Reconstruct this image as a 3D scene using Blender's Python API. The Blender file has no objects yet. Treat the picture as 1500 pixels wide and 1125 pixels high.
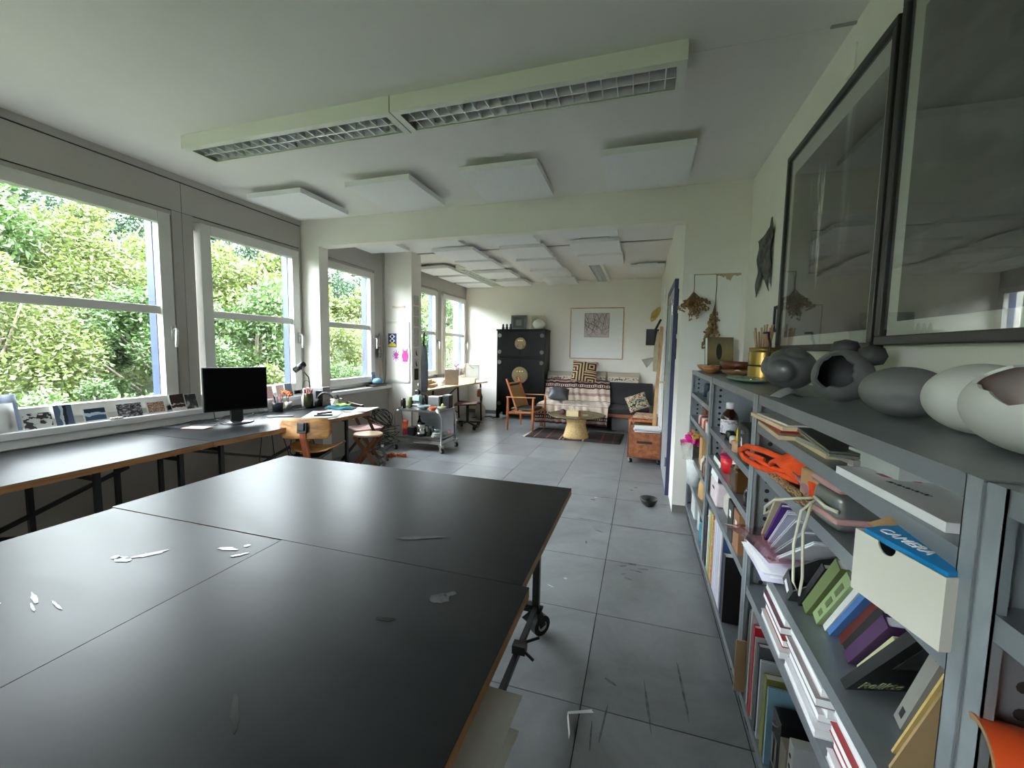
import bpy, bmesh, math, random
from mathutils import Vector, Matrix, Euler
S = bpy.context.scene
C = S.collection
rnd = random.Random(7)
PI = math.pi

# ---------------------------------------------------------------- camera, sky, exposure
def setup():
    cam = bpy.data.cameras.new('camera'); co = bpy.data.objects.new('camera', cam); C.objects.link(co)
    cam.sensor_width = 36; cam.lens = 606.604 / 1500 * 36; cam.clip_start = .02; cam.clip_end = 200
    yaw, pit, rol = -.301097, .0845211, -.0163127
    cy, sy, cp, sp, cr, sr = math.cos(yaw), math.sin(yaw), math.cos(pit), math.sin(pit), math.cos(rol), math.sin(rol)
    f = Vector((sy * cp, cy * cp, -sp)); r = Vector((cy, -sy, 0)); d = f.cross(r)
    r2 = cr * r + sr * d; d2 = -sr * r + cr * d
    m = Matrix.Identity(4)
    for i in range(3):
        m[i][0] = r2[i]; m[i][1] = -d2[i]; m[i][2] = -f[i]
    m[0][3], m[1][3], m[2][3] = 0, 0, 1.4
    co.matrix_world = m; S.camera = co
    w = bpy.data.worlds.new('overcast_sky'); S.world = w; w.use_nodes = True
    nt = w.node_tree; bg = nt.nodes['Background']
    tc = nt.nodes.new('ShaderNodeTexCoord'); sx = nt.nodes.new('ShaderNodeSeparateXYZ'); rp = nt.nodes.new('ShaderNodeValToRGB')
    nt.links.new(tc.outputs['Generated'], sx.inputs[0]); nt.links.new(sx.outputs['Z'], rp.inputs[0])
    rp.color_ramp.elements[0].color = (.10, .12, .08, 1); rp.color_ramp.elements[1].color = (.87, .935, 1, 1)
    e = rp.color_ramp.elements.new(.002); e.color = (.82, .89, .95, 1)
    nt.links.new(rp.outputs[0], bg.inputs[0]); bg.inputs[1].default_value = SKY
    S.view_settings.view_transform = 'Standard'; S.view_settings.look = 'None'
    S.view_settings.gamma = 1; S.view_settings.use_curve_mapping = False
    S.view_settings.exposure = EXPO
    S.cycles.caustics_reflective = False; S.cycles.max_bounces = 10; S.cycles.diffuse_bounces = 6; S.cycles.transparent_max_bounces = 16
SKY = 9.0
EXPO = 2.25
setup()

# ---------------------------------------------------------------- helpers
class MB:
    def __init__(s): s.v = []; s.f = []; s.m = []; s.mi = 0
    def add(s, vs, fs):
        o = len(s.v); s.v += [tuple(v) for v in vs]
        for f in fs: s.f.append([i + o for i in f]); s.m.append(s.mi)
        return s
    def box(s, x0, y0, z0, x1, y1, z1):
        v = [(x0, y0, z0), (x1, y0, z0), (x1, y1, z0), (x0, y1, z0), (x0, y0, z1), (x1, y0, z1), (x1, y1, z1), (x0, y1, z1)]
        return s.add(v, [(0, 3, 2, 1), (4, 5, 6, 7), (0, 1, 5, 4), (1, 2, 6, 5), (2, 3, 7, 6), (3, 0, 4, 7)])
    def cbox(s, c, d, rot=(0, 0, 0)):
        R = Euler(rot).to_matrix(); c = Vector(c)
        v = [c + R @ Vector((a * d[0] / 2, b * d[1] / 2, e * d[2] / 2)) for e in (-1, 1) for a, b in ((-1, -1), (1, -1), (1, 1), (-1, 1))]
        return s.add(v, [(0, 3, 2, 1), (4, 5, 6, 7), (0, 1, 5, 4), (1, 2, 6, 5), (2, 3, 7, 6), (3, 0, 4, 7)])
    def bar(s, a, b, w, h=None, up=(0, 0, 1)):
        h = h or w; a = Vector(a); b = Vector(b); d = (b - a).normalized(); u = Vector(up)
        if abs(d.dot(u)) > .95: u = Vector((1, 0, 0))
        r = d.cross(u).normalized(); u = r.cross(d)
        v = [p + r * (i * w / 2) + u * (j * h / 2) for p in (a, b) for i, j in ((-1, -1), (1, -1), (1, 1), (-1, 1))]
        return s.add(v, [(3, 2, 1, 0), (4, 5, 6, 7), (0, 1, 5, 4), (1, 2, 6, 5), (2, 3, 7, 6), (3, 0, 4, 7)])
    def tube(s, pts, r, n=8, closed=False):
        pts = [Vector(p) for p in pts]; k = len(pts); rs = r if isinstance(r, (list, tuple)) else [r] * k
        vs = []; prev = None
        for i, p in enumerate(pts):
            if closed: d = pts[(i + 1) % k] - pts[i - 1]
            else: d = pts[min(i + 1, k - 1)] - pts[max(i - 1, 0)]
            d = d.normalized() if d.length > 1e-9 else Vector((0, 0, 1))
            if prev is None:
                u = Vector((0, 0, 1)) if abs(d.z) < .9 else Vector((1, 0, 0)); a = d.cross(u).normalized()
            else:
                a = prev - d * prev.dot(d); a = a.normalized() if a.length > 1e-6 else d.orthogonal().normalized()
            prev = a; b = d.cross(a)
            vs += [p + a * (math.cos(2 * PI * j / n) * rs[i]) + b * (math.sin(2 * PI * j / n) * rs[i]) for j in range(n)]
        fs = []
        for i in range(k if closed else k - 1):
            i2 = (i + 1) % k
            for j in range(n): fs.append((i * n + j, i * n + (j + 1) % n, i2 * n + (j + 1) % n, i2 * n + j))
        if not closed: fs += [tuple(range(n - 1, -1, -1)), tuple(range((k - 1) * n, k * n))]
        return s.add(vs, fs)
    def cyl(s, a, b, r, n=16): return s.tube([a, b], r, n)
    def lathe(s, prof, c=(0, 0, 0), n=24, sx=1, sy=1, cap=True):
        vs = []; k = len(prof)
        for r, z in prof: vs += [(c[0] + r * sx * math.cos(2 * PI * j / n), c[1] + r * sy * math.sin(2 * PI * j / n), c[2] + z) for j in range(n)]
        fs = [(i * n + j, i * n + (j + 1) % n, (i + 1) * n + (j + 1) % n, (i + 1) * n + j) for i in range(k - 1) for j in range(n)]
        if cap: fs += [tuple(range(n - 1, -1, -1)), tuple(range((k - 1) * n, k * n))]
        return s.add(vs, fs)
    def prism(s, poly, a, b, ax='z'):
        k = len(poly)
        def q(p, h): return (p[0], p[1], h) if ax == 'z' else ((p[0], h, p[1]) if ax == 'y' else (h, p[0], p[1]))
        vs = [q(p, a) for p in poly] + [q(p, b) for p in poly]
        fs = [tuple(range(k - 1, -1, -1)), tuple(range(k, 2 * k))] + [(i, (i + 1) % k, k + (i + 1) % k, k + i) for i in range(k)]
        return s.add(vs, fs)
    def grid(s, fn, nu, nv, wrap=False):
        vs = [fn(i / nu, j / nv) for j in range(nv + 1) for i in range(nu + 1)]
        W = nu + 1
        return s.add(vs, [(j * W + i, j * W + i + 1, (j + 1) * W + i + 1, (j + 1) * W + i) for j in range(nv) for i in range(nu)])
    def sheet(s, fn, nu, nv, t):
        # closed thin sheet: fn(u,v) top surface, thickness t downwards along local normal (approx -z of fn's third return)
        W = nu + 1; top = [Vector(fn(i / nu, j / nv)) for j in range(nv + 1) for i in range(nu + 1)]
        nr = []
        for j in range(nv + 1):
            for i in range(nu + 1):
                a = top[j * W + min(i + 1, nu)] - top[j * W + max(i - 1, 0)]; b = top[min(j + 1, nv) * W + i] - top[max(j - 1, 0) * W + i]
                n = a.cross(b); nr.append(n.normalized() if n.length > 1e-12 else Vector((0, 0, 1)))
        vs = top + [p - n * t for p, n in zip(top, nr)]; N = len(top)
        fs = [(j * W + i, j * W + i + 1, (j + 1) * W + i + 1, (j + 1) * W + i) for j in range(nv) for i in range(nu)]
        fs += [(N + a, N + d, N + c, N + b) for a, b, c, d in fs]
        rim = [i for i in range(W)] + [j * W + nu for j in range(1, nv + 1)] + [nv * W + i for i in range(nu - 1, -1, -1)] + [j * W for j in range(nv - 1, 0, -1)]
        for q in range(len(rim)):
            a, b = rim[q], rim[(q + 1) % len(rim)]; fs.append((b, a, N + a, N + b))
        return s.add(vs, fs)

def obj(name, mb, mat, parent=None, smooth=False, bevel=0, seg=2, loc=None, rot=None, sub=0):
    me = bpy.data.meshes.new(name); me.from_pydata(mb.v, [], mb.f)
    ms = mat if isinstance(mat, (list, tuple)) else [mat]
    for m in ms: me.materials.append(m)
    if len(ms) > 1: me.polygons.foreach_set('material_index', mb.m)
    if smooth: me.polygons.foreach_set('use_smooth', [True] * len(me.polygons))
    me.update()
    o = bpy.data.objects.new(name, me); C.objects.link(o)
    if parent: o.parent = parent
    if loc: o.location = loc
    if rot: o.rotation_euler = rot
    if sub:
        md = o.modifiers.new('sub', 'SUBSURF'); md.levels = sub; md.render_levels = sub
    if bevel:
        md = o.modifiers.new('bev', 'BEVEL'); md.width = bevel; md.segments = seg; md.limit_method = 'ANGLE'; md.angle_limit = math.radians(40)
        if not smooth: 
            me.polygons.foreach_set('use_smooth', [True] * len(me.polygons))
            wn = o.modifiers.new('wn', 'WEIGHTED_NORMAL'); wn.keep_sharp = True
    return o
def tag(o, label, cat, group=None):
    o['label'] = label; o['category'] = cat
    if group: o['group'] = group
    return o
def thing(name, label, cat, loc=(0, 0, 0), rz=0, group=None, rot=None):
    o = bpy.data.objects.new(name, None); C.objects.link(o); o.empty_display_size = .05
    o.location = loc; o.rotation_euler = rot or (0, 0, rz)
    return tag(o, label, cat, group)
def struct(name, mb, mat, bevel=0, parent=None):
    o = obj(name, mb, mat, parent, bevel=bevel)
    if not parent: o['kind'] = 'structure'
    return o
def dup(root, loc, rz, label=None, group=None, rot=None):
    r = root.copy(); C.objects.link(r); r.location = loc; r.rotation_euler = rot or (0, 0, rz)
    if label: r['label'] = label
    if group: r['group'] = group
    for ch in list(root.children):
        c = ch.copy(); C.objects.link(c); c.parent = r
        for g in list(ch.children):
            d = g.copy(); C.objects.link(d); d.parent = c
    return r

# ---------------------------------------------------------------- materials
_mc = {}
def node(nt, t, **kw):
    n = nt.nodes.new('ShaderNode' + t)
    for k, v in kw.items(): setattr(n, k, v)
    return n
def newmat(name):
    m = bpy.data.materials.new(name); m.use_nodes = True
    nt = m.node_tree; return m, nt, nt.nodes['Principled BSDF']
def mt(name, col, rough=.5, metal=0, var=.12, scale=6., bump=0., bscale=None, trans=0, alpha=1, sheen=0, coat=0, emit=None, ior=None):
    if name in _mc: return _mc[name]
    m, nt, b = newmat(name)
    c = tuple(col) + (1,)
    b.inputs['Roughness'].default_value = rough; b.inputs['Metallic'].default_value = metal
    if trans: b.inputs['Transmission Weight'].default_value = trans
    if sheen: b.inputs['Sheen Weight'].default_value = sheen
    if coat: b.inputs['Coat Weight'].default_value = coat
    if ior: b.inputs['IOR'].default_value = ior
    if alpha < 1: b.inputs['Alpha'].default_value = alpha
    tc = node(nt, 'TexCoord'); nz = node(nt, 'TexNoise'); nz.inputs['Scale'].default_value = scale; nz.inputs['Detail'].default_value = 5
    nt.links.new(tc.outputs['Object'], nz.inputs['Vector'])
    rp = node(nt, 'ValToRGB'); e = rp.color_ramp.elements
    e[0].position = .3; e[1].position = .7
    e[0].color = tuple(max(0, x * (1 - var)) for x in col) + (1,); e[1].color = tuple(min(1, x * (1 + var)) for x in col) + (1,)
    nt.links.new(nz.outputs['Fac'], rp.inputs[0]); nt.links.new(rp.outputs[0], b.inputs['Base Color'])
    if bump:
        n2 = node(nt, 'TexNoise'); n2.inputs['Scale'].default_value = bscale or scale * 8; n2.inputs['Detail'].default_value = 3
        nt.links.new(tc.outputs['Object'], n2.inputs['Vector'])
        bp = node(nt, 'Bump'); bp.inputs['Strength'].default_value = bump; bp.inputs['Distance'].default_value = .01
        nt.links.new(n2.outputs['Fac'], bp.inputs['Height']); nt.links.new(bp.outputs[0], b.inputs['Normal'])
    if emit:
        b.inputs['Emission Color'].default_value = tuple(emit[:3]) + (1,); b.inputs['Emission Strength'].default_value = emit[3]
    _mc[name] = m
    return m
def sc(r, g, b):   # 8-bit sRGB to linear
    f = lambda x: (x / 255 / 12.92) if x / 255 <= .04045 else ((x / 255 + .055) / 1.055) ** 2.4
    return (f(r), f(g), f(b))
def wood(name, c1, c2, rough=.45, axis='Y', scale=9., stretch=.12):
    if name in _mc: return _mc[name]
    m, nt, b = newmat(name); b.inputs['Roughness'].default_value = rough
    tc = node(nt, 'TexCoord'); mp = node(nt, 'Mapping'); s = [1, 1, 1]; s['XYZ'.index(axis)] = stretch
    mp.inputs['Scale'].default_value = s; nt.links.new(tc.outputs['Object'], mp.inputs[0])
    nz = node(nt, 'TexNoise'); nz.inputs['Scale'].default_value = scale * 3; nz.inputs['Detail'].default_value = 8; nz.inputs['Distortion'].default_value = .6
    nt.links.new(mp.outputs[0], nz.inputs['Vector'])
    rp = node(nt, 'ValToRGB'); e = rp.color_ramp.elements; e[0].position = .32; e[1].position = .68
    e[0].color = tuple(c1) + (1,); e[1].color = tuple(c2) + (1,)
    nt.links.new(nz.outputs['Fac'], rp.inputs[0]); nt.links.new(rp.outputs[0], b.inputs['Base Color'])
    bp = node(nt, 'Bump'); bp.inputs['Strength'].default_value = .08; bp.inputs['Distance'].default_value = .004
    nt.links.new(nz.outputs['Fac'], bp.inputs['Height']); nt.links.new(bp.outputs[0], b.inputs['Normal'])
    _mc[name] = m; return m
def ramp_mat(name, axis, stops, rough=.8, const=True, jitter=0., jscale=8., bump=0., coords='Generated'):
    # flat print / weave: colour steps along one axis of the object's own box
    if name in _mc: return _mc[name]
    m, nt, b = newmat(name); b.inputs['Roughness'].default_value = rough
    tc = node(nt, 'TexCoord'); sx = node(nt, 'SeparateXYZ'); nt.links.new(tc.outputs[coords], sx.inputs[0])
    out = sx.outputs[axis]
    if jitter:
        nz = node(nt, 'TexNoise'); nz.inputs['Scale'].default_value = jscale; nz.inputs['Detail'].default_value = 4
        nt.links.new(tc.outputs[coords], nz.inputs['Vector'])
        ma = node(nt, 'Math', operation='MULTIPLY_ADD'); ma.inputs[1].default_value = jitter; ma.inputs[2].default_value = -jitter / 2
        nt.links.new(nz.outputs['Fac'], ma.inputs[0]); ad = node(nt, 'Math', operation='ADD')
        nt.links.new(ma.outputs[0], ad.inputs[0]); nt.links.new(out, ad.inputs[1]); out = ad.outputs[0]
    rp = node(nt, 'ValToRGB'); cr = rp.color_ramp; cr.interpolation = 'CONSTANT' if const else 'LINEAR'
    for i, (p, c) in enumerate(stops):
        e = cr.elements[i] if i < 2 else cr.elements.new(p)
        e.position = p; e.color = tuple(c) + (1,)
    nt.links.new(out, rp.inputs[0]); nt.links.new(rp.outputs[0], b.inputs['Base Color'])
    if bump:
        n2 = node(nt, 'TexNoise'); n2.inputs['Scale'].default_value = 120; nt.links.new(tc.outputs['Object'], n2.inputs['Vector'])
        bp = node(nt, 'Bump'); bp.inputs['Strength'].default_value = bump; bp.inputs['Distance'].default_value = .004
        nt.links.new(n2.outputs['Fac'], bp.inputs['Height']); nt.links.new(bp.outputs[0], b.inputs['Normal'])
    _mc[name] = m; return m
def cloud_mat(name, stops, scale=3., rough=.6, distort=1., detail=6, stretch=(1, 1, 1), coat=0, coords='Generated'):
    if name in _mc: return _mc[name]
    m, nt, b = newmat(name); b.inputs['Roughness'].default_value = rough
    if coat: b.inputs['Coat Weight'].default_value = coat; b.inputs['Coat Roughness'].default_value = .02
    tc = node(nt, 'TexCoord'); mp = node(nt, 'Mapping'); mp.inputs['Scale'].default_value = stretch
    nt.links.new(tc.outputs[coords], mp.inputs[0])
    nz = node(nt, 'TexNoise'); nz.inputs['Scale'].default_value = scale; nz.inputs['Detail'].default_value = detail; nz.inputs['Distortion'].default_value = distort
    nt.links.new(mp.outputs[0], nz.inputs['Vector'])
    rp = node(nt, 'ValToRGB'); cr = rp.color_ramp
    for i, (p, c) in enumerate(stops):
        e = cr.elements[i] if i < 2 else cr.elements.new(p)
        e.position = p; e.color = tuple(c) + (1,)
    nt.links.new(nz.outputs['Fac'], rp.inputs[0]); nt.links.new(rp.outputs[0], b.inputs['Base Color'])
    _mc[name] = m; return m
def glass_mat(name, tint=(1, 1, 1), refl=.04):
    if name in _mc: return _mc[name]
    m, nt, b = newmat(name); nt.nodes.remove(b)
    t = node(nt, 'BsdfTransparent'); t.inputs[0].default_value = tuple(tint) + (1,)
    g = node(nt, 'BsdfGlossy'); g.inputs['Roughness'].default_value = .01
    lw = node(nt, 'LayerWeight'); lw.inputs[0].default_value = .5
    pw = node(nt, 'Math', operation='POWER'); pw.inputs[1].default_value = 5; nt.links.new(lw.outputs['Facing'], pw.inputs[0])
    fr = node(nt, 'Math', operation='MULTIPLY_ADD'); fr.inputs[1].default_value = .9; fr.inputs[2].default_value = refl; nt.links.new(pw.outputs[0], fr.inputs[0])
    mx = node(nt, 'MixShader'); nt.links.new(fr.outputs[0], mx.inputs[0]); nt.links.new(t.outputs[0], mx.inputs[1]); nt.links.new(g.outputs[0], mx.inputs[2])
    nt.links.new(mx.outputs[0], nt.nodes['Material Output'].inputs[0])
    _mc[name] = m; return m

WHITE = mt('wall_paint', (.84, .805, .745), .85, var=.03, scale=2, bump=.05, bscale=60)
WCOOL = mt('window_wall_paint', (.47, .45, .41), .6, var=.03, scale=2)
CEIL = mt('ceiling_paint', (.82, .795, .76), .9, var=.02, scale=2, bump=.04, bscale=80)
SASH = mt('window_frame_paint', (.68, .67, .63), .4, var=.02)
SILLM = mt('sill_paint', (.80, .80, .80), .35, var=.03)
NAVY = mt('navy_metal', sc(58, 68, 110), .4, .2)
DARKGAP = mt('dark_gap', (.03, .027, .025), .9)
GLASS = glass_mat('window_glass', (.97, .985, .975))
BLACKM = mt('black_steel', (.012, .012, .013), .45, .3, var=.2)
ALU = mt('brushed_aluminium', (.62, .62, .6), .35, .9, var=.08)
CHROME = mt('chrome', (.75, .75, .75), .15, 1, var=.03)
BLKP = mt('black_plastic', (.012, .012, .013), .4, var=.1)
PAPER = mt('white_paper', (.82, .82, .83), .8, var=.03)
PAPER2 = mt('grey_paper', (.6, .61, .64), .8, var=.05)
CREAM = mt('cream_paper', (.72, .65, .5), .8, var=.06)
RUBBER = mt('black_rubber', (.015, .015, .015), .7)
PLY = wood('plywood_edge', sc(150, 104, 62), sc(186, 138, 90), .6, 'Y', 12, .1)

def floor_mat():
    m, nt, b = newmat('polished_screed')
    ge = node(nt, 'NewGeometry'); oi = node(nt, 'ObjectInfo')
    n1 = node(nt, 'TexNoise'); n1.inputs['Scale'].default_value = 2.2; n1.inputs['Detail'].default_value = 8; n1.inputs['Roughness'].default_value = .62; n1.inputs['Distortion'].default_value = .8
    n2 = node(nt, 'TexNoise'); n2.inputs['Scale'].default_value = 9; n2.inputs['Detail'].default_value = 6; n2.inputs['Distortion'].default_value = 2.5
    for n in (n1, n2): nt.links.new(ge.outputs['Position'], n.inputs['Vector'])
    r1 = node(nt, 'ValToRGB'); e = r1.color_ramp.elements; e[0].position = .22; e[1].position = .80
    e[0].color = (.145, .152, .160, 1); e[1].color = (.30, .312, .325, 1)
    nt.links.new(n1.outputs['Fac'], r1.inputs[0])
    r2 = node(nt, 'ValToRGB'); e = r2.color_ramp.elements; e[0].position = .2; e[1].position = .6; e[0].color = (.3, .3, .31, 1); e[1].color = (1, 1, 1, 1)
    nt.links.new(n2.outputs['Fac'], r2.inputs[0])
    mx = node(nt, 'MixRGB', blend_type='MULTIPLY'); mx.inputs[0].default_value = .10
    nt.links.new(r1.outputs[0], mx.inputs[1]); nt.links.new(r2.outputs[0], mx.inputs[2])
    mr = node(nt, 'MapRange'); mr.inputs[3].default_value = .9; mr.inputs[4].default_value = 1.1; nt.links.new(oi.outputs['Random'], mr.inputs[0])
    m2 = node(nt, 'MixRGB', blend_type='MULTIPLY'); m2.inputs[0].default_value = 1
    nt.links.new(mx.outputs[0], m2.inputs[1]); nt.links.new(mr.outputs[0], m2.inputs[2])
    # dark wet-looking scuffs from dragging furniture (world-fixed wear)
    nt.links.new(m2.outputs[0], b.inputs['Base Color'])
    r3 = node(nt, 'MapRange'); r3.inputs[3].default_value = .25; r3.inputs[4].default_value = .34; nt.links.new(n1.outputs['Fac'], r3.inputs[0])
    nt.links.new(r3.outputs[0], b.inputs['Roughness'])
    return m
FLOOR = floor_mat()
def lino_mat():
    m, nt, b = newmat('black_linoleum')
    ge = node(nt, 'NewGeometry')
    n1 = node(nt, 'TexNoise'); n1.inputs['Scale'].default_value = 3; n1.inputs['Detail'].default_value = 9; n1.inputs['Roughness'].default_value = .65; n1.inputs['Distortion'].default_value = .5
    mp = node(nt, 'Mapping'); mp.inputs['Scale'].default_value = (.6, 1.6, 1); mp.inputs['Rotation'].default_value = (0, 0, .5)
    nt.links.new(ge.outputs['Position'], mp.inputs[0]); nt.links.new(mp.outputs[0], n1.inputs['Vector'])
    r1 = node(nt, 'ValToRGB'); e = r1.color_ramp.elements; e[0].position = .3; e[1].position = .75
    e[0].color = (.007, .0075, .008, 1); e[1].color = (.016, .0165, .017, 1)
    nt.links.new(n1.outputs['Fac'], r1.inputs[0]); nt.links.new(r1.outputs[0], b.inputs['Base Color'])
    r3 = node(nt, 'MapRange'); r3.inputs[3].default_value = .30; r3.inputs[4].default_value = .44; nt.links.new(n1.outputs['Fac'], r3.inputs[0])
    nt.links.new(r3.outputs[0], b.inputs['Roughness']); b.inputs['IOR'].default_value = 1.22
    bp = node(nt, 'Bump'); bp.inputs['Strength'].default_value = .05; bp.inputs['Distance'].default_value = .004
    nt.links.new(n1.outputs['Fac'], bp.inputs['Height']); nt.links.new(bp.outputs[0], b.inputs['Normal'])
    return m
LINO = lino_mat()

# ---------------------------------------------------------------- the room
XL, XR, YF, YB, ZC, YA = -3.66, .79, 8.35, -2.6, 2.765, 3.793
fl = struct('floor', MB().box(XL - .1, YB, -.12, XR + .1, YF, -.003), mt('joint_grout', (.03, .03, .032), .9))
def segs(a, b, o, st):
    k = math.ceil((a - o) / st + 1e-6); out = [a]
    while o + k * st < b - .02: out.append(o + k * st); k += 1
    return out + [b]
_full = None
gx = segs(XL, XR, -.1733, .6); gy = segs(YB, YF, 1.545, .6)
for i in range(len(gx) - 1):
    for j in range(len(gy) - 1):
        w, d = gx[i + 1] - gx[i], gy[j + 1] - gy[j]
        cx, cyy = (gx[i] + gx[i + 1]) / 2, (gy[j] + gy[j + 1]) / 2
        full = abs(w - .6) < 1e-4 and abs(d - .6) < 1e-4
        if full and _full:
            o = bpy.data.objects.new('slab', _full); C.objects.link(o); o.parent = fl; o.location = (cx, cyy, 0)
        else:
            g = .0022
            o = obj('slab', MB().box(-w / 2 + g, -d / 2 + g, -.003, w / 2 - g, d / 2 - g, 0), FLOOR, fl, loc=(cx, cyy, 0))
            if full: _full = o.data
SCUF = mt('floor_scuff', (.10, .103, .108), .5, var=.6, scale=25); SCUW = mt('floor_white_mark', (.6, .6, .6), .7)
def scuff(x, y, sx, sy, rz, m, seed):
    R = random.Random(seed); c, s = math.cos(rz), math.sin(rz); p = []
    for k in range(12):
        q = R.uniform(.55, 1); u, v = sx * q * math.cos(2 * PI * k / 12), sy * q * math.sin(2 * PI * k / 12); p.append((x + c * u - s * v, y + s * u + c * v))
    obj('scuff_mark', MB().prism(p, .0002, .0006), m, fl)
for k, q in enumerate(((.23, 3.335, .3, .006, -.02), (-.02, 3.33, .2, .008, -.03), (-.36, 3.37, .13, .006, -.03), (-.02, 2.74, .07, .015, .1), (.03, 2.66, .05, .008, -.2), (-.06, 2.70, .035, .012, .4), (.06, 2.70, .04, .007, .1), (-.02, 2.55, .04, .008, -.3), (-.05, 2.60, .02, .006, .5), (.08, 1.62, .007, .16, .1), (.22, 1.75, .006, .22, .06), (-.07, 1.70, .04, .008, -.55), (-.08, 1.5, .005, .12, -.1), (-.12, 1.42, .005, .08, .05), (-.26, 3.18, .05, .006, -.5), (-.33, 2.96, .008, .03, .2), (.0, 4.35, .03, .015, .3), (-.04, 4.25, .02, .02, 0), (-.28, 3.95, .05, .008, .5), (-.38, 3.85, .03, .02, 0))): scuff(*q, SCUF, k)
for k, q in enumerate(((-.36, 3.92, .022, .014, 0), (-.39, 2.43, .014, .012, 0), (-.46, 2.32, .03, .006, -.4))): scuff(*q, SCUW, k + 40)
struct('ceiling', MB().box(XL - .3, YB, ZC, XR + .1, 5.50, ZC + .15).box(XL - .3, 5.57, ZC, XR + .1, YF + .1, ZC + .15).box(XL - .3, 5.50, ZC + .1, XR + .1, 5.57, ZC + .15), CEIL)
struct('trim_1', MB().box(.17, 2.165, ZC - .002, XR, 2.173, ZC), CEIL)
struct('trim_2', MB().box(.70, 2.15, ZC - .008, XR, 2.163, ZC), mt('duct_grey', (.35, .35, .33), .7))
struct('wall_right', MB().box(XR, YB, 0, XR + .12, YA + .3, ZC), WHITE)
struct('wall_back', MB().box(XL - .3, YB - .1, 0, -3.1, YB, ZC).box(-2.0, YB - .1, 0, XR + .1, YB, ZC).box(-3.1, YB - .1, 0, -2.0, YB, .9).box(-3.1, YB - .1, 2.4, -2.0, YB, ZC), WHITE)
r_ = bpy.data.objects.new('window_8', None); C.objects.link(r_); r_.location = (0, YB - .05, 0); r_['kind'] = 'structure'  # window added behind the camera to let sky light onto the near end
obj('frame', MB().box(-3.1, -.03, .9, -2.0, .03, .97).box(-3.1, -.03, 2.33, -2.0, .03, 2.4).box(-3.1, -.03, .97, -3.03, .03, 2.33).box(-2.07, -.03, .97, -2.0, .03, 2.33), SASH, r_)
obj('pane', MB().box(-3.03, -.004, .97, -2.07, .004, 2.33), GLASS, r_)
struct('wall_far', MB().box(XL - .3, YF, 0, .6, YF + .1, ZC), WHITE)
struct('wall_middle', MB().box(XL, YA, 0, -3.418, 3.931, 2.485).box(XL, YA, 2.485, XR, 3.931, ZC).box(.306, YA, 0, XR, 3.931, 2.485), WHITE)
struct('wall_inner', MB().box(.306, 3.931, 0, .45, YF, ZC), WHITE)
struct('wall_pillar', MB().box(XL - .05, 5.35, 0, -3.2, 5.62, ZC), WHITE)
BASEG = mt('grey_baseboard', (.20, .2, .19), .6)
struct('baseboard_far', MB().box(XL, YF - .012, 0, .306, YF, .075), BASEG)
struct('baseboard_middle', MB().box(.309, YA - .012, 0, XR, YA, .065), BASEG)
struct('baseboard_right', MB().box(XR - .012, YB, 0, XR, YA - .012, .065), BASEG)
# window wall
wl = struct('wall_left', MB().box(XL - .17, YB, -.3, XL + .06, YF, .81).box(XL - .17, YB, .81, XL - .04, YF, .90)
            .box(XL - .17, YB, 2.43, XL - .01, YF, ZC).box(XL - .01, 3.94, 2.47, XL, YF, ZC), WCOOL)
joints = [YB, -1.36, -.06, 1.24, 2.54, YA]
for a, b in zip(joints, joints[1:]):
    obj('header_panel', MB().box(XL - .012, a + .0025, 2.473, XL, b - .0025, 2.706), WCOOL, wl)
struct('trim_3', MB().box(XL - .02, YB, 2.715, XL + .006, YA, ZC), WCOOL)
struct('trim_4', MB().box(XL - .02, YB, 2.468, XL - .005, YA, 2.7155), DARKGAP)
wins = [(-1.13, -.23), (.17, 1.07), (1.42, 2.337), (2.754, 3.64), (4.09, 4.985), (6.02, 6.9), (7.315, 8.19)]
z0, z1, zm0, zm1 = .985, 2.342, 1.632, 1.694
edges = [YB]
for a, b in wins: edges += [a - .125, b + .125]
edges.append(YF)
mul = []
for k in range(0, len(edges), 2):
    a, b = edges[k], edges[k + 1]
    if b - a < .01: b = a + .012
    mul.append((a, b))
for a, b in mul:
    parts = [(a, b)]
    for j in joints[1:-1]:
        if a < j < b: parts = [(a, j - .002), (j + .002, b)]
    for p, q in parts: obj('mullion_panel', MB().box(XL - .17, p, .85, XL - .002, q, 2.47), WCOOL, wl)
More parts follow.
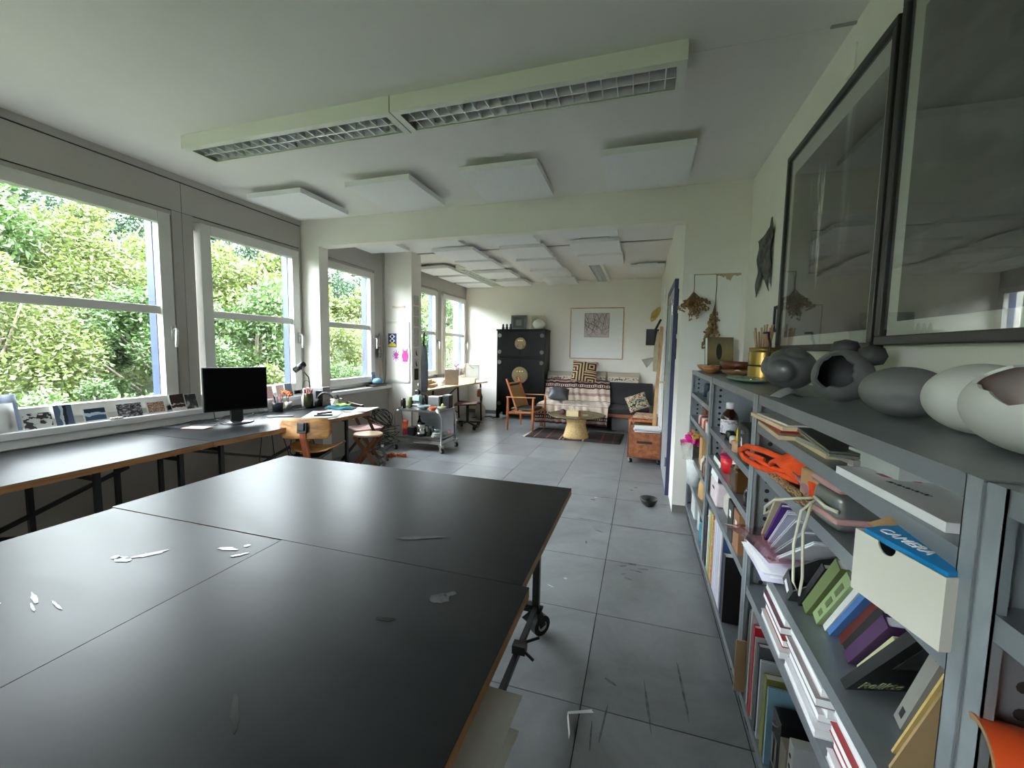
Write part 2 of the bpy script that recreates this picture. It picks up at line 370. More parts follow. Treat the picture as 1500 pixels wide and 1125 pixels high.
for n, (a, b) in enumerate(wins, 1):
    r = bpy.data.objects.new('window_%d' % n, None); C.objects.link(r); r.location = (XL, (a + b) / 2, z0); r['kind'] = 'structure'
    h, H2 = (b - a) / 2, z1 - z0; hs = h + .092; m0, m1 = zm0 - z0, zm1 - z0
    fr = MB()
    for s in (-1, 1): fr.box(-.09, s * hs if s < 0 else h + .03, -.13, -.025, -h - .03 if s < 0 else hs + .03, 1.47)
    fr.box(-.09, -hs - .03, -.135, -.025, hs + .03, -.03).box(-.09, -hs - .03, H2 + .02, -.025, hs + .03, H2 + .13)
    obj('frame', fr, SASH, r, bevel=.003)
    sa = MB()
    for s in (-1, 1): sa.box(-.035, min(s * h, s * hs), -.085, .03, max(s * h, s * hs), H2 + .085)
    sa.box(-.035, -h, -.085, .03, h, 0).box(-.035, -h, H2, .03, h, H2 + .085)
    obj('sash', sa, SASH, r, bevel=.004)
    obj('glazing_bar', MB().box(-.03, -h, m0, .012, h, m1), SASH, r, bevel=.003)
    obj('pane', MB().box(-.014, -h, 0, -.008, h, m0), GLASS, r); obj('pane', MB().box(-.014, -h, m1, -.008, h, H2), GLASS, r)
    for s in (-1, 1): obj('guide_rail', MB().box(-.115, s * (h + .012) - .016, -.02, -.04, s * (h + .012) + .016, H2 + .02), NAVY, r)
    hd = MB().box(.03, h + .05, .44, .042, h + .085, .56)
    hd.tube([(.042, h + .068, .53), (.075, h + .068, .53), (.085, h + .064, .515), (.088, h + .055, .42), (.088, h + .052, .385)], [.011, .011, .0125, .012, .009], 10)
    obj('handle', hd, mt('handle_steel', (.6, .6, .57), .35, .6), r, smooth=True)
struct('trim_5', MB().box(XL - .04, YB, .808, XL + .11, YA, .854).box(XL + .0605, YB, .748, XL + .09, YA, .808), SILLM, bevel=.006)
struct('trim_6', MB().box(XL - .04, 3.94, .795, XL + .13, 5.349, .842), SILLM, bevel=.006)
struct('trim_7', MB().box(XL - .04, 5.63, .795, XL + .13, YF, .842), SILLM, bevel=.006)
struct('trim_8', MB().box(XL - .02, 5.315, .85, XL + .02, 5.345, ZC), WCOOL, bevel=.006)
# door in the inner wall
dr = bpy.data.objects.new('door_1', None); C.objects.link(dr); dr.location = (.306, 4.19, 0); dr['kind'] = 'structure'
GREYD = mt('grey_door_paint', sc(150, 155, 158), .45, var=.04)
obj('leaf', MB().box(-.03, .05, .01, 0, 1.06, 2.02), GREYD, dr, bevel=.003)
obj('door_frame', MB().box(-.035, .02, 0, 0, .05, 2.08).box(-.035, 1.06, 0, 0, 1.11, 2.08).box(-.035, .05, 2.025, 0, 1.06, 2.08), mt('navy_frame', sc(46, 48, 84), .45), dr, bevel=.003)
obj('closer_rail', MB().box(-.05, .12, 1.86, -.03, .2, 1.90).tube([(-.045, .2, 1.88), (-.06, .35, 1.87), (-.055, .5, 1.86)], .008, 8), CHROME, dr, smooth=False)
obj('glazing_strip', MB().box(-.036, .35, 1.30, -.031, .40, 1.84), mt('strip_pale', (.72, .75, .72), .3), dr)
hdl = MB().cyl((-.03, .95, 1.04), (-.085, .95, 1.04), .011, 10).tube([(-.085, .95, 1.04), (-.09, .93, 1.04), (-.09, .82, 1.04)], .01, 10).box(-.036, .93, .95, -.03, .97, 1.12)
obj('lever_handle', hdl, mt('brass_handle', (.7, .58, .36), .3, .8), dr, smooth=False)
for z in (.28, 1.75): obj('hinge', MB().cyl((-.042, .052, z), (-.042, .052, z + .09), .012, 10), CHROME, dr)
for k, z in enumerate((1.33, 1.56, 1.78)):
    obj('vent_slot', MB().box(.298 - .306, -.075, z, .3055 - .306, -.06, z + .19), DARKGAP, dr)
# ---------------------------------------------------------------- outside: a steep wooded slope
def leafm(name, c, v=.35, tr=.35):
    m, nt, b = newmat(name); nt.nodes.remove(b)
    ge = node(nt, 'NewGeometry'); oi = node(nt, 'ObjectInfo')
    rp = node(nt, 'ValToRGB'); e = rp.color_ramp.elements
    e[0].color = tuple(x * (1 - v) for x in c) + (1,); e[1].color = (min(1, c[0] * (1 + v * 1.2)), min(1, c[1] * (1 + v)), c[2] * (1 + v * .6), 1)
    nz = node(nt, 'TexNoise'); nz.inputs['Scale'].default_value = 2.3; nz.inputs['Detail'].default_value = 4
    nt.links.new(ge.outputs['Position'], nz.inputs['Vector'])
    ad = node(nt, 'Math', operation='MULTIPLY_ADD'); ad.inputs[1].default_value = .55; nt.links.new(ge.outputs['Random Per Island'], ad.inputs[0])
    sb = node(nt, 'Math', operation='SUBTRACT'); sb.inputs[1].default_value = .25; nt.links.new(nz.outputs['Fac'], sb.inputs[0]); nt.links.new(sb.outputs[0], ad.inputs[2])
    nt.links.new(ad.outputs[0], rp.inputs[0])
    d = node(nt, 'BsdfDiffuse'); t = node(nt, 'BsdfTranslucent'); g = node(nt, 'BsdfGlossy'); g.inputs['Roughness'].default_value = .45
    nt.links.new(rp.outputs[0], d.inputs[0]); nt.links.new(rp.outputs[0], t.inputs[0])
    mx = node(nt, 'MixShader'); mx.inputs[0].default_value = tr; nt.links.new(d.outputs[0], mx.inputs[1]); nt.links.new(t.outputs[0], mx.inputs[2])
    m2 = node(nt, 'MixShader'); m2.inputs[0].default_value = .06; nt.links.new(mx.outputs[0], m2.inputs[1]); nt.links.new(g.outputs[0], m2.inputs[2])
    nt.links.new(m2.outputs[0], nt.nodes['Material Output'].inputs[0]); return m
LEAFS = [leafm('leaf_green', (.050, .098, .024)), leafm('leaf_yellow', (.092, .125, .03)), leafm('leaf_dark', (.032, .07, .035))]
BARK = mt('bark', (.16, .13, .10), .9, var=.3, scale=20, bump=.3)
def foliage(seed, n, ll):
    R = random.Random(seed); v = []; f = []
    blobs = []
    for k in range(26):
        th = R.uniform(0, 2 * PI); ph = math.acos(R.uniform(-1, 1)); rr = R.uniform(.45, .95)
        blobs.append((rr * math.sin(ph) * math.cos(th), rr * math.sin(ph) * math.sin(th), rr * math.cos(ph) * 1.15, R.uniform(.2, .38)))
    for i in range(n):
        b = blobs[i % 26]; d = Vector((R.gauss(0, 1), R.gauss(0, 1), R.gauss(0, 1))).normalized() * (b[3] * R.uniform(.5, 1.05))
        p = Vector(b[:3]) + d
        a = (Vector((R.gauss(0, 1), R.gauss(0, 1), R.gauss(0, .6) - .25)) + d * 1.5).normalized(); s = a.cross(Vector((R.gauss(0, .5), R.gauss(0, .5), 1))).normalized()
        L = ll * R.uniform(.6, 1.25); W = L * R.uniform(.22, .34); nn = a.cross(s)
        o = len(v)
        v += [p, p + a * (L * .45) + s * W + nn * (L * .08), p + a * L - nn * (L * .1), p + a * (L * .45) - s * W + nn * (L * .08)]
        f.append((o, o + 1, o + 2)); f.append((o, o + 2, o + 3))
    me = bpy.data.meshes.new('foliage'); me.from_pydata(v, [], f); me.materials.append(LEAFS[0]); me.update(); return me
FOL = [foliage(1, 20000, .07), foliage(2, 20000, .062), foliage(3, 15000, .095)]
def trunk_mesh(seed):
    R = random.Random(seed); mb = MB()
    mb.tube([(0, 0, -1.6), (.05, .02, -.9), (.02, .06, -.3), (.06, 0, .5)], [.07, .055, .045, .02], 7)
    for k in range(7):
        z = R.uniform(-1.1, .1); th = R.uniform(0, 2 * PI); q = R.uniform(.5, .9)
        mb.tube([(.03, .03, z), (.45 * q * math.cos(th), .45 * q * math.sin(th), z + .35), (q * math.cos(th), q * math.sin(th), z + .8)], [.025, .018, .008], 5)
    o = obj('trunk', mb, BARK, smooth=True); me = o.data; bpy.data.objects.remove(o); return me
TRK = [trunk_mesh(5), trunk_mesh(6)]
hill = MB().grid(lambda u, v: (-3.84 - 15.2 * u, -14 + 54 * v, -1.6 + 1.0 * u + 8.6 * max(0, u - .24) ** 1.0 + .25 * math.sin(9 * v + 5 * u)), 20, 30)
h_ = obj('ground', hill, mt('undergrowth', (.03, .045, .015), .95, var=.5, scale=3, bump=.6, bscale=12), smooth=True); h_['kind'] = 'structure'
LBL = ['mid green leafy tree on the slope outside the left windows', 'yellow green leafy shrub on the slope outside the left windows', 'blue green dense tree higher up the slope outside the left windows']
GRP = ['mid green trees outside', 'yellow green shrubs outside', 'dark trees outside']
def tree(x, y, z, s, k, mi):
    t = thing('leafy_tree' if k != 1 else 'leafy_shrub', LBL[k], 'tree' if k != 1 else 'shrub', (x, y, z), rnd.uniform(0, 6.28), GRP[k])
    t.scale = (s, s, s * rnd.uniform(.95, 1.25))
    o = bpy.data.objects.new('foliage', FOL[mi]); C.objects.link(o); o.parent = t; o['kind'] = 'stuff'
    o.material_slots[0].link = 'OBJECT'; o.material_slots[0].material = LEAFS[k]
    q = bpy.data.objects.new('trunk', TRK[mi % 2]); C.objects.link(q); q.parent = t
    return t
for y in (1.5, 3.1, 4.6, 6.2, 7.9, 9.8, 12.0, 14.4): tree(-6.6 + rnd.uniform(-.2, .2), y, rnd.uniform(-.2, .2), rnd.uniform(.85, 1.0), 1 if rnd.random() < .4 else 0, rnd.randrange(3))
for y in (1.2, 3.3, 5.4, 7.5, 9.8, 12.3, 15.0, 17.8): tree(-8.6 + rnd.uniform(-.2, .2), y, rnd.uniform(.9, 1.2), rnd.uniform(1.15, 1.3), 1 if rnd.random() < .5 else 0, rnd.randrange(3))
for y in (.5, 3.2, 5.8, 8.6, 11.6, 14.8, 18.2, 22): tree(-11.3 + rnd.uniform(-.3, .3), y, rnd.uniform(2.1, 2.5), rnd.uniform(1.5, 1.65), rnd.choice((0, 1, 0)), rnd.randrange(3))
for y in (2.4, 5.2, 8, 10.8, 13.7, 16.8, 20.2, 24, 28.5): tree(-15 + rnd.uniform(-.3, .3), y, rnd.uniform(3.5, 3.8), rnd.uniform(1.85, 2.05), 2, rnd.randrange(3))
# ---------------------------------------------------------------- big black work table
def rrect(w, h, r, n=4):
    out = []
    for cx, cy, a0 in ((w / 2 - r, h / 2 - r, 0), (-w / 2 + r, h / 2 - r, 90), (-w / 2 + r, -h / 2 + r, 180), (w / 2 - r, -h / 2 + r, 270)):
        for k in range(n + 1):
            a = math.radians(a0 + 90 * k / n); out.append((cx + r * math.cos(a), cy + r * math.sin(a)))
    return out
def caster(parent, x, y, r=.055, th=.4, name='caster', mat=None):
    c, s = math.cos(th), math.sin(th)
    b = MB(); b.box(x - .03, y - .03, 2 * r + .035, x + .03, y + .03, 2 * r + .045)
    wx, wy = x - c * .03, y - s * .03
    for k in (-1, 1):
        ox, oy = -s * .022 * k, c * .022 * k
        b.bar((x + ox, y + oy, 2 * r + .035), (wx + ox, wy + oy, r), .035, .004, up=(-s, c, 0))
    b.cyl((x, y, 2 * r + .02), (x, y, 2 * r + .036), .022, 10)
    b.cbox((x + c * .045, y + s * .045, 2 * r + .02), (.05, .04, .006), (0, .3, th))
    o = obj(name, b, mat or BLACKM, parent)
    w = MB().cyl((wx + s * .016, wy - c * .016, r), (wx - s * .016, wy + c * .016, r), r, 16)
    w2 = MB().cyl((wx + s * .019, wy - c * .019, r), (wx - s * .019, wy + c * .019, r), r * .5, 12)
    obj('wheel', w, RUBBER, o); obj('hub', w2, ALU, o)
wt = thing('work_table', 'large black-topped work table of three boards on casters', 'table')
for (x0, x1, y0, y1, dz) in ((-1.968, -1.130, -.75, 1.052, 0), (-1.127, -.268, -.75, 1.055, .001), (-1.990, -.290, 1.058, 1.912, 0)):
    b = obj('tabletop', MB().box(x0, y0, .717, x1, y1, .744 + dz), PLY, wt, bevel=.001)
    obj('lino_surface', MB().box(x0 + .0005, y0 + .0005, .744 + dz, x1 - .0005, y1 - .0005, .747 + dz), LINO, b)
for x in (-1.80, -.44):
    for y in (-.5, 1.87): obj('leg', MB().box(x - .016, y - .016, .14, x + .016, y + .016, .69), BLACKM, wt)
for x in (-1.80, -.44):
    obj('rail', MB().box(x - .011, -.5, .135, x + .011, 1.87, .16).box(x - .016, -.5, .685, x + .016, 1.87, .717), BLACKM, wt)
    obj('shelf_rail', MB().box(x - .010, -.48, .565, x + .012, 1.85, .585), BLACKM, wt)
for y in (-.5, 1.87): obj('crossbar', MB().box(-1.80, y - .016, .685, -.44, y + .016, .717).box(-1.8, y - .016, .13, -.44, y + .016, .165), BLACKM, wt)
obj('lower_shelf', MB().box(-1.76, -.48, .585, -.46, .95, .60), PLY, wt)
obj('clamp', MB().box(-.455, 1.52, .165, -.40, 1.56, .20).cyl((-.42, 1.54, .18), (-.36, 1.50, .175), .006, 8).cyl((-.42, 1.56, .19), (-.36, 1.6, .2), .006, 8), BLACKM, wt)
for x in (-1.80, -.44):
    for y in (-.5, 1.87): caster(wt, x, y, .05, -2.2 if x > -1 else .7)
# worn marks on the boards, each a thin dried smear
SMEAR = mt('dried_paint', (.6, .62, .63), .6, var=.2, scale=30); DSME = mt('dark_smear', (.006, .006, .006), .25)
def smear(x, y, sx, sy, mat, seed, rz=0, n=14):
    R = random.Random(seed); c, s = math.cos(rz), math.sin(rz); p = []
    for k in range(n):
        a = 2 * PI * k / n; q = R.uniform(.6, 1.0); u, v = sx * q * math.cos(a), sy * q * math.sin(a); p.append((x + c * u - s * v, y + s * u + c * v))
    return obj('paint_smear', MB().prism(p, .7484, .7488), mat, wt)
for k, a in enumerate(((-1.47, .80, .035, .018, 0), (-1.43, .845, .06, .014, .9), (-1.5, .80, .02, .012, 0), (-1.45, .60, .05, .006, -.3), (-1.40, .575, .035, .004, -.3), (-1.52, .55, .03, .005, .4), (-1.36, .60, .04, .004, -.2), (-1.53, .45, .012, .005, 0))):
    smear(*a[:4], SMEAR, k, a[4])
FSM = mt('faint_chalk', (.035, .036, .037), .7, var=.5, scale=40)
for k, a in enumerate(((-.475, .93, .03, .028, .3), (-.46, .955, .022, .012, .8), (-.70, 1.22, .10, .012, .4))): smear(*a[:4], FSM, k + 60, a[4])
for k, a in enumerate(((-.665, .51, .055, .008, -.7), (-.56, .813, .03, .01, .2), (-1.24, .95, .04, .012, .2), (-1.17, .93, .03, .008, .8), (-1.2, .985, .012, .008, .8))): smear(*a[:4], DSME, k + 20, a[4])
pb = thing('paper_sheets', 'large white drawing paper sheets on the shelf under the black work table', 'paper', (-.642, .435, .6015), math.radians(-2.5))
for k, (dx, dy, rz) in enumerate(((0, 0, 0), (-.005, -.02, .03), (.0, -.06, -.05))):
    obj('sheet', MB().sheet(lambda u, v, k=k: (-.4 + .8 * u, -.42 + .84 * v, .004 * k + .012 * u * u * v + .001), 10, 6, .0006), PAPER, pb, loc=(dx, dy, .012 - .006 * k), rot=(0, 0, rz), smooth=True)
sp = obj('paper_scrap', MB().sheet(lambda u, v: ((.0 + .09 * u) if v < .5 else .0 + .09 * u * .9, .0 + .012 * v + .06 * u, .004 + .012 * (1 - u)), 3, 2, .0008).sheet(lambda u, v: (.0 + .03 * u, -.085 * u + .014 * v, .004 + .01 * v), 3, 2, .0008), PAPER, loc=(-.215, 1.47, .001), rot=(0, 0, -.1))
tag(sp, 'small folded white paper scrap on the floor beside the black work table', 'paper')

# ---------------------------------------------------------------- long window desk
def desk(label, y0, y1, xf0, xf1, legs, braces, end_skew=0):
    d = thing('desk', label, 'desk', (0, 0, 0))
    poly = [(-3.548, y0), (xf0, y0), (xf1, y1 - end_skew), (-3.548 if y1 < YA - .01 else -3.2, y1)]
    if end_skew: poly = [(-3.548, y0), (xf0, y0), (xf1, y1 - end_skew), (-3.05, y1), (-3.548, y1)]
    t = obj('desktop', MB().prism(poly, .712, .745), PLY, d, bevel=.001)
    obj('lino_surface', MB().prism([(x - (.001 if x > -3 else -.001), y) for x, y in poly], .745, .748), LINO, d)
    for y in legs:
        for x in (-2.80, -3.42): obj('leg', MB().bar((x, y, 0), (x, y, .712), .026, .026), BLACKM, d)
        obj('crossbar', MB().bar((-3.42, y, .66), (-2.80, y, .66), .022), BLACKM, d)
    for a, b in braces: obj('brace', MB().bar(a, b, .022), BLACKM, d)
    return d
desk('long black-topped window desk under the left pictures, nearer of two', -1.0, 2.018, -2.715, -2.715, (-.6, 1.43, 1.86), (((-3.3, .5, .12), (-3.3, 1.86, .56)), ((-3.3, .5, .56), (-3.3, 1.86, .12))))
desk('black-topped window desk carrying the monitor and desk lamp', 2.022, 3.76, -2.715, -2.58, (2.13, 3.43), (((-3.3, 2.13, .62), (-3.3, 3.0, .34)), ((-3.3, 3.0, .34), (-3.3, 3.43, .45)), ((-3.3, 2.13, .10), (-3.3, 3.0, .34))), .25)

# ---------------------------------------------------------------- swivel school chair
OAK = wood('worn_oak', sc(130, 86, 46), sc(196, 144, 84), .45, 'X', 7, .25)
REDW = wood('red_stained_wood', sc(110, 52, 30), sc(168, 92, 60), .5, 'Z', 9, .15)
ch = thing('desk_chair', 'old wooden swivel desk chair with bent plywood back at the monitor desk', 'chair', (-2.62, 2.86, 0), math.radians(20))
def curved(w, h, t, bow, r, cx, cz, y0, nx=14):
    # bent board: plan bow towards +y
    mb = MB(); pl = rrect(w, h, r, 5)
    return mb, pl
def bent_board(w, h, t, bow, r, nx=16, nz=6):
    def fn(u, v):
        x = (u - .5) * w; z = (v - .5) * h; k = abs(x) - (w / 2 - r)
        if k > 0: 
            lim = h / 2 - r + math.sqrt(max(0, r * r - k * k)); z = z / (h / 2) * lim
        return (x, bow * (2 * x / w) ** 2, z)
    return MB().sheet(fn, nx, nz, t)
bk = obj('backrest', bent_board(.40, .165, -.012, .04, .05), OAK, ch, smooth=True, loc=(0, -.27, .745), rot=(-.12, 0, 0))
obj('back_post', MB().bar((0, -.205, .42), (0, -.285, .67), .05, .028, up=(0, 1, 0)).bar((0, -.285, .67), (0, -.295, .755), .05, .028, up=(0, 1, 0)), REDW, ch, bevel=.004)
obj('back_clamp', MB().cbox((0, -.302, .755), (.075, .03, .085), (-.12, 0, 0)).cbox((0, -.322, .765), (.05, .02, .06), (-.12, 0, 0)), BLACKM, ch, bevel=.006)
def seatfn(u, v):
    a = 2 * PI * u; q = v
    x = .205 * q * math.copysign(abs(math.cos(a)) ** .7, math.cos(a)); y = .20 * q * math.copysign(abs(math.sin(a)) ** .7, math.sin(a))
    return (x, y, .012 * math.cos(3 * x) - .03 * max(0, y / .2) ** 3 + .05 * (abs(x) / .2) ** 2.5 + .012 * max(0, -y / .2) ** 2)
obj('seat', MB().sheet(seatfn, 28, 6, .012), OAK, ch, smooth=True, loc=(0, 0, .505))
cf = MB().cyl((0, 0, .12), (0, 0, .49), .022, 12).box(-.08, -.21, .47, .08, .1, .495)
obj('column', cf, BLACKM, ch)
for k in range(4):
    a = PI / 4 + k * PI / 2
    obj('leg', MB().tube([(0, 0, .16), (.14 * math.cos(a), .14 * math.sin(a), .13), (.27 * math.cos(a), .27 * math.sin(a), .025)], [.022, .018, .016], 8), REDW, ch, smooth=True)

# ---------------------------------------------------------------- monitor
mo = thing('computer_monitor', 'black widescreen monitor on a round foot on the window desk', 'monitor', (-3.22, 2.60, .748), math.radians(64))
obj('housing', MB().box(-.228, -.022, .105, .228, .022, .462), mt('monitor_black', (.006, .006, .006), .55, ior=1.3), mo, bevel=.004)
obj('screen', MB().box(-.217, -.024, .12, .217, -.0225, .45), mt('dark_screen', (.002, .002, .002), .5, var=0, ior=1.12), mo)
obj('neck', MB().box(-.045, -.01, .01, .045, .03, .16).box(-.05, .02, .1, .05, .04, .3), BLKP, mo, bevel=.006)
obj('foot', MB().lathe([(.12, 0), (.122, .006), (.115, .012), (.02, .016)], n=32), mt('dark_grey_plastic', (.05, .05, .052), .25), mo, smooth=True)
obj('cable', MB().tube([(-.05, .03, .2), (-.15, .05, .1), (-.14, .06, .02), (-.03, .09, .01), (.1, .1, .008)], .004, 6), RUBBER, mo, smooth=True)

# ---------------------------------------------------------------- desk lamp
dl = thing('desk_lamp', 'black desk lamp with cylinder shade bent over the window desk', 'lamp', (-3.33, 3.52, .748), math.radians(0))
obj('base', MB().lathe([(.06, 0), (.06, .012), (.01, .02)], n=24), BLACKM, dl, smooth=True)
obj('stem', MB().tube([(0, 0, .015), (0, 0, .27), (-.005, -.005, .32), (-.085, -.035, .425)], .0055, 8), BLACKM, dl, smooth=True)
hd = MB().tube([(-.155, -.035, .39), (-.045, -.02, .46), (-.04, -.02, .462)], [.031, .031, .02], 20)
obj('shade', hd, mt('lamp_black', (.01, .01, .01), .25), dl, smooth=True)
obj('joint', MB().cyl((-.095, -.055, .42), (-.095, -.015, .42), .009, 10), CHROME, dl)

# ---------------------------------------------------------------- things on the window desk
def bottle_mesh(r, h, neck=.35, nr=.4):
    return MB().lathe([(r * .9, 0), (r, h * .02), (r, h * (1 - neck)), (r * .8, h * (1 - neck * .7)), (r * nr, h * (1 - neck * .4)), (r * nr, h)], n=20)
def simple(name, mb, mat, label, cat, loc, rz=0, group=None, smooth=True, bevel=0, rot=None):
    o = obj(name, mb, mat, smooth=smooth, bevel=bevel, loc=loc, rot=rot or (0, 0, rz)); return tag(o, label, cat, group)
wb = thing('spray_bottle', 'white plastic bottle with narrow neck beside the pen vase on the desk', 'bottle', (-3.44, 3.56, .748))
obj('body', bottle_mesh(.028, .14, .35, .5), PAPER, wb, smooth=True); obj('cap', MB().lathe([(.012, .14), (.013, .175), (.009, .195)], n=14), PAPER, wb, smooth=True)
va = thing('pen_vase', 'dark olive glass vase holding pens and pink scissors on the desk', 'vase', (-3.30, 3.47, .748))
obj('body', MB().lathe([(.03, 0), (.045, .03), (.048, .08), (.042, .15), (.04, .155), (.036, .15), (.04, .08), (.03, .015)], n=24), mt('olive_glass', sc(48, 52, 22), .12), va, smooth=True)
for k in range(6):
    a = k * 1.05; obj('pen', MB().cyl((.015 * math.cos(a), .015 * math.sin(a), .02), (.04 * math.cos(a), .04 * math.sin(a), .19 + .01 * (k % 3)), .004, 6), mt('pen%d' % (k % 3), [sc(60, 60, 60), sc(150, 40, 50), sc(90, 120, 60)][k % 3], .4), va)
obj('scissor_handles', MB().tube([(.02 + .018 * math.cos(t), -.01, .185 + .028 * math.sin(t)) for t in [2 * PI * i / 12 for i in range(12)]], .005, 6, True).tube([(-.02 + .018 * math.cos(t), -.012, .18 + .028 * math.sin(t)) for t in [2 * PI * i / 12 for i in range(12)]], .005, 6, True), mt('pink_plastic', sc(215, 110, 125), .4), va, smooth=True)
obj('wire_loop', MB().tube([(-.03 + .05 * math.cos(t), .01, .2 + .09 * math.sin(t)) for t in [PI * i / 10 for i in range(11)]], .002, 5), BLACKM, va, smooth=True)
s1 = thing('speaker', 'slim black upright speaker with a round tweeter on the window desk', 'speaker', (-3.33, 3.66, .748), .5)
obj('body', MB().box(-.03, -.04, 0, .03, .04, .165), BLKP, s1, bevel=.003); obj('driver', MB().cyl((.029, 0, .14), (.033, 0, .14), .014, 14), ALU, s1); obj('woofer', MB().cyl((.029, 0, .07), (.032, 0, .07), .026, 16), RUBBER, s1)
s2 = thing('computer_case', 'grey metal box standing on the desk behind the headphones', 'box', (-3.38, 3.69, .748), .15)
s2.location = (-3.48, 3.69, .748)
obj('body', MB().box(-.0, -.06, 0, .19, .07, .2), mt('grey_metal_case', (.33, .34, .35), .35, .5), s2, bevel=.004); obj('front_strip', MB().box(.0, -.063, .005, .02, -.06, .195), ALU, s2)
hp = thing('headphones', 'black padded headphones leaning on the grey box on the desk', 'headphones', (-3.22, 3.62, .748), .3)
obj('band', MB().tube([(.085 * math.cos(t), 0, .05 + .1 * math.sin(t)) for t in [PI * i / 14 for i in range(15)]], .013, 8), BLKP, hp, smooth=True)
for s in (-1, 1): obj('ear_cup', MB().cyl((s * .06, 0, .045), (s * .1, 0, .045), .042, 18), RUBBER, hp, bevel=.006)
tn = thing('cable_basket', 'pale woven tin of tangled cables beside the black headphones', 'tin', (-3.06, 3.6, .748))
obj('tin', MB().lathe([(.05, 0), (.055, .1), (.05, .1), (.045, .01)], n=20), cloud_mat('tin_print', [(.4, sc(205, 198, 188)), (.5, sc(120, 100, 90)), (.6, sc(215, 210, 200))], 9), tn, smooth=True)
R_ = random.Random(3); obj('cable_tangle', MB().tube([(.03 * R_.gauss(0, 1) + .03, .03 * R_.gauss(0, 1), .09 + .025 * R_.gauss(0, 1)) for k in range(40)], .003, 5), RUBBER, tn, smooth=True)
simple('drawing_paper', MB().sheet(lambda u, v: (-.22 + .44 * u, -.15 + .3 * v, .002 + .02 * max(0, u - .75) * 2), 10, 4, .0008), PAPER, 'white drawing paper lying at the far end of the window desk', 'paper', (-2.82, 3.56, .749), .25)
simple('paper_pad', MB().sheet(lambda u, v: (-.15 + .3 * u, -.2 + .4 * v, .002), 3, 3, .0015), PAPER, 'white paper lying on the desk right of the wooden chair back', 'paper', (-2.86, 3.2, .749), .5)
simple('folded_cloth', MB().sheet(lambda u, v: (-.13 + .26 * u, -.09 + .18 * v, .022 + .012 * math.sin(9 * u + 3 * v) + .006 * math.cos(14 * v)), 14, 10, .012), mt('teal_cloth', sc(42, 98, 112), .9, var=.3, bump=.2), 'dark teal folded cloth on the white paper at the desk end', 'cloth', (-2.93, 3.52, .752), .3)
simple('green_cloth', MB().sheet(lambda u, v: (-.06 + .12 * u, -.04 + .08 * v, .012 + .006 * math.sin(9 * u + 5 * v)), 8, 6, .008), mt('lime_cloth', sc(150, 215, 70), .9), 'small lime green cloth on top of the teal cloth', 'cloth', (-2.92, 3.54, .792), .1)
simple('black_stapler', MB().box(-.08, -.018, .0, .08, .018, .014).cbox((.01, 0, .028), (.13, .024, .016), (0, -.08, 0)), BLKP, 'black stapler on white paper behind the wooden chair back', 'stapler', (-2.80, 3.12, .751), .7, smooth=False, bevel=.004)
simple('tablet', MB().box(-.11, -.03, 0, .11, .03, .008), mt('dark_grey', (.06, .06, .065), .3), 'thin grey graphic tablet on the desk left of the chair back', 'tablet', (-3.13, 2.95, .7485), .55, smooth=False, bevel=.003)
simple('wire_glasses', MB().tube([(-.05 + .025 * math.cos(t), .02 * math.sin(t), .01) for t in [2 * PI * i / 12 for i in range(12)]], .0015, 5, True).tube([(.01 + .025 * math.cos(t), .02 * math.sin(t), .01) for t in [2 * PI * i / 12 for i in range(12)]], .0015, 5, True).tube([(.035, 0, .012), (.05, .06, .008), (.04, .1, .004)], .0015, 5), BLACKM, 'thin wire glasses lying on the desk right of the monitor', 'glasses', (-3.12, 2.82, .749), .4)
simple('clear_jar', MB().lathe([(.045, 0), (.05, .02), (.05, .11), (.035, .14), (.036, .16)], n=20), glass_mat('jar_glass', (.8, .84, .84), .25), 'clear glass jar just right of the monitor on the desk', 'jar', (-3.46, 3.06, .748))
pp = thing('pen_pot', 'dark blue pot crowded with pens right of the glass jar', 'pot', (-3.40, 3.18, .748))
obj('pot', MB().lathe([(.045, 0), (.05, .09), (.044, .09), (.04, .01)], n=20), mt('ink_blue', sc(24, 26, 44), .4), pp, smooth=True)
for k in range(12):
    a = k * 2.4; q = .008 + .003 * (k % 5); obj('pen', MB().cyl((q * math.cos(a), q * math.sin(a), .02), (2.6 * q * math.cos(a), 2.6 * q * math.sin(a), .13 + .012 * (k % 4)), .0045, 6), mt('pen_%d' % (k % 5), [sc(210, 205, 210), sc(190, 120, 130), sc(35, 40, 60), sc(130, 90, 70), sc(220, 220, 220)][k % 5], .4), pp)
fl_ = thing('orange_flower', 'orange paper flowers in a small pot on the desk by the window', 'flower', (-3.45, 3.36, .748))
obj('pot', MB().lathe([(.03, 0), (.034, .07), (.028, .07)], n=16), mt('pale_pot', (.6, .58, .55), .5), fl_, smooth=True)
obj('stem', MB().tube([(0, 0, .05), (.01, -.01, .12), (.02, -.02, .16)], .003, 6).tube([(0, 0, .05), (-.03, 0, .13), (-.05, -.01, .17)], .003, 6), mt('dark_stem', (.05, .04, .03), .8), fl_, smooth=True)
pm = MB()
for cxyz in ((.02, -.02, .17), (.045, -.03, .15), (-.05, -.01, .17)):
    for k in range(6): pm.cbox((cxyz[0] + .014 * math.cos(k), cxyz[1] + .012 * math.sin(k), cxyz[2] + .006 * math.sin(2 * k)), (.026, .018, .012), (k, k * .5, k))
obj('petals', pm, mt('orange_petal', sc(232, 116, 58), .7), fl_)
simple('yellow_note_card', MB().box(-.06, -.003, 0, .06, .003, .07), mt('yellow_card', sc(200, 200, 140), .7), 'pale yellow note card standing on the desk below the window', 'card', (-3.47, 3.33, .75), .5, smooth=False, rot=(-.2, 0, .9))
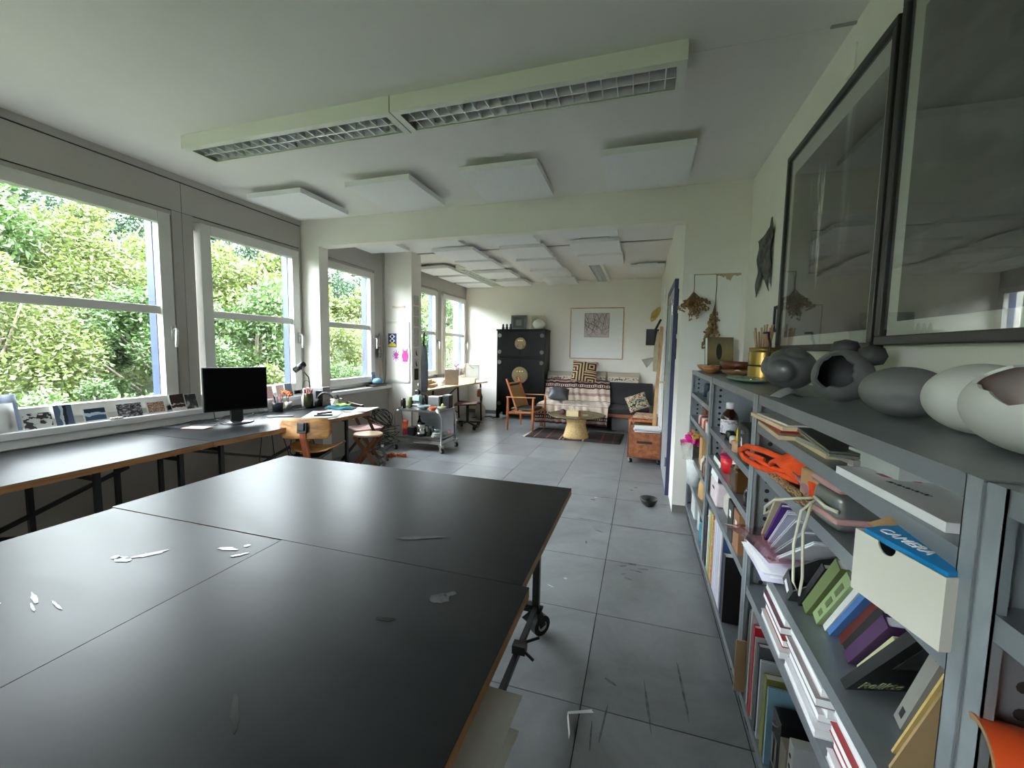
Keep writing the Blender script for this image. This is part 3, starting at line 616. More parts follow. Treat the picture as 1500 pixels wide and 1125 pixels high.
simple('black_board', MB().box(-.16, -.08, 0, .16, .08, .004), mt('slate_black', (.03, .032, .036), .4), 'flat black portfolio board left of the monitor foot on the desk', 'board', (-3.38, 2.33, .7485), .3, smooth=False)
simple('orange_print', MB().box(-.09, -.05, 0, .09, .05, .002), cloud_mat('orange_print_m', [(.4, sc(215, 140, 110)), (.6, sc(160, 150, 150))], 3), 'flat orange and grey print lying left of the monitor foot', 'print', (-3.26, 2.30, .7535), .25, smooth=False)
ca = MB()
for k in range(5):
    R_ = random.Random(40 + k); p0 = Vector((-3.5 + .03 * k, 2.2 + .15 * k, .753)); pts = [p0 + Vector((.05 * math.sin(1.7 * i + k) + .02 * k, .09 * i, .004 + .006 * R_.random())) for i in range(10)]
    ca.tube(pts, .0035, 6)
tag(obj('cable_tangle', ca, RUBBER, smooth=True), 'black cables trailing along the back of the window desk', 'cable')

# ---------------------------------------------------------------- cards leaning on the window ledge
def cards():
    W = (.78, .77, .75)
    birds = cloud_mat('card_birds', [(.0, W), (.53, W), (.56, (.06, .05, .06))], 3.2, .6, 0, 2)
    blue = ramp_mat('card_moon', 'Y', [(0, sc(96, 112, 140)), (.32, sc(210, 222, 235)), (.45, sc(40, 44, 60)), (.66, sc(88, 104, 134))], .5, jitter=.35, jscale=2.2)
    swan = ramp_mat('card_swan', 'Z', [(0, sc(60, 92, 124)), (.42, sc(205, 220, 235)), (.62, sc(28, 54, 82))], .5, jitter=.5, jscale=2.4)
    bw = cloud_mat('card_forest', [(.35, (.01, .01, .012)), (.5, (.12, .11, .13)), (.62, (.6, .58, .62))], 6, .5)
    brown = cloud_mat('card_crowd', [(.35, sc(70, 44, 36)), (.5, sc(170, 130, 105)), (.65, sc(225, 210, 190))], 11, .6)
    dark = ramp_mat('card_figure', 'Z', [(0, W), (.2, (.05, .02, .02)), (.38, W), (.42, (.035, .012, .014))], .6, jitter=.3, jscale=5)
    port = cloud_mat('card_portrait', [(.4, (.03, .03, .034)), (.56, (.08, .08, .085)), (.66, (.5, .49, .49))], 2.2, .6, .2, 2)
    border = mt('card_white', (.78, .78, .77), .6, var=.02)
    L = [('white postcard of two dark birds leaning on the window ledge', 1.50, 1.63, .098, birds, 0), ('upright blue postcard with a pale crescent on the window ledge', 1.645, 1.735, .135, blue, 0),
         ('white-bordered dark blue postcard of a pale swan shape on the ledge', 1.785, 1.915, .098, swan, .008), ('black and white landscape postcard on the window ledge', 1.975, 2.13, .1, bw, 0),
         ('white-bordered brown postcard of small figures on the window ledge', 2.16, 2.295, .1, brown, .01), ('white card with a dark brown figure, below the window handle', 2.335, 2.44, .135, dark, 0), ('dark grey portrait postcard next to the window mullion', 2.445, 2.545, .13, port, .004)]
    for lab, a, b, h, m, bd in L:
        t = thing('postcard', lab, 'postcard', (-3.572, (a + b) / 2, .857), rot=(0, -.28, 0), group=None)
        w = (b - a) / 2
        obj('card', MB().box(-.0015, -w, 0, .0, w, h), border, t)
        obj('picture', MB().box(0, -w + bd, bd, .0008, w - bd, h - bd), m, t)
cards()
fb = thing('paper_folder', 'blue and white folded papers standing at the left end of the ledge', 'paper', (-3.565, 1.43, .857))
obj('blue_sheet', MB().sheet(lambda u, v: (-.02 - .05 * v + .012 * math.sin(5 * u), -.06 + .13 * u, .22 * v), 8, 4, .001), mt('pale_blue_sheet', sc(160, 172, 195), .7), fb, smooth=True)
obj('white_sheet', MB().sheet(lambda u, v: (-.005 - .04 * v, -.09 + .13 * u, .17 * v), 3, 3, .001), PAPER, fb, smooth=True)
sh = thing('sea_shells', 'small heap of pale shells on the window ledge before the landscape postcard', 'shell', (-3.56, 1.955, .855))
for k in range(5): obj('shell', MB().lathe([(.002, 0), (.011, .004), (.009, .012), (.002, .016)], (.0 + .006 * (k % 2), -.03 + .015 * k, 0), 10), mt('shell_cream', (.7, .64, .58), .5), sh, smooth=True)
def upcard(lab, y, z, w, h, m, x=-3.572, tilt=-.2, nm='postcard'):
    t = thing(nm, lab, 'postcard', (x, y, z), rot=(0, tilt, 0)); obj('card', MB().box(-.0015, -w / 2, 0, 0, w / 2, h), PAPER, t); obj('picture', MB().box(0, -w / 2 + .003, .003, .0008, w / 2 - .003, h - .003), m, t)
upcard('grey card leaning on the ledge just right of the monitor', 3.10, .857, .09, .12, mt('slate_card', sc(90, 92, 98), .6))
upcard('pale pink card with a dark sprig on the ledge right of the monitor', 3.24, .857, .11, .125, cloud_mat('sprig', [(.0, sc(205, 190, 192)), (.6, sc(205, 190, 192)), (.63, sc(90, 60, 66))], 6, .6, 2))
upcard('blue-grey card over a black one on the ledge under the desk lamp', 3.50, .857, .10, .14, ramp_mat('bluegrey', 'Z', [(0, (.02, .02, .022)), (.3, sc(120, 134, 152))], .5))
upcard('white photo leaning on the ledge left of the desk lamp', 3.39, .857, .1, .13, mt('white_photo', (.66, .64, .65), .6))

# ---------------------------------------------------------------- stools and bottle by the desk end
FOLDW = wood('stool_wood', sc(110, 66, 36), sc(160, 104, 62), .5, 'Z', 9, .15)
st = thing('folding_stool', 'folding wooden stool with pale round seat at the desk end', 'stool', (-2.98, 4.02, 0), .2)
obj('seat', MB().lathe([(.135, 0), (.145, .008), (.145, .022), (.135, .03)], n=28, sx=1.15), wood('pale_seat', sc(196, 160, 126), sc(232, 200, 168), .45, 'X', 5, .3), st, smooth=True, loc=(0, 0, .375))
for y in (-.1, .1):
    obj('leg', MB().bar((-.16, y, .01), (.13, y, .37), .035, .018, up=(0, 1, 0)), FOLDW, st); obj('leg', MB().bar((.16, y * .8, .01), (-.13, y * .8, .37), .035, .018, up=(0, 1, 0)), FOLDW, st)
obj('crossbar', MB().cyl((0, -.1, .19), (0, .1, .19), .01, 8).cyl((-.14, -.1, .04), (-.14, .1, .04), .01, 8).cyl((.14, -.09, .04), (.14, .09, .04), .01, 8), FOLDW, st)
fc = thing('folding_chair', 'dark folding chair with a faded pink seat behind the round stool', 'chair', (-3.2, 4.25, 0), -.5)
DKW = wood('dark_wood', sc(44, 26, 20), sc(84, 50, 38), .5, 'Z', 9, .15)
obj('seat', MB().sheet(lambda u, v: (-.17 + .34 * u, -.17 + .34 * v, .42 - .015 * math.sin(PI * u) * math.sin(PI * v)), 8, 8, .02), mt('faded_pink', sc(184, 148, 148), .6, var=.15), fc, smooth=True)
for s in (-.19, .19):
    obj('leg', MB().bar((s, .2, 0), (s, -.12, .72), .032, .018, up=(1, 0, 0)), DKW, fc); obj('leg', MB().bar((s * .9, -.22, 0), (s * .9, .17, .43), .03, .018, up=(1, 0, 0)), DKW, fc)
    obj('armrest', MB().bar((s, -.07, .6), (s, .22, .42), .022), DKW, fc)
obj('back_slat', MB().box(-.2, -.135, .64, .2, -.115, .72), DKW, fc); obj('stretcher', MB().bar((-.17, .17, .42), (.17, .17, .42), .02), DKW, fc)
bo = thing('water_bottle', 'clear plastic water bottle on the floor in front of the round stool', 'bottle', (-2.80, 4.03, 0))
PET = glass_mat('clear_plastic', (.82, .87, .88), .16)
obj('body', MB().lathe([(.036, 0), (.04, .01), (.04, .06), (.037, .07), (.04, .08), (.04, .15), (.034, .165), (.04, .18), (.038, .2), (.014, .245), (.013, .26)], n=20), PET, bo, smooth=True)
obj('cap', MB().lathe([(.016, .255), (.016, .28)], n=14), PAPER, bo)
bo2 = dup(bo, (-2.76, 5.95, 0), 0, 'clear plastic water bottle on the floor right of the steel trolley')
cb = MB(); R_ = random.Random(11)
for k in range(5): cb.tube([(.13 * math.cos(t + k) * (1 + .1 * k), .05 * math.sin(2 * t) + .02 * k, .15 + .12 * math.sin(t + .3 * k)) for t in [2 * PI * i / 20 for i in range(20)]], .006, 6, True)
tag(obj('cable_coil', cb, RUBBER, smooth=True, loc=(-3.25, 3.3, .0)), 'coil of black cables on the floor under the desk end', 'cable')
hb = MB()
for k in range(6): 
    y = 3.0 + .12 * k; hb.tube([(-3.45, y, .7), (-3.44, y + .02, .5), (-3.42, y - .03 + .05 * (k % 3), .3), (-3.4, y + .08, .06 + .1 * (k % 2))], .004, 6)
tag(obj('hanging_cables', hb, RUBBER, smooth=True), 'black cables hanging under the far end of the window desk', 'cable')
cb = MB()
for k in range(6): cb.tube([(.1 * math.cos(t + k) * (1 + .08 * k), .06 * math.sin(2 * t + k), .12 * math.sin(t + .4 * k)) for t in [2 * PI * i / 18 for i in range(18)]], .005, 5, True)
tag(obj('cable_bundle', cb, RUBBER, smooth=True, loc=(-3.4, 4.9, .42), rot=(0, 0, .6)), 'bundle of dark cables hung on the wall left of the trolley', 'cable')
cb = MB(); R_ = random.Random(5)
for k in range(5): cb.tube([(-3.4 + .28 * R_.random(), 4.55 + .4 * R_.random(), .32 - .3 * i / 7 + .02 * R_.random()) for i in range(8)], .005, 5)
tag(obj('cable_heap', cb, RUBBER, smooth=True), 'loose grey cables heaped on the floor left of the trolley', 'cable')
pg = thing('power_strip', 'black plugs on a white wall socket left of the trolley', 'socket', (-3.6, 4.62, .47)); obj('socket', MB().box(.0, -.1, -.03, .02, .1, .05), PAPER, pg, bevel=.004)
for y in (-.05, .06): obj('plug', MB().cyl((.02, y, .02), (.07, y, .02), .018, 10), RUBBER, pg)
om = MB(); R_ = random.Random(8)
for k in range(26): om.cbox((.16 * R_.uniform(-1, 1), .05 * R_.uniform(-1, 1), .015 + .02 * R_.random()), (.04, .03, .025), (R_.random() * 3, R_.random() * 3, R_.random() * 3))
o = tag(obj('dried_leaves', om, cloud_mat('leaf_orange', [(.4, sc(120, 48, 24)), (.6, sc(214, 110, 48))], 20, .8, coords='Object'), loc=(-2.98, 4.5, .0), rot=(0, 0, .5)), 'string of orange dried leaves on the floor left of the trolley', 'leaves'); o['kind'] = 'stuff'
# ---------------------------------------------------------------- pillar: prints, sheet, stack of pictures, coat
PS = thing('paper_sheet', 'large blank white drawing sheet pinned to the pillar front', 'paper', (-3.44, 5.345, 0))
obj('sheet', MB().sheet(lambda u, v: (-.20 + .41 * u, -.004 - .01 * max(0, abs(u - .5) - .35) - .006 * (1 - v) ** 4, .87 + .9 * v), 12, 14, .001), mt('sheet_ivory', (.83, .81, .74), .85, var=.02), PS, smooth=True)
ep = thing('poster', 'blue print with two white diamond eyes over a yellow fruit shape on the pillar', 'poster', (-3.515, 5.332, 1.498))
obj('sheet', MB().box(-.068, 0, -.1, .068, .003, .1), mt('print_blue', sc(48, 62, 130), .6), ep)
YW = mt('print_yellow', sc(240, 214, 40), .6); KB = mt('print_black', (.015, .015, .02), .6)
e = MB(); 
for z in (.055, -.008): e.prism([(-.05, z), (0, z + .036), (.05, z), (0, z - .036)], -.0015, -.0005, 'y')
obj('diamond', e, PAPER, ep)
e = MB()
for z in (.055, -.008): e.prism([(.02 * math.cos(a), z + .02 * math.sin(a)) for a in [2 * PI * k / 16 for k in range(16)]], -.003, -.002, 'y')
obj('pupil', e, KB, ep)
obj('fruit_shape', MB().prism([(-.06, -.09), (.06, -.09), (.066, -.07), (.04, -.048), (.012, -.04), (-.012, -.04), (-.04, -.048), (-.066, -.07)], -.0015, -.0005, 'y'), YW, ep)
pp_ = thing('print', 'small white print of a purple leggy splash on the pillar', 'print', (-3.451, 5.332, 1.275))
obj('sheet', MB().box(-.072, 0, -.095, .072, .003, .095), PAPER, pp_)
PU = mt('print_purple', sc(190, 60, 170), .6)
e = MB(); e.prism([((.034 + .012 * math.sin(5 * a)) * math.cos(a), .05 * math.sin(a)) for a in [2 * PI * k / 30 for k in range(30)]], -.0016, -.0006, 'y')
for k in range(10):
    a = 2 * PI * k / 10 + .2; x0, z0_ = .03 * math.cos(a), .045 * math.sin(a)
    e.tube([(x0, -.0005, z0_), (x0 * 1.6, -.0005, z0_ * 1.35 + .01 * (-1) ** k), (x0 * 1.95, -.0005, z0_ * 1.7)], [.005, .004, .003], 5)
for k in range(8): 
    a = 2 * PI * k / 8; e.prism([(.058 * math.cos(a) + .006 * math.cos(b), .08 * math.sin(a) + .006 * math.sin(b)) for b in [2 * PI * i / 8 for i in range(8)]], -.0016, -.0006, 'y')
obj('splash', e, PU, pp_)
pk = thing('print', 'white print of a hot pink rounded shape on the pillar', 'print', (-3.299, 5.332, 1.28))
obj('sheet', MB().box(-.072, 0, -.105, .072, .003, .105), PAPER, pk)
obj('pink_shape', MB().prism([(-.042, -.095), (.04, -.095), (.044, -.06), (.058, -.02), (.052, .02), (.036, .05), (.042, .09), (.024, .1), (.018, .07), (-.022, .07), (-.03, .1), (-.044, .085), (-.036, .045), (-.054, .01), (-.056, -.03), (-.042, -.06)], -.0016, -.0006, 'y'), mt('print_pink', sc(248, 50, 140), .6), pk)
simple('coat_hook', MB().prism([(-.1, -.02), (.1, -.02), (.105, .01), (.085, .018), (.05, .005), (-.05, .005), (-.085, .018), (-.105, .01)], -.012, 0, 'y'), mt('beige_wood', sc(205, 190, 172), .6), 'small beige wooden rail screwed high on the pillar', 'hook', (-3.41, 5.349, 1.985), smooth=False)
sketch = cloud_mat('pencil_sketch', [(.0, sc(214, 208, 198)), (.44, sc(214, 208, 198)), (.5, sc(176, 172, 164)), (.56, sc(214, 208, 198))], 4, .7, 1.5)
for k, z in enumerate((2.09, 1.93, 1.78, 1.62, 1.48)):
    t = thing('drawing', ['topmost faint pencil drawing in the column on the pillar side', 'second faint pencil drawing from the top on the pillar side', 'third faint pencil drawing from the top on the pillar side', 'fourth faint pencil drawing from the top on the pillar side', 'lowest of the faint pencil drawings, above the black marks'][k], 'drawing', (-3.198, 5.475, z), group='drawings on the pillar side')
    obj('sheet', MB().box(-.001, -.075, -.068, .002, .075, .068), sketch, t)
for k, z in enumerate((1.325, 1.165)):
    t = thing('drawing', ['upper drawing of a pointed black mark on the pillar side', 'lower drawing of a pointed black mark on the pillar side'][k], 'drawing', (-3.198, 5.475, z), group='drawings on the pillar side')
    obj('sheet', MB().box(-.001, -.075, -.072, .002, .075, .072), mt('sketch_paper', sc(218, 212, 203), .7, var=.02), t)
    obj('black_mark', MB().prism([(-.015, .055), (-.005, .02), (.03, -.05), (-.01, -.045), (-.022, -.01)], .0022, .003, 'x'), KB, t)
t = thing('drawing', 'small dark red-black picture at the bottom of the pillar column', 'drawing', (-3.198, 5.475, 1.0)); obj('sheet', MB().box(-.001, -.06, -.085, .002, .06, .085), KB, t); obj('centre_panel', MB().box(.002, -.028, -.06, .003, .028, .06), mt('dark_red', sc(70, 44, 44), .6), t)
ct = thing('coat', 'grey-blue coat hanging on the far edge of the pillar', 'coat', (-3.17, 5.655, 0))
obj('body', MB().lathe([(.06, .72), (.075, .9), (.07, 1.2), (.05, 1.4), (.02, 1.44)], sx=.9, sy=.6, n=18), mt('coat_cloth', sc(120, 124, 132), .9, var=.15, bump=.2), ct, smooth=True)
obj('hanger_hook', MB().tube([(0, -.02, 1.42), (0, 0, 1.52), (0, .0, 1.6), (.02, -.02, 1.62)], .012, 8), BLACKM, ct, smooth=True)
# things on the ledge of the third window
sf = thing('shoe_last', 'grey felt shoe shape hanging at the edge of the third window', 'ornament', (-3.62, 5.17, 1.50), .3)
obj('felt', MB().lathe([(.005, -.09), (.045, -.085), (.05, -.03), (.03, .06), (.012, .1)], n=14, sx=.45), mt('felt_grey', sc(150, 142, 136), .9), sf, smooth=True)
sf2 = thing('shoe_last', 'black and grey shoe shape hanging below the grey felt one', 'ornament', (-3.62, 5.17, 1.33), .3)
obj('form', MB().lathe([(.005, -.1), (.055, -.095), (.06, -.05), (.05, .03), (.04, .07)], n=14, sx=.45), cloud_mat('shoe_dark', [(.4, (.03, .03, .03)), (.6, (.25, .24, .23))], 5), sf2, smooth=True)
obj('cord', MB().tube([(0, 0, -.1), (0, .005, -.25), (0, 0, -.42)], .006, 6), mt('beige_cord', sc(190, 160, 135), .8), sf2, smooth=True)
upcard('blue-grey postcard leaning against the third window frame', 5.01, .845, .09, .2, cloud_mat('bluecard', [(.4, sc(70, 84, 110)), (.6, sc(120, 140, 165))], 3, .6), x=-3.6, tilt=-.1)
upcard('small framed white card on the ledge right of the blue cloth', 5.17, .845, .09, .13, cloud_mat('whitecard2', [(.45, sc(190, 190, 196)), (.55, sc(110, 120, 140))], 4, .6), x=-3.6, tilt=-.15)
simple('blue_cloth', MB().lathe([(.02, 0), (.075, .01), (.09, .04), (.06, .075), (.02, .085)], n=18, sx=.7, sy=1.1), mt('sky_blue_cloth', sc(110, 160, 190), .9, var=.25, bump=.3, scale=20), 'crumpled sky blue cloth on the dark tray below the third window', 'cloth', (-3.56, 5.03, .872))
simple('dark_tray', MB().box(-.07, -.15, 0, .06, .15, .028), mt('dark_brown_tray', sc(62, 50, 46), .6), 'flat dark brown tray on the ledge at the third window', 'tray', (-3.57, 5.02, .8425), smooth=False, bevel=.005)
simple('black_strap', MB().tube([(0, -.05, .006), (.01, .05, .012), (0, .15, .006)], .008, 6), RUBBER, 'short black strap lying on the ledge behind the grey box', 'strap', (-3.56, 3.96, .843))

# ---------------------------------------------------------------- steel trolley
tr = thing('trolley', 'two-tier stainless steel trolley on casters beside the pillar', 'trolley', (0, 0, 0))
STEEL = mt('stainless', (.55, .55, .54), .28, .95, var=.1)
tx0, tx1, ty0, ty1 = -3.19, -2.49, 4.89, 5.33
for x in (tx0, tx1):
    for y in (ty0, ty1):
        s = 1 if x == tx0 else -1
        obj('leg', MB().tube([(x, y, .075), (x, y, .47), (x + s * .03, y, .53), (x + s * .07, y, .555)], .0125, 10), STEEL, tr, smooth=True)
for z, nm in ((.545, 'upper_tray'), (.175, 'lower_tray')):
    obj(nm, MB().box(tx0 + .01, ty0, z, tx1 - .01, ty1, z + .006).box(tx0 + .01, ty0, z, tx0 + .016, ty1, z + .022).box(tx1 - .016, ty0, z, tx1 - .01, ty1, z + .022).box(tx0 + .01, ty0, z - .012, tx1 - .01, ty0 + .006, z + .014).box(tx0 + .01, ty1 - .006, z, tx1 - .01, ty1, z + .022), STEEL, tr)
obj('under_tray', MB().box(tx0 + .2, ty0 + .02, .105, tx1 - .02, ty1 - .03, .15), ALU, tr, bevel=.006)
obj('back_panel', MB().box(tx0 + .12, ty1 - .02, .2, tx1 - .02, ty1 - .012, .53), mt('white_enamel', (.7, .71, .76), .3), tr)
obj('cable', MB().tube([(tx0 + .1, ty0 - .0, .54), (tx0 + .12, ty0 + .02, .35), (tx0 + .1, ty0 + .05, .2)], .004, 6), RUBBER, tr, smooth=True)
for x in (tx0, tx1):
    for y in (ty0, ty1): caster(tr, x, y, .032, 2.5, mat=ALU)
zt = .552
simple('coffee_jar', MB().lathe([(.034, 0), (.036, .1), (.03, .112), (.032, .14)], n=18), mt('dark_jar', (.025, .018, .016), .25), 'dark jar at the left end of the trolley top', 'jar', (-3.14, 5.02, zt))
simple('coffee_jar', MB().lathe([(.03, 0), (.032, .11), (.026, .12), (.028, .145)], n=18), mt('brown_jar', (.06, .035, .025), .25), 'slim brown jar behind the dark jar on the trolley', 'jar', (-3.10, 5.16, zt))
simple('oil_bottle', bottle_mesh(.022, .16, .4, .45), mt('olive_oil', sc(130, 140, 70), .15), 'slim green-yellow bottle on the trolley top', 'bottle', (-3.055, 5.04, zt))
cm = thing('espresso_machine', 'pale mint espresso machine with round gauge on the trolley', 'coffee machine', (-2.99, 5.16, zt), -.1)
obj('body', MB().box(-.055, -.06, .0, .055, .08, .05).box(-.055, .0, .05, .055, .08, .12), STEEL, cm, bevel=.006); obj('tank', MB().box(-.058, -.055, .10, .058, .08, .17), mt('mint', sc(176, 206, 200), .25), cm, bevel=.008)
obj('gauge', MB().cyl((0, -.04, .215), (0, .02, .215), .034, 20), BLKP, cm); obj('gauge_ring', MB().tube([(.034 * math.cos(a), -.041, .215 + .034 * math.sin(a)) for a in [2 * PI * k / 20 for k in range(20)]], .004, 6, True), CHROME, cm, smooth=True)
obj('valve', MB().tube([(0, 0, .24), (.0, 0, .28), (.012, 0, .31), (.0, 0, .345)], [.012, .01, .014, .006], 10), CHROME, cm, smooth=True)
simple('coffee_grinder', MB().lathe([(.038, 0), (.04, .12), (.034, .13), (.036, .175), (.03, .18)], n=20), mt('black_gloss', (.01, .01, .011), .2), 'black cylindrical coffee grinder in the middle of the trolley', 'grinder', (-2.90, 5.2, zt))
simple('blue_bowl', MB().lathe([(.04, 0), (.085, .04), (.09, .055), (.085, .055), (.04, .012)], n=26), mt('bluegrey_ceramic', sc(120, 138, 146), .4), 'wide blue-grey bowl on the trolley top', 'bowl', (-2.82, 5.02, zt))
to = thing('toaster', 'silver toaster with black ends on the trolley', 'toaster', (-2.745, 5.235, zt)); obj('shell', MB().box(-.09, -.07, .005, .075, .07, .17), STEEL, to, bevel=.012); obj('end_panel', MB().box(.075, -.072, 0, .1, .072, .172), BLKP, to, bevel=.006); obj('slot', MB().box(-.07, -.035, .169, .06, -.012, .172).box(-.07, .012, .169, .06, .035, .172), DARKGAP, to)
simple('black_canister', MB().box(-.055, -.06, 0, .055, .06, .19), BLKP, 'tall black box at the right of the trolley top', 'canister', (-2.58, 5.265, zt), smooth=False, bevel=.012)
simple('orange_bowl', MB().lathe([(.035, 0), (.052, .035), (.054, .05), (.049, .05), (.03, .01)], n=22), mt('orange_ceramic', sc(214, 104, 66), .35), 'small orange bowl near the right front of the trolley', 'bowl', (-2.665, 4.985, zt))
simple('green_dish', MB().lathe([(.04, 0), (.06, .025), (.062, .05), (.055, .05), (.03, .01)], n=22), mt('sage_dish', sc(150, 152, 134), .45), 'stacked grey-green dish at the right end of the trolley', 'dish', (-2.565, 5.06, zt))
simple('yellow_lemon', MB().lathe([(.004, 0), (.02, .012), (.022, .022), (.006, .045)], n=14), mt('lime', sc(178, 190, 90), .5), 'yellow-green fruit on the grey-green dish', 'fruit', (-2.56, 5.07, .60))
zb = .184
rp_ = thing('snack_pack', 'red and orange packet standing on the lower trolley tray', 'packet', (-3.08, 4.98, zb), .2); obj('pack', MB().sheet(lambda u, v: (-.04 + .08 * u, -.02 * math.sin(PI * u) * math.sin(PI * v) - .01, .21 * v), 6, 8, .03), ramp_mat('pack_red', 'Z', [(0, sc(196, 40, 60)), (.45, sc(232, 110, 60)), (.75, sc(214, 60, 40))], .4), rp_, smooth=True)
simple('black_box', MB().box(-.055, -.05, 0, .055, .06, .125), BLKP, 'black box beside the red packet on the lower tray', 'box', (-2.985, 5.0, zb), smooth=False, bevel=.006)
simple('wine_bottle', bottle_mesh(.034, .25, .45, .38), mt('dark_green_glass', (.012, .02, .01), .1), 'dark wine bottle at the back of the lower tray', 'bottle', (-2.98, 5.18, zb))
kt = thing('kettle', 'shiny steel kettle with black base on the lower tray', 'kettle', (-2.86, 5.02, zb)); obj('body', MB().lathe([(.068, .03), (.07, .06), (.066, .155), (.05, .17)], n=26), CHROME, kt, smooth=True); obj('base', MB().lathe([(.073, 0), (.073, .03)], n=26), BLKP, kt); obj('lid', MB().lathe([(.056, .165), (.05, .18), (.012, .186), (.012, .2)], n=22), BLKP, kt, smooth=True); obj('handle', MB().tube([(.062, .0, .15), (.11, 0, .14), (.11, 0, .06), (.066, 0, .05)], .01, 8), BLKP, kt, smooth=True)
for k, (x, y, c) in enumerate(((-2.755, 5.06, sc(90, 104, 70)), (-2.70, 5.06, sc(60, 66, 84)))):
    t = thing('condiment_bottle', ['olive green condiment bottle beside the kettle', 'dark bottle with blue cap right of the olive one'][k], 'bottle', (x, y, zb)); obj('body', bottle_mesh(.023, .11, .3, .6), mt('cond%d' % k, c, .2), t, smooth=True); obj('cap', MB().lathe([(.016, .11), (.016, .135)], n=14), mt('cap%d' % k, [sc(200, 200, 196), sc(70, 80, 130)][k], .4), t)
for k in range(4):
    simple('plate', MB().lathe([(.05, 0), (.085 - .006 * k, .012), (.088 - .006 * k, .016), (.05, .005)], n=26), mt('plate%d' % (k % 2), [sc(206, 200, 190), sc(196, 212, 214)][k % 2], .3), ['lowest plate of the stack on the lower trolley tray', 'second plate from below in the stack on the tray', 'third plate from below in the stack on the tray', 'top plate of the stack on the lower trolley tray'][k], 'plate', (-2.6, 5.0, zb + .0165 * k), group='plates on the trolley')
simple('glass_bowl', MB().lathe([(.03, 0), (.06, .03), (.065, .055), (.06, .055), (.03, .008)], n=22), glass_mat('pale_glass', (.8, .9, .9), .25), 'glass bowl on top of the plate stack', 'bowl', (-2.6, 5.0, zb + .068))
simple('pink_cup', MB().lathe([(.02, 0), (.028, .03), (.028, .07), (.024, .07), (.018, .01)], n=18), mt('pinkish', sc(206, 160, 160), .4), 'pinkish cup at the back right of the lower tray', 'cup', (-2.53, 5.22, zb))

# ---------------------------------------------------------------- far plywood desk
fd = thing('desk', 'pale plywood desk on black steel legs under the far windows', 'desk')
BIRCH = wood('birch_ply', sc(206, 184, 140), sc(228, 210, 170), .5, 'Y', 6, .15)
obj('desktop', MB().prism([(-3.545, 5.7), (-3.13, 5.7), (-2.915, 7.75), (-3.545, 8.05)], .722, .748), BIRCH, fd, bevel=.002)
for (x, y) in ((-3.2, 6.05), (-3.5, 6.05), (-2.93, 7.45), (-3.45, 7.55)): obj('leg', MB().bar((x, y, 0), (x - .0, y - .06, .722), .026), BLACKM, fd)
obj('crossbar', MB().bar((-3.2, 6.02, .4), (-3.5, 6.02, .4), .018).bar((-2.93, 7.42, .35), (-3.45, 7.52, .35), .018), BLACKM, fd)
obj('brace', MB().bar((-3.5, 6.05, .12), (-3.45, 7.5, .65), .018).bar((-3.5, 6.05, .65), (-3.45, 7.5, .12), .018), BLACKM, fd)
fc2 = thing('swivel_chair', 'old swivel chair with small brown backrest at the plywood desk', 'chair', (-2.86, 6.62, 0), 1.75)
SEATW = wood('dark_seat', sc(70, 44, 32), sc(110, 74, 52), .45, 'X', 7, .2)
obj('seat', MB().sheet(lambda u, v: (-.19 + .38 * u, -.19 + .38 * v, .02 * math.cos(3 * (u - .5)) - .02 * v), 8, 8, .025), SEATW, fc2, smooth=True, loc=(0, 0, .46))
obj('backrest', bent_board(.27, .14, -.014, .03, .03), wood('brown_back', sc(120, 66, 34), sc(150, 88, 48), .45, 'X', 7, .2), fc2, smooth=True, loc=(0, -.22, .64))
obj('back_arm', MB().tube([(0, -.1, .43), (0, -.24, .46), (0, -.25, .56), (0, -.225, .64)], .014, 8), BLACKM, fc2, smooth=True); obj('column', MB().cyl((0, 0, .1), (0, 0, .45), .025, 12), BLACKM, fc2)
for k in range(4):
    a = PI / 4 + k * PI / 2; obj('leg', MB().bar((0, 0, .12), (.24 * math.cos(a), .24 * math.sin(a), .085), .035, .025), BLACKM, fc2)
    caster(fc2, .24 * math.cos(a), .24 * math.sin(a), .027, a)
zf = .749
simple('grey_carton', MB().box(-.12, -.1, 0, .12, -.095, .27).box(-.12, .08, 0, .12, .085, .15).box(-.12, -.1, 0, -.115, .085, .12).box(.115, -.1, 0, .12, .085, .12).box(-.12, -.1, 0, .12, .085, .004), mt('kraft_grey', sc(150, 132, 118), .8), 'open grey-brown carton with a tall back flap on the plywood desk', 'carton', (-3.22, 6.72, zf), .5, smooth=False)
simple('plaster_form', MB().lathe([(.05, 0), (.06, .03), (.05, .07), (.025, .1), (.005, .11)], n=18, sx=1.2), PAPER, 'white plaster form in front of the grey carton', 'sculpture', (-3.28, 6.42, zf))
simple('cream_tray', MB().box(-.16, -.14, 0, .16, .14, .006).box(-.16, -.14, .006, .16, -.134, .08).box(-.16, .134, .006, .16, .14, .08).box(-.16, -.134, .006, -.154, .134, .08).box(.154, -.134, .006, .16, .134, .08), mt('cream_board', sc(222, 214, 186), .7), 'open cream carton tray on the plywood desk', 'tray', (-3.16, 7.28, zf), .3, smooth=False)
simple('cane_tray', MB().box(-.13, -.15, 0, .13, .15, .05), wood('cane', sc(150, 100, 58), sc(196, 150, 96), .6, 'Y', 12, .2), 'brown wooden tray at the near end of the plywood desk', 'tray', (-3.36, 6.1, zf), .15, smooth=False, bevel=.004)
simple('straw_box', MB().box(-.08, -.08, 0, .08, .08, .07), mt('straw', sc(206, 184, 120), .8), 'straw yellow box on top of the brown tray', 'box', (-3.4, 6.12, zf + .0515), .1, smooth=False, bevel=.004)
simple('wood_block', MB().box(-.03, -.05, 0, .03, .05, .1), BIRCH, 'small pale wood block beside the grey carton', 'block', (-3.38, 6.52, zf), .2, smooth=False, bevel=.003)
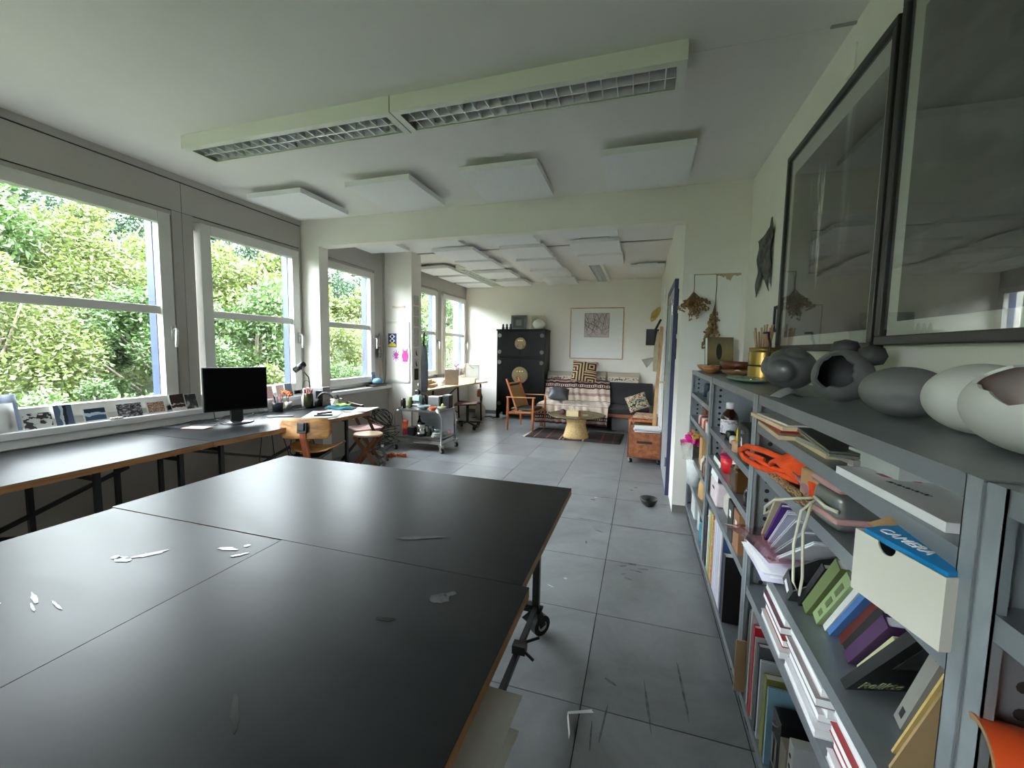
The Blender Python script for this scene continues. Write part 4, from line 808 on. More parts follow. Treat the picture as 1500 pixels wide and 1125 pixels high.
simple('white_bowl', MB().lathe([(.04, 0), (.09, .05), (.1, .09), (.095, .09), (.04, .01)], n=22), PAPER, 'white bowl by the fourth window on the plywood desk', 'bowl', (-3.45, 6.7, zf))
simple('glass_vase', MB().lathe([(.04, 0), (.06, .1), (.03, .16), (.05, .26), (.045, .26), (.025, .16)], n=18), glass_mat('vase_glass', (.85, .9, .92), .2), 'pale glass vase on the ledge by the fourth window', 'vase', (-3.58, 6.38, .8425))
simple('white_sheets', MB().box(-.15, -.1, 0, .15, .1, .006), PAPER, 'white paper at the near front edge of the plywood desk', 'paper', (-3.24, 6.18, zf), .3, smooth=False)
fv = thing('dried_bouquet', 'dark pink flowers in a white bottle on the far ledge', 'flower', (-3.56, 7.62, .8425)); obj('bottle', bottle_mesh(.035, .16, .5, .35), PAPER, fv, smooth=True)
pm = MB(); R_ = random.Random(2)
for k in range(30): pm.cbox((R_.gauss(0, .025), R_.gauss(0, .03), .22 + R_.gauss(0, .04)), (.025, .02, .012), (R_.random() * 3, R_.random() * 3, 0))
o = obj('blossom', pm, mt('mauve', sc(150, 84, 116), .8, var=.3), fv); o['kind'] = 'stuff'
obj('stem', MB().tube([(0, 0, .1), (.01, 0, .2)], .006, 6), mt('stem_b', (.1, .08, .05), .8), fv)
for k in range(3):
    simple('figurine', MB().lathe([(.02, 0), (.024, .03), (.012, .09), (.016, .12), (.004, .14)], n=12), [PAPER, KB, mt('brown_fig', sc(120, 90, 76), .6)][k], ['white figurine on the far ledge left of the leaning frame', 'black figurine on the far ledge beside the white one', 'brown figurine on the far ledge nearest the leaning frame'][k], 'figurine', (-3.57, 7.3 + .13 * k + (.35 if k == 2 else 0), .8425))
ff = thing('framed_picture', 'thin grey metal frame leaning on the far wall behind the desk', 'frame', (-3.27, 8.02, zf), .45, rot=(-.1, 0, .45))
ff.location = (-3.3, 7.86, zf)
obj('rim', MB().box(-.15, 0, 0, .15, .012, .014).box(-.15, 0, .3, .15, .012, .314).box(-.15, 0, .014, -.136, .012, .3).box(.136, 0, .014, .15, .012, .3), ALU, ff); obj('glass_sheet', MB().box(-.136, .004, .014, .136, .007, .3), mt('pale_sheet', sc(214, 218, 222), .3), ff)
al = thing('arm_lamp', 'bent beige arm lamp at the far end of the plywood desk', 'lamp', (-3.42, 7.74, zf)); obj('base', MB().lathe([(.05, 0), (.05, .015), (.01, .02)], n=18), CREAM, al, smooth=True); obj('arm', MB().tube([(0, 0, .015), (-.02, 0, .22), (.04, 0, .34), (.2, .0, .24)], .008, 8), mt('beige_lamp', sc(190, 160, 136), .5), al, smooth=True)
wb2 = simple('white_bag', MB().lathe([(.08, 0), (.11, .08), (.1, .22), (.05, .3), (.07, .34)], n=16, sy=.7), mt('white_plastic', (.68, .68, .66), .5, var=.1, bump=.3), 'white plastic bag on the floor under the plywood desk end', 'bag', (-3.05, 7.7, 0))
simple('extension_box', MB().box(-.05, -.2, 0, .05, .2, .05), PAPER, 'white cable box on the wall under the plywood desk', 'box', (-3.55, 7.0, .42), smooth=False, bevel=.004)
cb = MB()
for k in range(3): cb.tube([(-3.2 + .02 * k, 7.6, .02), (-2.95, 7.9 + .05 * k, .008), (-2.8, 7.75 + .08 * k, .008), (-2.72, 7.95, .008), (-2.85, 8.2, .01)], .005, 5)
tag(obj('floor_cable', cb, RUBBER, smooth=True), 'thin black cables on the floor left of the black cabinet', 'cable')

# ---------------------------------------------------------------- black lacquer cabinet
LAC = mt('black_lacquer', (.004, .004, .0042), .3, var=.2, ior=1.22)
BRASS = mt('aged_brass', sc(112, 98, 70), .5, .6, var=.15, scale=20)
cx0, cx1, cy0, cy1 = -2.775, -1.79, 7.865, 8.335
cab = thing('wedding_cabinet', 'tall black lacquer cabinet with round brass plates by the far wall', 'cabinet', ((cx0 + cx1) / 2, cy0, 0))
w2 = (cx1 - cx0) / 2; dp = cy1 - cy0
obj('body', MB().box(-w2, .012, .19, w2, dp, 1.755), LAC, cab, bevel=.004)
obj('top', MB().box(-w2 - .012, -.008, 1.755, w2 + .012, dp, 1.79), LAC, cab, bevel=.006)
for x in (-1, 1):
    for y in (.03, dp - .03): obj('leg', MB().box(x * (w2 - .03) - .03, y - .03, 0, x * (w2 - .03) + .03, y + .03, .19), LAC, cab)
obj('apron', MB().prism([(-w2 + .06, .19), (-w2 + .06, .08), (-w2 + .12, .13), (w2 - .12, .13), (w2 - .06, .08), (w2 - .06, .19)], .01, .03, 'y'), LAC, cab)
for z0_, z1_, zc_, rr in ((.235, 1.205, .885, .165), (1.27, 1.735, 1.51, .118)):
    for s in (-1, 1):
        d = obj('door', MB().box(min(0, s * (w2 - .055)) + (.002 if s > 0 else 0), 0, z0_, max(0, s * (w2 - .055)) - (.002 if s < 0 else 0), .014, z1_), LAC, cab, bevel=.003)
        for hz in (z0_ + .07, z1_ - .07): obj('hinge_plate', MB().cyl((s * (w2 - .06), -.006, hz), (s * (w2 - .06), .0, hz), .04, 18), mt('dull_nickel', sc(88, 86, 78), .45, .6), d)
    p = obj('lock_plate', MB().cyl((0, -.008, zc_), (0, 0, zc_), rr, 36), BRASS, cab, bevel=.003)
    obj('plate_rim', MB().tube([(rr * .93 * math.cos(a), -.009, zc_ + rr * .93 * math.sin(a)) for a in [2 * PI * k / 36 for k in range(36)]], .004, 6, True), BRASS, p, smooth=True)
    for k in (-1, 0, 1): obj('lug', MB().box(k * rr * .32 - .011, -.02, zc_ + rr * .4, k * rr * .32 + .011, -.006, zc_ + rr * .4 + .02), mt('bright_brass', sc(220, 200, 150), .3, .8), p)
    for k in (-1, 1): obj('pull', MB().tube([(k * rr * .3 + .03 * math.sin(t) * k, -.014, zc_ - .02 - .06 * t / PI + 0) for t in [PI * i / 8 for i in range(9)]], .006, 6), BRASS, p, smooth=True)
obj('divider', MB().box(-w2 + .05, -.012, 1.225, w2 - .05, .01, 1.25), LAC, cab, bevel=.004)
def frame_pic(name, label, w, h, bw, fm, inner, loc, rot, depth=.02, mat_w=0, mat_m=None, glass=None, cat='picture'):
    t = thing(name, label, cat, loc, rot=rot)
    obj('rim', MB().box(-w / 2, 0, 0, w / 2, depth, bw).box(-w / 2, 0, h - bw, w / 2, depth, h).box(-w / 2, 0, bw, -w / 2 + bw, depth, h - bw).box(w / 2 - bw, 0, bw, w / 2, depth, h - bw), fm, t, bevel=.002)
    if mat_m: obj('mount', MB().box(-w / 2 + bw, depth * .5, bw, w / 2 - bw, depth * .6, h - bw), mat_m, t)
    if inner:
        (ix0, iz0, ix1, iz1) = mat_w; obj('print', MB().box(ix0, depth * .4, iz0, ix1, depth * .49, iz1), inner, t)
    return t
frame_pic('framed_picture', 'dark grey framed picture on the left of the cabinet top', .33, .30, .045, mt('pewter', sc(96, 98, 96), .5), mt('pewter_print', sc(110, 112, 104), .6), (-2.43, 8.2, 1.791), (-.12, 0, 0), mat_w=(-.06, .09, .06, .21), mat_m=mt('pewter_mat', sc(70, 72, 70), .6))
frame_pic('framed_picture', 'cream framed pale picture behind the white globe on the cabinet', .30, .30, .03, mt('cream_frame', sc(206, 200, 176), .6), mt('pale_print', sc(190, 184, 164), .6), (-2.03, 8.22, 1.791), (-.1, 0, 0), mat_w=(-.08, .07, .08, .22), mat_m=mt('cream_mat', sc(196, 192, 172), .7))
gl = thing('globe_lamp', 'ribbed white round paper globe on the cabinet top', 'lamp', (-1.965, 8.05, 1.791)); obj('globe', MB().lathe([(.03, 0), (.085, .03), (.122, .085), (.122, .12), (.085, .175), (.03, .2)], n=28), mt('paper_globe', (.78, .76, .72), .7), gl, smooth=True); obj('top_ring', MB().lathe([(.03, .198), (.03, .206)], n=16), PAPER, gl)
for k in range(3): simple('figurine', MB().lathe([(.028, 0), (.03, .03), (.018, .06), (.022, .085), (.006, .11)], n=12), KB, ['leftmost small black figurine on the cabinet', 'middle small black figurine on the cabinet, taller', 'small black figurine before the dark grey frame on the cabinet'][k], 'figurine', (-2.69 + .085 * k, 8.0 - .02 * k, 1.791), group='black figurines on the cabinet'); 

# ---------------------------------------------------------------- safari armchair
sa = thing('armchair', 'teak safari armchair with cane back facing the coffee table', 'chair', (-1.89, 6.99, 0), math.radians(-8))
TEAK = wood('teak', sc(150, 78, 40), sc(196, 118, 66), .4, 'Z', 9, .15); CANE = mt('cane_weave', sc(176, 138, 88), .7, var=.2, scale=60, bump=.3)
for sx in (-1, 1):          # sx along facing axis +x front, sy side
    for sy in (-1, 1):
        x, y = sx * .235, sy * .285
        h = .575
        obj('leg', MB().tube([(x, y, 0), (x, y, .12), (x, y, .3), (x, y, .36), (x, y, h - .04), (x, y, h)], [.014, .02, .022, .023, .019, .016], 10), TEAK, sa, smooth=True)
for sy in (-1, 1):
    obj('armrest', MB().bar((-.26, sy * .285, .575), (.27, sy * .285, .590), .045, .014), mt('arm_leather', sc(186, 130, 84), .5), sa, bevel=.003)
    obj('seat_rail', MB().bar((-.235, sy * .285, .30), (.235, sy * .285, .34), .026), TEAK, sa)
    obj('back_post', MB().bar((-.06, sy * .25, .30), (-.285, sy * .25, .885), .03, .022, up=(0, 1, 0)), TEAK, sa)
obj('front_rail', MB().bar((.235, -.285, .34), (.235, .285, .34), .026), TEAK, sa); obj('rear_rail', MB().bar((-.235, -.285, .30), (-.235, .285, .30), .026), TEAK, sa)
obj('seat', MB().sheet(lambda u, v: (-.23 + .46 * u, -.27 + .54 * v, .325 + .03 * u - .03 * math.sin(PI * v)), 8, 8, .012), mt('seat_canvas', sc(120, 106, 84), .8, bump=.3), sa, smooth=True)
obj('back_panel', MB().bar((-.1, 0, .36), (-.25, 0, .755), .47, .008, up=(1, 0, 0)), CANE, sa)
obj('back_rail', MB().bar((-.25, -.25, .80), (-.25, .25, .80), .05, .02).bar((-.085, -.25, .35), (-.085, .25, .35), .02), TEAK, sa)
obj('cushion', MB().sheet(lambda u, v: (-.2 + .4 * u, -.22 + .44 * v, .385 + .02 * math.sin(PI * u) * math.sin(PI * v)), 8, 8, .03), mt('seat_pad', sc(84, 78, 66), .9, bump=.2), sa, smooth=True)

# ---------------------------------------------------------------- rug, daybed, cushions
rug = thing('rug', 'narrow dark striped woven rug under the coffee table', 'rug', (-.99, 6.7, .0))
RST = [(0, sc(44, 34, 32))]
for p, c in ((.09, (150, 112, 96)), (.10, (40, 32, 30)), (.22, (120, 60, 50)), (.235, (46, 36, 34)), (.36, (170, 140, 116)), (.375, (44, 34, 32)), (.40, (160, 130, 110)), (.41, (48, 36, 34)), (.60, (176, 150, 124)), (.615, (40, 32, 30)), (.78, (110, 44, 40)), (.80, (40, 30, 30)), (.90, (110, 50, 44)), (.91, (44, 34, 32))): RST.append((p, sc(*c)))
obj('weave', MB().sheet(lambda u, v: (-.74 + 1.48 * u + .03 * v, -.40 + .80 * v, .012 + .003 * math.sin(12 * u)), 24, 4, .009), ramp_mat('rug_stripes', 'X', RST, .95, jitter=.01, jscale=30, bump=.4), rug, smooth=True)
obj('fringe', MB().sheet(lambda u, v: (-.775 + .035 * u, -.39 + .78 * v, .007 + .002 * math.sin(60 * v)), 2, 40, .004), mt('fringe_cream', sc(206, 186, 160), .9), rug)
db = thing('daybed', 'low wooden daybed with black mattress along the far wall', 'sofa', (0, 0, 0))
RAILW = wood('daybed_wood', sc(110, 60, 40), sc(150, 92, 62), .5, 'X', 9, .12)
BLKF = mt('black_fabric', (.022, .022, .024), .95, var=.15, bump=.15, scale=20)
obj('front_rail', MB().box(-1.76, 7.28, .25, .18, 7.31, .31), RAILW, db, bevel=.003); obj('rear_rail', MB().box(-1.76, 8.08, .25, .18, 8.11, .31), RAILW, db)
obj('slat_base', MB().box(-1.74, 7.31, .275, .16, 8.08, .30), RAILW, db)
for x in (-1.7, .12):
    for y in (7.32, 8.07): obj('leg', MB().box(x - .025, y - .025, 0, x + .025, y + .025, .25), RAILW, db)
obj('mattress', MB().box(-1.74, 7.27, .31, .16, 8.02, .405), BLKF, db, bevel=.02)
obj('back_cushion', MB().prism([(7.88, .41), (8.02, .80), (8.11, .80), (8.02, .41)], -1.74, .225, 'x'), BLKF, db, bevel=.015)
simple('storage_box', MB().box(-.45, 7.36, .012, .12, 7.9, .235), mt('grey_box', sc(120, 122, 126), .7), 'grey storage box pushed under the right end of the daybed', 'box', (0, 0, 0), smooth=False, bevel=.006)
BST = [(0, sc(70, 40, 42))]
for p, c in ((.03, (170, 140, 130)), (.06, (40, 28, 30)), (.075, (190, 172, 160)), (.10, (60, 34, 38)), (.12, (200, 184, 170)), (.20, (196, 178, 162)), (.24, (120, 96, 92)), (.26, (204, 188, 172)), (.33, (90, 72, 70)), (.345, (206, 190, 174)), (.47, (198, 182, 166)), (.56, (206, 190, 176)), (.66, (70, 54, 54)), (.675, (200, 182, 168)), (.76, (150, 126, 120)), (.80, (192, 172, 160)), (.86, (60, 36, 40)), (.885, (200, 176, 164)), (.92, (46, 28, 32)), (.95, (176, 140, 130)), (.97, (80, 44, 46))): BST.append((p, sc(*c)))
bl = thing('blanket', 'striped beige and maroon woven blanket draped over the daybed left half', 'blanket', (0, 0, 0))
def blk(u, v):
    path = [(7.235, .09), (7.235, .40), (7.26, .425), (7.80, .428), (7.862, .45), (7.99, .80), (8.03, .822)]
    L = [0]
    for a, b in zip(path, path[1:]): L.append(L[-1] + math.dist(a, b))
    s = v * L[-1]; i = max(k for k in range(len(path) - 1) if L[k] <= s + 1e-9); t = (s - L[i]) / (L[i + 1] - L[i])
    y = path[i][0] + t * (path[i + 1][0] - path[i][0]); z = path[i][1] + t * (path[i + 1][1] - path[i][1])
    x = -1.77 + 1.24 * u + (.03 * math.sin(4 * v)) - (.1 * (1 - v) ** 3) * (1 - u) * .5
    wv = .012 * math.sin(23 * u + 3 * v) + .01 * math.sin(41 * u + 7 * v)
    fl__ = max(0, .3 - v) / .3
    y -= .004 + abs(wv) * (1.2 + 2 * fl__) * (1 if v < .35 or v > .68 else .3); z += abs(wv) * (1 if .3 < v else .1) * .8
    if u < .06: z -= 0
    return (x, y, z)
_bm = blk
bo_ = obj('cloth', MB().sheet(lambda u, v: blk(1 - u, v), 60, 50, -.006), ramp_mat('blanket_weave', 'STRIPE', BST, .95) if False else None or PAPER, bl, smooth=True)
# stripes run across the drape: read the unrolled length from a UV map
def uv_stripes(o, fnu, mat_name, stops, jitter=.006, dashes=()):
    me = o.data; uv = me.uv_layers.new(name='UVMap')
    n = len(me.vertices) // 2
    for lp in me.loops:
        uv.data[lp.index].uv = fnu(lp.vertex_index % n)
    m, nt, b = newmat(mat_name); b.inputs['Roughness'].default_value = .95; b.inputs['Sheen Weight'].default_value = .1
    tc = node(nt, 'TexCoord'); sx = node(nt, 'SeparateXYZ'); nt.links.new(tc.outputs['UV'], sx.inputs[0])
    nz = node(nt, 'TexNoise'); nz.inputs['Scale'].default_value = 25; nt.links.new(tc.outputs['UV'], nz.inputs['Vector'])
    ma = node(nt, 'Math', operation='MULTIPLY_ADD'); ma.inputs[1].default_value = jitter; nt.links.new(nz.outputs['Fac'], ma.inputs[0]); nt.links.new(sx.outputs['Y'], ma.inputs[2])
    rp = node(nt, 'ValToRGB'); cr = rp.color_ramp; cr.interpolation = 'CONSTANT'
    for i, (p, c) in enumerate(stops):
        e = cr.elements[i] if i < 2 else cr.elements.new(p)
        e.position = p; e.color = tuple(c) + (1,)
    nt.links.new(ma.outputs[0], rp.inputs[0]); col = rp.outputs[0]
    for (v0, v1, freq, dc) in dashes:
        g1 = node(nt, 'Math', operation='GREATER_THAN'); g1.inputs[1].default_value = v0; g2 = node(nt, 'Math', operation='LESS_THAN'); g2.inputs[1].default_value = v1
        nt.links.new(sx.outputs['Y'], g1.inputs[0]); nt.links.new(sx.outputs['Y'], g2.inputs[0])
        f = node(nt, 'Math', operation='MULTIPLY'); f.inputs[1].default_value = freq; nt.links.new(sx.outputs['X'], f.inputs[0])
        fr = node(nt, 'Math', operation='FRACT'); nt.links.new(f.outputs[0], fr.inputs[0]); g3 = node(nt, 'Math', operation='GREATER_THAN'); g3.inputs[1].default_value = .45; nt.links.new(fr.outputs[0], g3.inputs[0])
        m1 = node(nt, 'Math', operation='MULTIPLY'); m2 = node(nt, 'Math', operation='MULTIPLY'); nt.links.new(g1.outputs[0], m1.inputs[0]); nt.links.new(g2.outputs[0], m1.inputs[1]); nt.links.new(m1.outputs[0], m2.inputs[0]); nt.links.new(g3.outputs[0], m2.inputs[1])
        mx = node(nt, 'MixRGB'); nt.links.new(m2.outputs[0], mx.inputs[0]); nt.links.new(col, mx.inputs[1]); mx.inputs[2].default_value = tuple(dc) + (1,); col = mx.outputs[0]
    nt.links.new(col, b.inputs['Base Color'])
    n2 = node(nt, 'TexNoise'); n2.inputs['Scale'].default_value = 160; nt.links.new(tc.outputs['UV'], n2.inputs['Vector'])
    bp = node(nt, 'Bump'); bp.inputs['Strength'].default_value = .3; bp.inputs['Distance'].default_value = .004
    nt.links.new(n2.outputs['Fac'], bp.inputs['Height']); nt.links.new(bp.outputs[0], b.inputs['Normal'])
    me.materials.clear(); me.materials.append(m)
uv_stripes(bo_, lambda i: ((i % 61) / 60, (i // 61) / 50), 'blanket_weave', BST, .012, ((.075, .10, 34, sc(40, 30, 34)), (.12, .15, 22, sc(80, 60, 60)), (.24, .26, 40, sc(190, 170, 160)), (.885, .91, 30, sc(50, 32, 34)), (.66, .675, 26, sc(120, 100, 96))))
def pillow(w, h, t, mat, nx=14, nz=12, sag=.0):
    def f(sgn):
        def fn(u, v):
            a, b = 2 * u - 1, 2 * v - 1
            k = (1 - abs(a) ** 2.6) * (1 - abs(b) ** 2.6); e = 1 - .06 * (1 - abs(b) ** 2) * abs(a) ** 4 - 0
            return (a * w / 2 * (1 - .05 * (1 - b * b)), sgn * t / 2 * max(0, k) ** .72, h / 2 + b * h / 2 * (1 - .05 * (1 - a * a)))
        return fn
    mb = MB(); mb.grid(f(-1), nx, nz); W = nx + 1
    n0 = len(mb.v); mb.grid(f(1), nx, nz); mb.f = mb.f[:nx * nz] + [tuple(reversed(q)) for q in mb.f[nx * nz:]]
    return mb
def cushion(name, label, w, h, t, mat, loc, rot):
    th = thing(name, label, 'cushion', loc, rot=rot)
    o = obj('cover', pillow(w, h, t, mat), mat, th, smooth=True)
    return th
def animal_mat():
    m, nt, b = newmat('linen_animals'); b.inputs['Roughness'].default_value = .95
    tc = node(nt, 'TexCoord'); sx = node(nt, 'SeparateXYZ'); nt.links.new(tc.outputs['Generated'], sx.inputs[0])
    mp = node(nt, 'Mapping'); mp.inputs['Scale'].default_value = (14, 1, 9); nt.links.new(tc.outputs['Generated'], mp.inputs[0])
    nz = node(nt, 'TexNoise'); nz.inputs['Scale'].default_value = 1; nz.inputs['Detail'].default_value = 3; nt.links.new(mp.outputs[0], nz.inputs['Vector'])
    g = node(nt, 'Math', operation='GREATER_THAN'); g.inputs[1].default_value = .53; nt.links.new(nz.outputs['Fac'], g.inputs[0])
    c = node(nt, 'MapRange'); c.inputs[1].default_value = .30; c.inputs[2].default_value = .301; nt.links.new(sx.outputs['Z'], c.inputs[0])
    d = node(nt, 'MapRange'); d.inputs[1].default_value = .55; d.inputs[2].default_value = .551; d.inputs[3].default_value = 1; d.inputs[4].default_value = 0; nt.links.new(sx.outputs['Z'], d.inputs[0])
    m1 = node(nt, 'Math', operation='MULTIPLY'); m2 = node(nt, 'Math', operation='MULTIPLY'); nt.links.new(c.outputs[0], m1.inputs[0]); nt.links.new(d.outputs[0], m1.inputs[1]); nt.links.new(m1.outputs[0], m2.inputs[0]); nt.links.new(g.outputs[0], m2.inputs[1])
    r = node(nt, 'ValToRGB'); cr = r.color_ramp; cr.interpolation = 'CONSTANT'; cr.elements[0].color = sc(208, 196, 182) + (1,); cr.elements[1].position = .6; cr.elements[1].color = sc(176, 164, 150) + (1,); nt.links.new(sx.outputs['Z'], r.inputs[0])
    mx = node(nt, 'MixRGB'); nt.links.new(m2.outputs[0], mx.inputs[0]); nt.links.new(r.outputs[0], mx.inputs[1]); mx.inputs[2].default_value = (.02, .015, .012, 1); nt.links.new(mx.outputs[0], b.inputs['Base Color'])
    return m
AN = animal_mat()
cushion('bolster_cushion', 'left linen cushion with a row of dark animals behind the blanket', .62, .24, .12, AN, (-1.50, 8.16, .74), (-.15, 0, 0))
cushion('bolster_cushion', 'middle linen cushion with dark animals behind the maze cushion', .60, .25, .12, AN, (-.93, 8.17, .75), (-.15, 0, .02))
cushion('bolster_cushion', 'right linen cushion with a row of dark animals above the black backrest', .60, .24, .12, AN, (-.32, 8.16, .75), (-.15, 0, 0))
def maze_mat():
    m, nt, b = newmat('maze_weave'); b.inputs['Roughness'].default_value = .95
    tc = node(nt, 'TexCoord'); sx = node(nt, 'SeparateXYZ'); nt.links.new(tc.outputs['Generated'], sx.inputs[0])
    def mth(op, a, bb=None):
        n = node(nt, 'Math', operation=op)
        for i, q in enumerate((a, bb)):
            if q is None: continue
            if isinstance(q, (int, float)): n.inputs[i].default_value = q
            else: nt.links.new(q, n.inputs[i])
        return n.outputs[0]
    # four squares of nested right angles, each with its own corner
    U = mth('MULTIPLY', sx.outputs['X'], 2); V = mth('MULTIPLY', sx.outputs['Z'], 2)
    fu = mth('FRACT', U); fv = mth('FRACT', V); iu = mth('FLOOR', U); iv = mth('FLOOR', V)
    par = mth('MODULO', mth('ADD', iu, iv), 2)
    cu = mth('ABSOLUTE', mth('SUBTRACT', fu, mth('MULTIPLY', iu, .55))); cv = mth('ABSOLUTE', mth('SUBTRACT', fv, mth('MULTIPLY', mth('SUBTRACT', 1, par), .45)))
    ring = mth('MAXIMUM', cu, cv); s = mth('FRACT', mth('MULTIPLY', ring, 4.2)); g = mth('GREATER_THAN', s, .48)
    mx = node(nt, 'MixRGB'); nt.links.new(g, mx.inputs[0]); mx.inputs[1].default_value = (.02, .014, .012, 1); mx.inputs[2].default_value = sc(198, 166, 128) + (1,)
    nt.links.new(mx.outputs[0], b.inputs['Base Color']); return m
cushion('maze_cushion', 'square cushion woven with a brown and beige maze on the daybed', .47, .40, .16, maze_mat(), (-1.04, 7.93, .80), (-.25, .08, .1))
cushion('grey_cushion', 'shiny dark grey cushion lying at the left end of the daybed', .38, .30, .24, mt('dark_grey_satin', sc(70, 72, 76), .45, var=.2, bump=.2), (-1.42, 7.40, .50), (-.95, .05, .12))
cushion('patterned_cushion', 'green and pink leaf-patterned cushion on the slatted rack', .34, .28, .13, cloud_mat('leaf_print', [(.38, (.02, .02, .02)), (.46, sc(90, 130, 110)), (.52, sc(206, 190, 160)), (.57, sc(200, 130, 120)), (.63, (.03, .03, .03))], 4.5, .9, 1.8), (.02, 7.12, .43), (-.45, -.35, .2))

# ---------------------------------------------------------------- coffee table, rack, crate
tb = thing('coffee_table', 'round tray coffee table on a woven hourglass base', 'table', (-.95, 6.55, .0125))
WOVEN = mt('woven_cane', sc(196, 166, 116), .75, var=.2, scale=40, bump=.5, bscale=90)
obj('base', MB().lathe([(.20, 0), (.2, .02), (.17, .12), (.152, .2), (.16, .28), (.19, .345)], n=32), WOVEN, tb, smooth=True)
obj('tray', MB().lathe([(.40, .345), (.43, .35), (.445, .362), (.44, .368), (.425, .358), (.40, .356)], n=48), cloud_mat('dark_brass_tray', [(.4, sc(84, 74, 52)), (.6, sc(120, 108, 78))], 6, .35, coords='Object'), tb, smooth=True)
obj('engraved_ring', MB().lathe([(.26, .356), (.27, .359), (.28, .356)], n=40, cap=False), BRASS, tb, smooth=True)
ti = thing('tissue_box', 'pale wooden tissue box with brown ends on the coffee table', 'box', (-.97, 6.42, .37), .1); obj('box', MB().box(-.115, -.06, 0, .07, .06, .085), mt('pale_maple', sc(226, 206, 160), .5), ti, bevel=.003); obj('end_panel', MB().box(.07, -.06, 0, .105, .06, .083), mt('brown_end', sc(120, 70, 48), .5), ti); obj('tissue', MB().sheet(lambda u, v: (-.05 + .05 * u, -.02 + .04 * v, .085 + .06 * math.sin(PI * u)), 6, 3, .003), PAPER, ti)
simple('purple_ball', MB().lathe([(.004, 0), (.035, .012), (.048, .045), (.035, .08), (.004, .092)], n=18), mt('plum', sc(92, 44, 62), .8), 'plum purple ball of yarn on the coffee table', 'ball', (-1.16, 6.5, .37))
simple('match_box', MB().box(-.04, -.02, 0, .04, .02, .02), mt('matchbox', sc(214, 196, 150), .6), 'small cream matchbox on the coffee table right of the tissue box', 'box', (-.80, 6.5, .37), .2, smooth=False)
rk = thing('slatted_rack', 'low slatted wooden rack beside the daybed holding folded cloths', 'rack', (.08, 6.85, 0), -.12)
for z in (.16, .33):
    for k in range(9): obj('slat', MB().box(-.19 + .046 * k, -.2, z, -.16 + .046 * k, .2, z + .012), TEAK, rk)
    obj('rail', MB().box(-.2, -.2, z - .025, .21, -.185, z).box(-.2, .185, z - .025, .21, .2, z), TEAK, rk)
for x in (-.19, .2):
    for y in (-.19, .19): obj('leg', MB().box(x - .012, y - .012, 0, x + .012, y + .012, .345), TEAK, rk)
simple('folded_blanket', MB().box(-.17, -.17, 0, .17, .17, .06), cloud_mat('folded_brown', [(.4, sc(150, 104, 76)), (.55, sc(200, 176, 146)), (.65, sc(110, 60, 48))], 5, .95), 'brown and beige folded blanket on top of the slatted rack', 'blanket', (.1, 6.84, .3435), -.12, smooth=False, bevel=.02)
simple('folded_cloth', MB().box(-.15, -.16, 0, .15, .16, .09), mt('olive_cloth', sc(110, 92, 60), .95, var=.3), 'olive folded cloth on the lower shelf of the slatted rack', 'cloth', (.08, 6.85, .1735), -.12, smooth=False, bevel=.02)
cr_ = thing('crate_box', 'brown veneered storage box on casters with a slot handle', 'box', (.0795, 5.31, 0))
VEN = wood('rust_veneer', sc(120, 66, 38), sc(172, 104, 64), .5, 'Y', 6, .3)
obj('body', MB().box(-.2, .014, .07, .2, .56, .385), VEN, cr_, bevel=.004); obj('front', MB().box(-.2, 0, .07, .2, .013, .39), VEN, cr_, bevel=.003); obj('slot_handle', MB().box(-.09, -.004, .255, .09, .001, .285), DARKGAP, cr_)
obj('rim_edge', MB().box(-.2, -.003, .07, -.186, .0, .39).box(.186, -.003, .07, .2, 0, .39).box(-.186, -.003, .07, .186, 0, .082), wood('veneer_dark', sc(86, 46, 28), sc(120, 70, 42), .5, 'Z'), cr_)
for x in (-.17, .17):
    for y in (.06, .5): caster(cr_, x, y, .027, 1.9, mat=ALU)
for k in range(5):
    simple('magazine', MB().box(-.15, -.11, 0, .15, .11, .009), [PAPER, mt('mag_blue', sc(120, 130, 160), .4), PAPER2, mt('mag_white', (.72, .73, .76), .4), PAPER][k], ['bottom magazine of the pile on the brown box', 'second magazine from the bottom on the brown box', 'middle magazine of the pile on the brown box', 'second magazine from the top on the brown box', 'top magazine of the pile on the brown box'][k], 'magazine', (.10 + .012 * (k % 3), 5.46 + .015 * (k % 2), .3915 + .0095 * k), .1 * (-1) ** k, group='magazines on the brown box', smooth=False)
simple('wooden_plank', MB().bar((.2, 5.85, .392), (.262, 6.3, 1.75), .045, .02), wood('plank_wood', sc(160, 124, 84), sc(196, 160, 116), .6, 'Z', 8, .1), 'tall wooden plank leaning on the wall behind the brown box', 'plank', (0, 0, 0), smooth=False)
simple('curtain_pole', MB().cyl((.285, 6.3, .0), (.285, 6.3, 2.3), .016, 12), PAPER, 'upright white pole against the wall beyond the grey door', 'pole', (0, 0, 0))
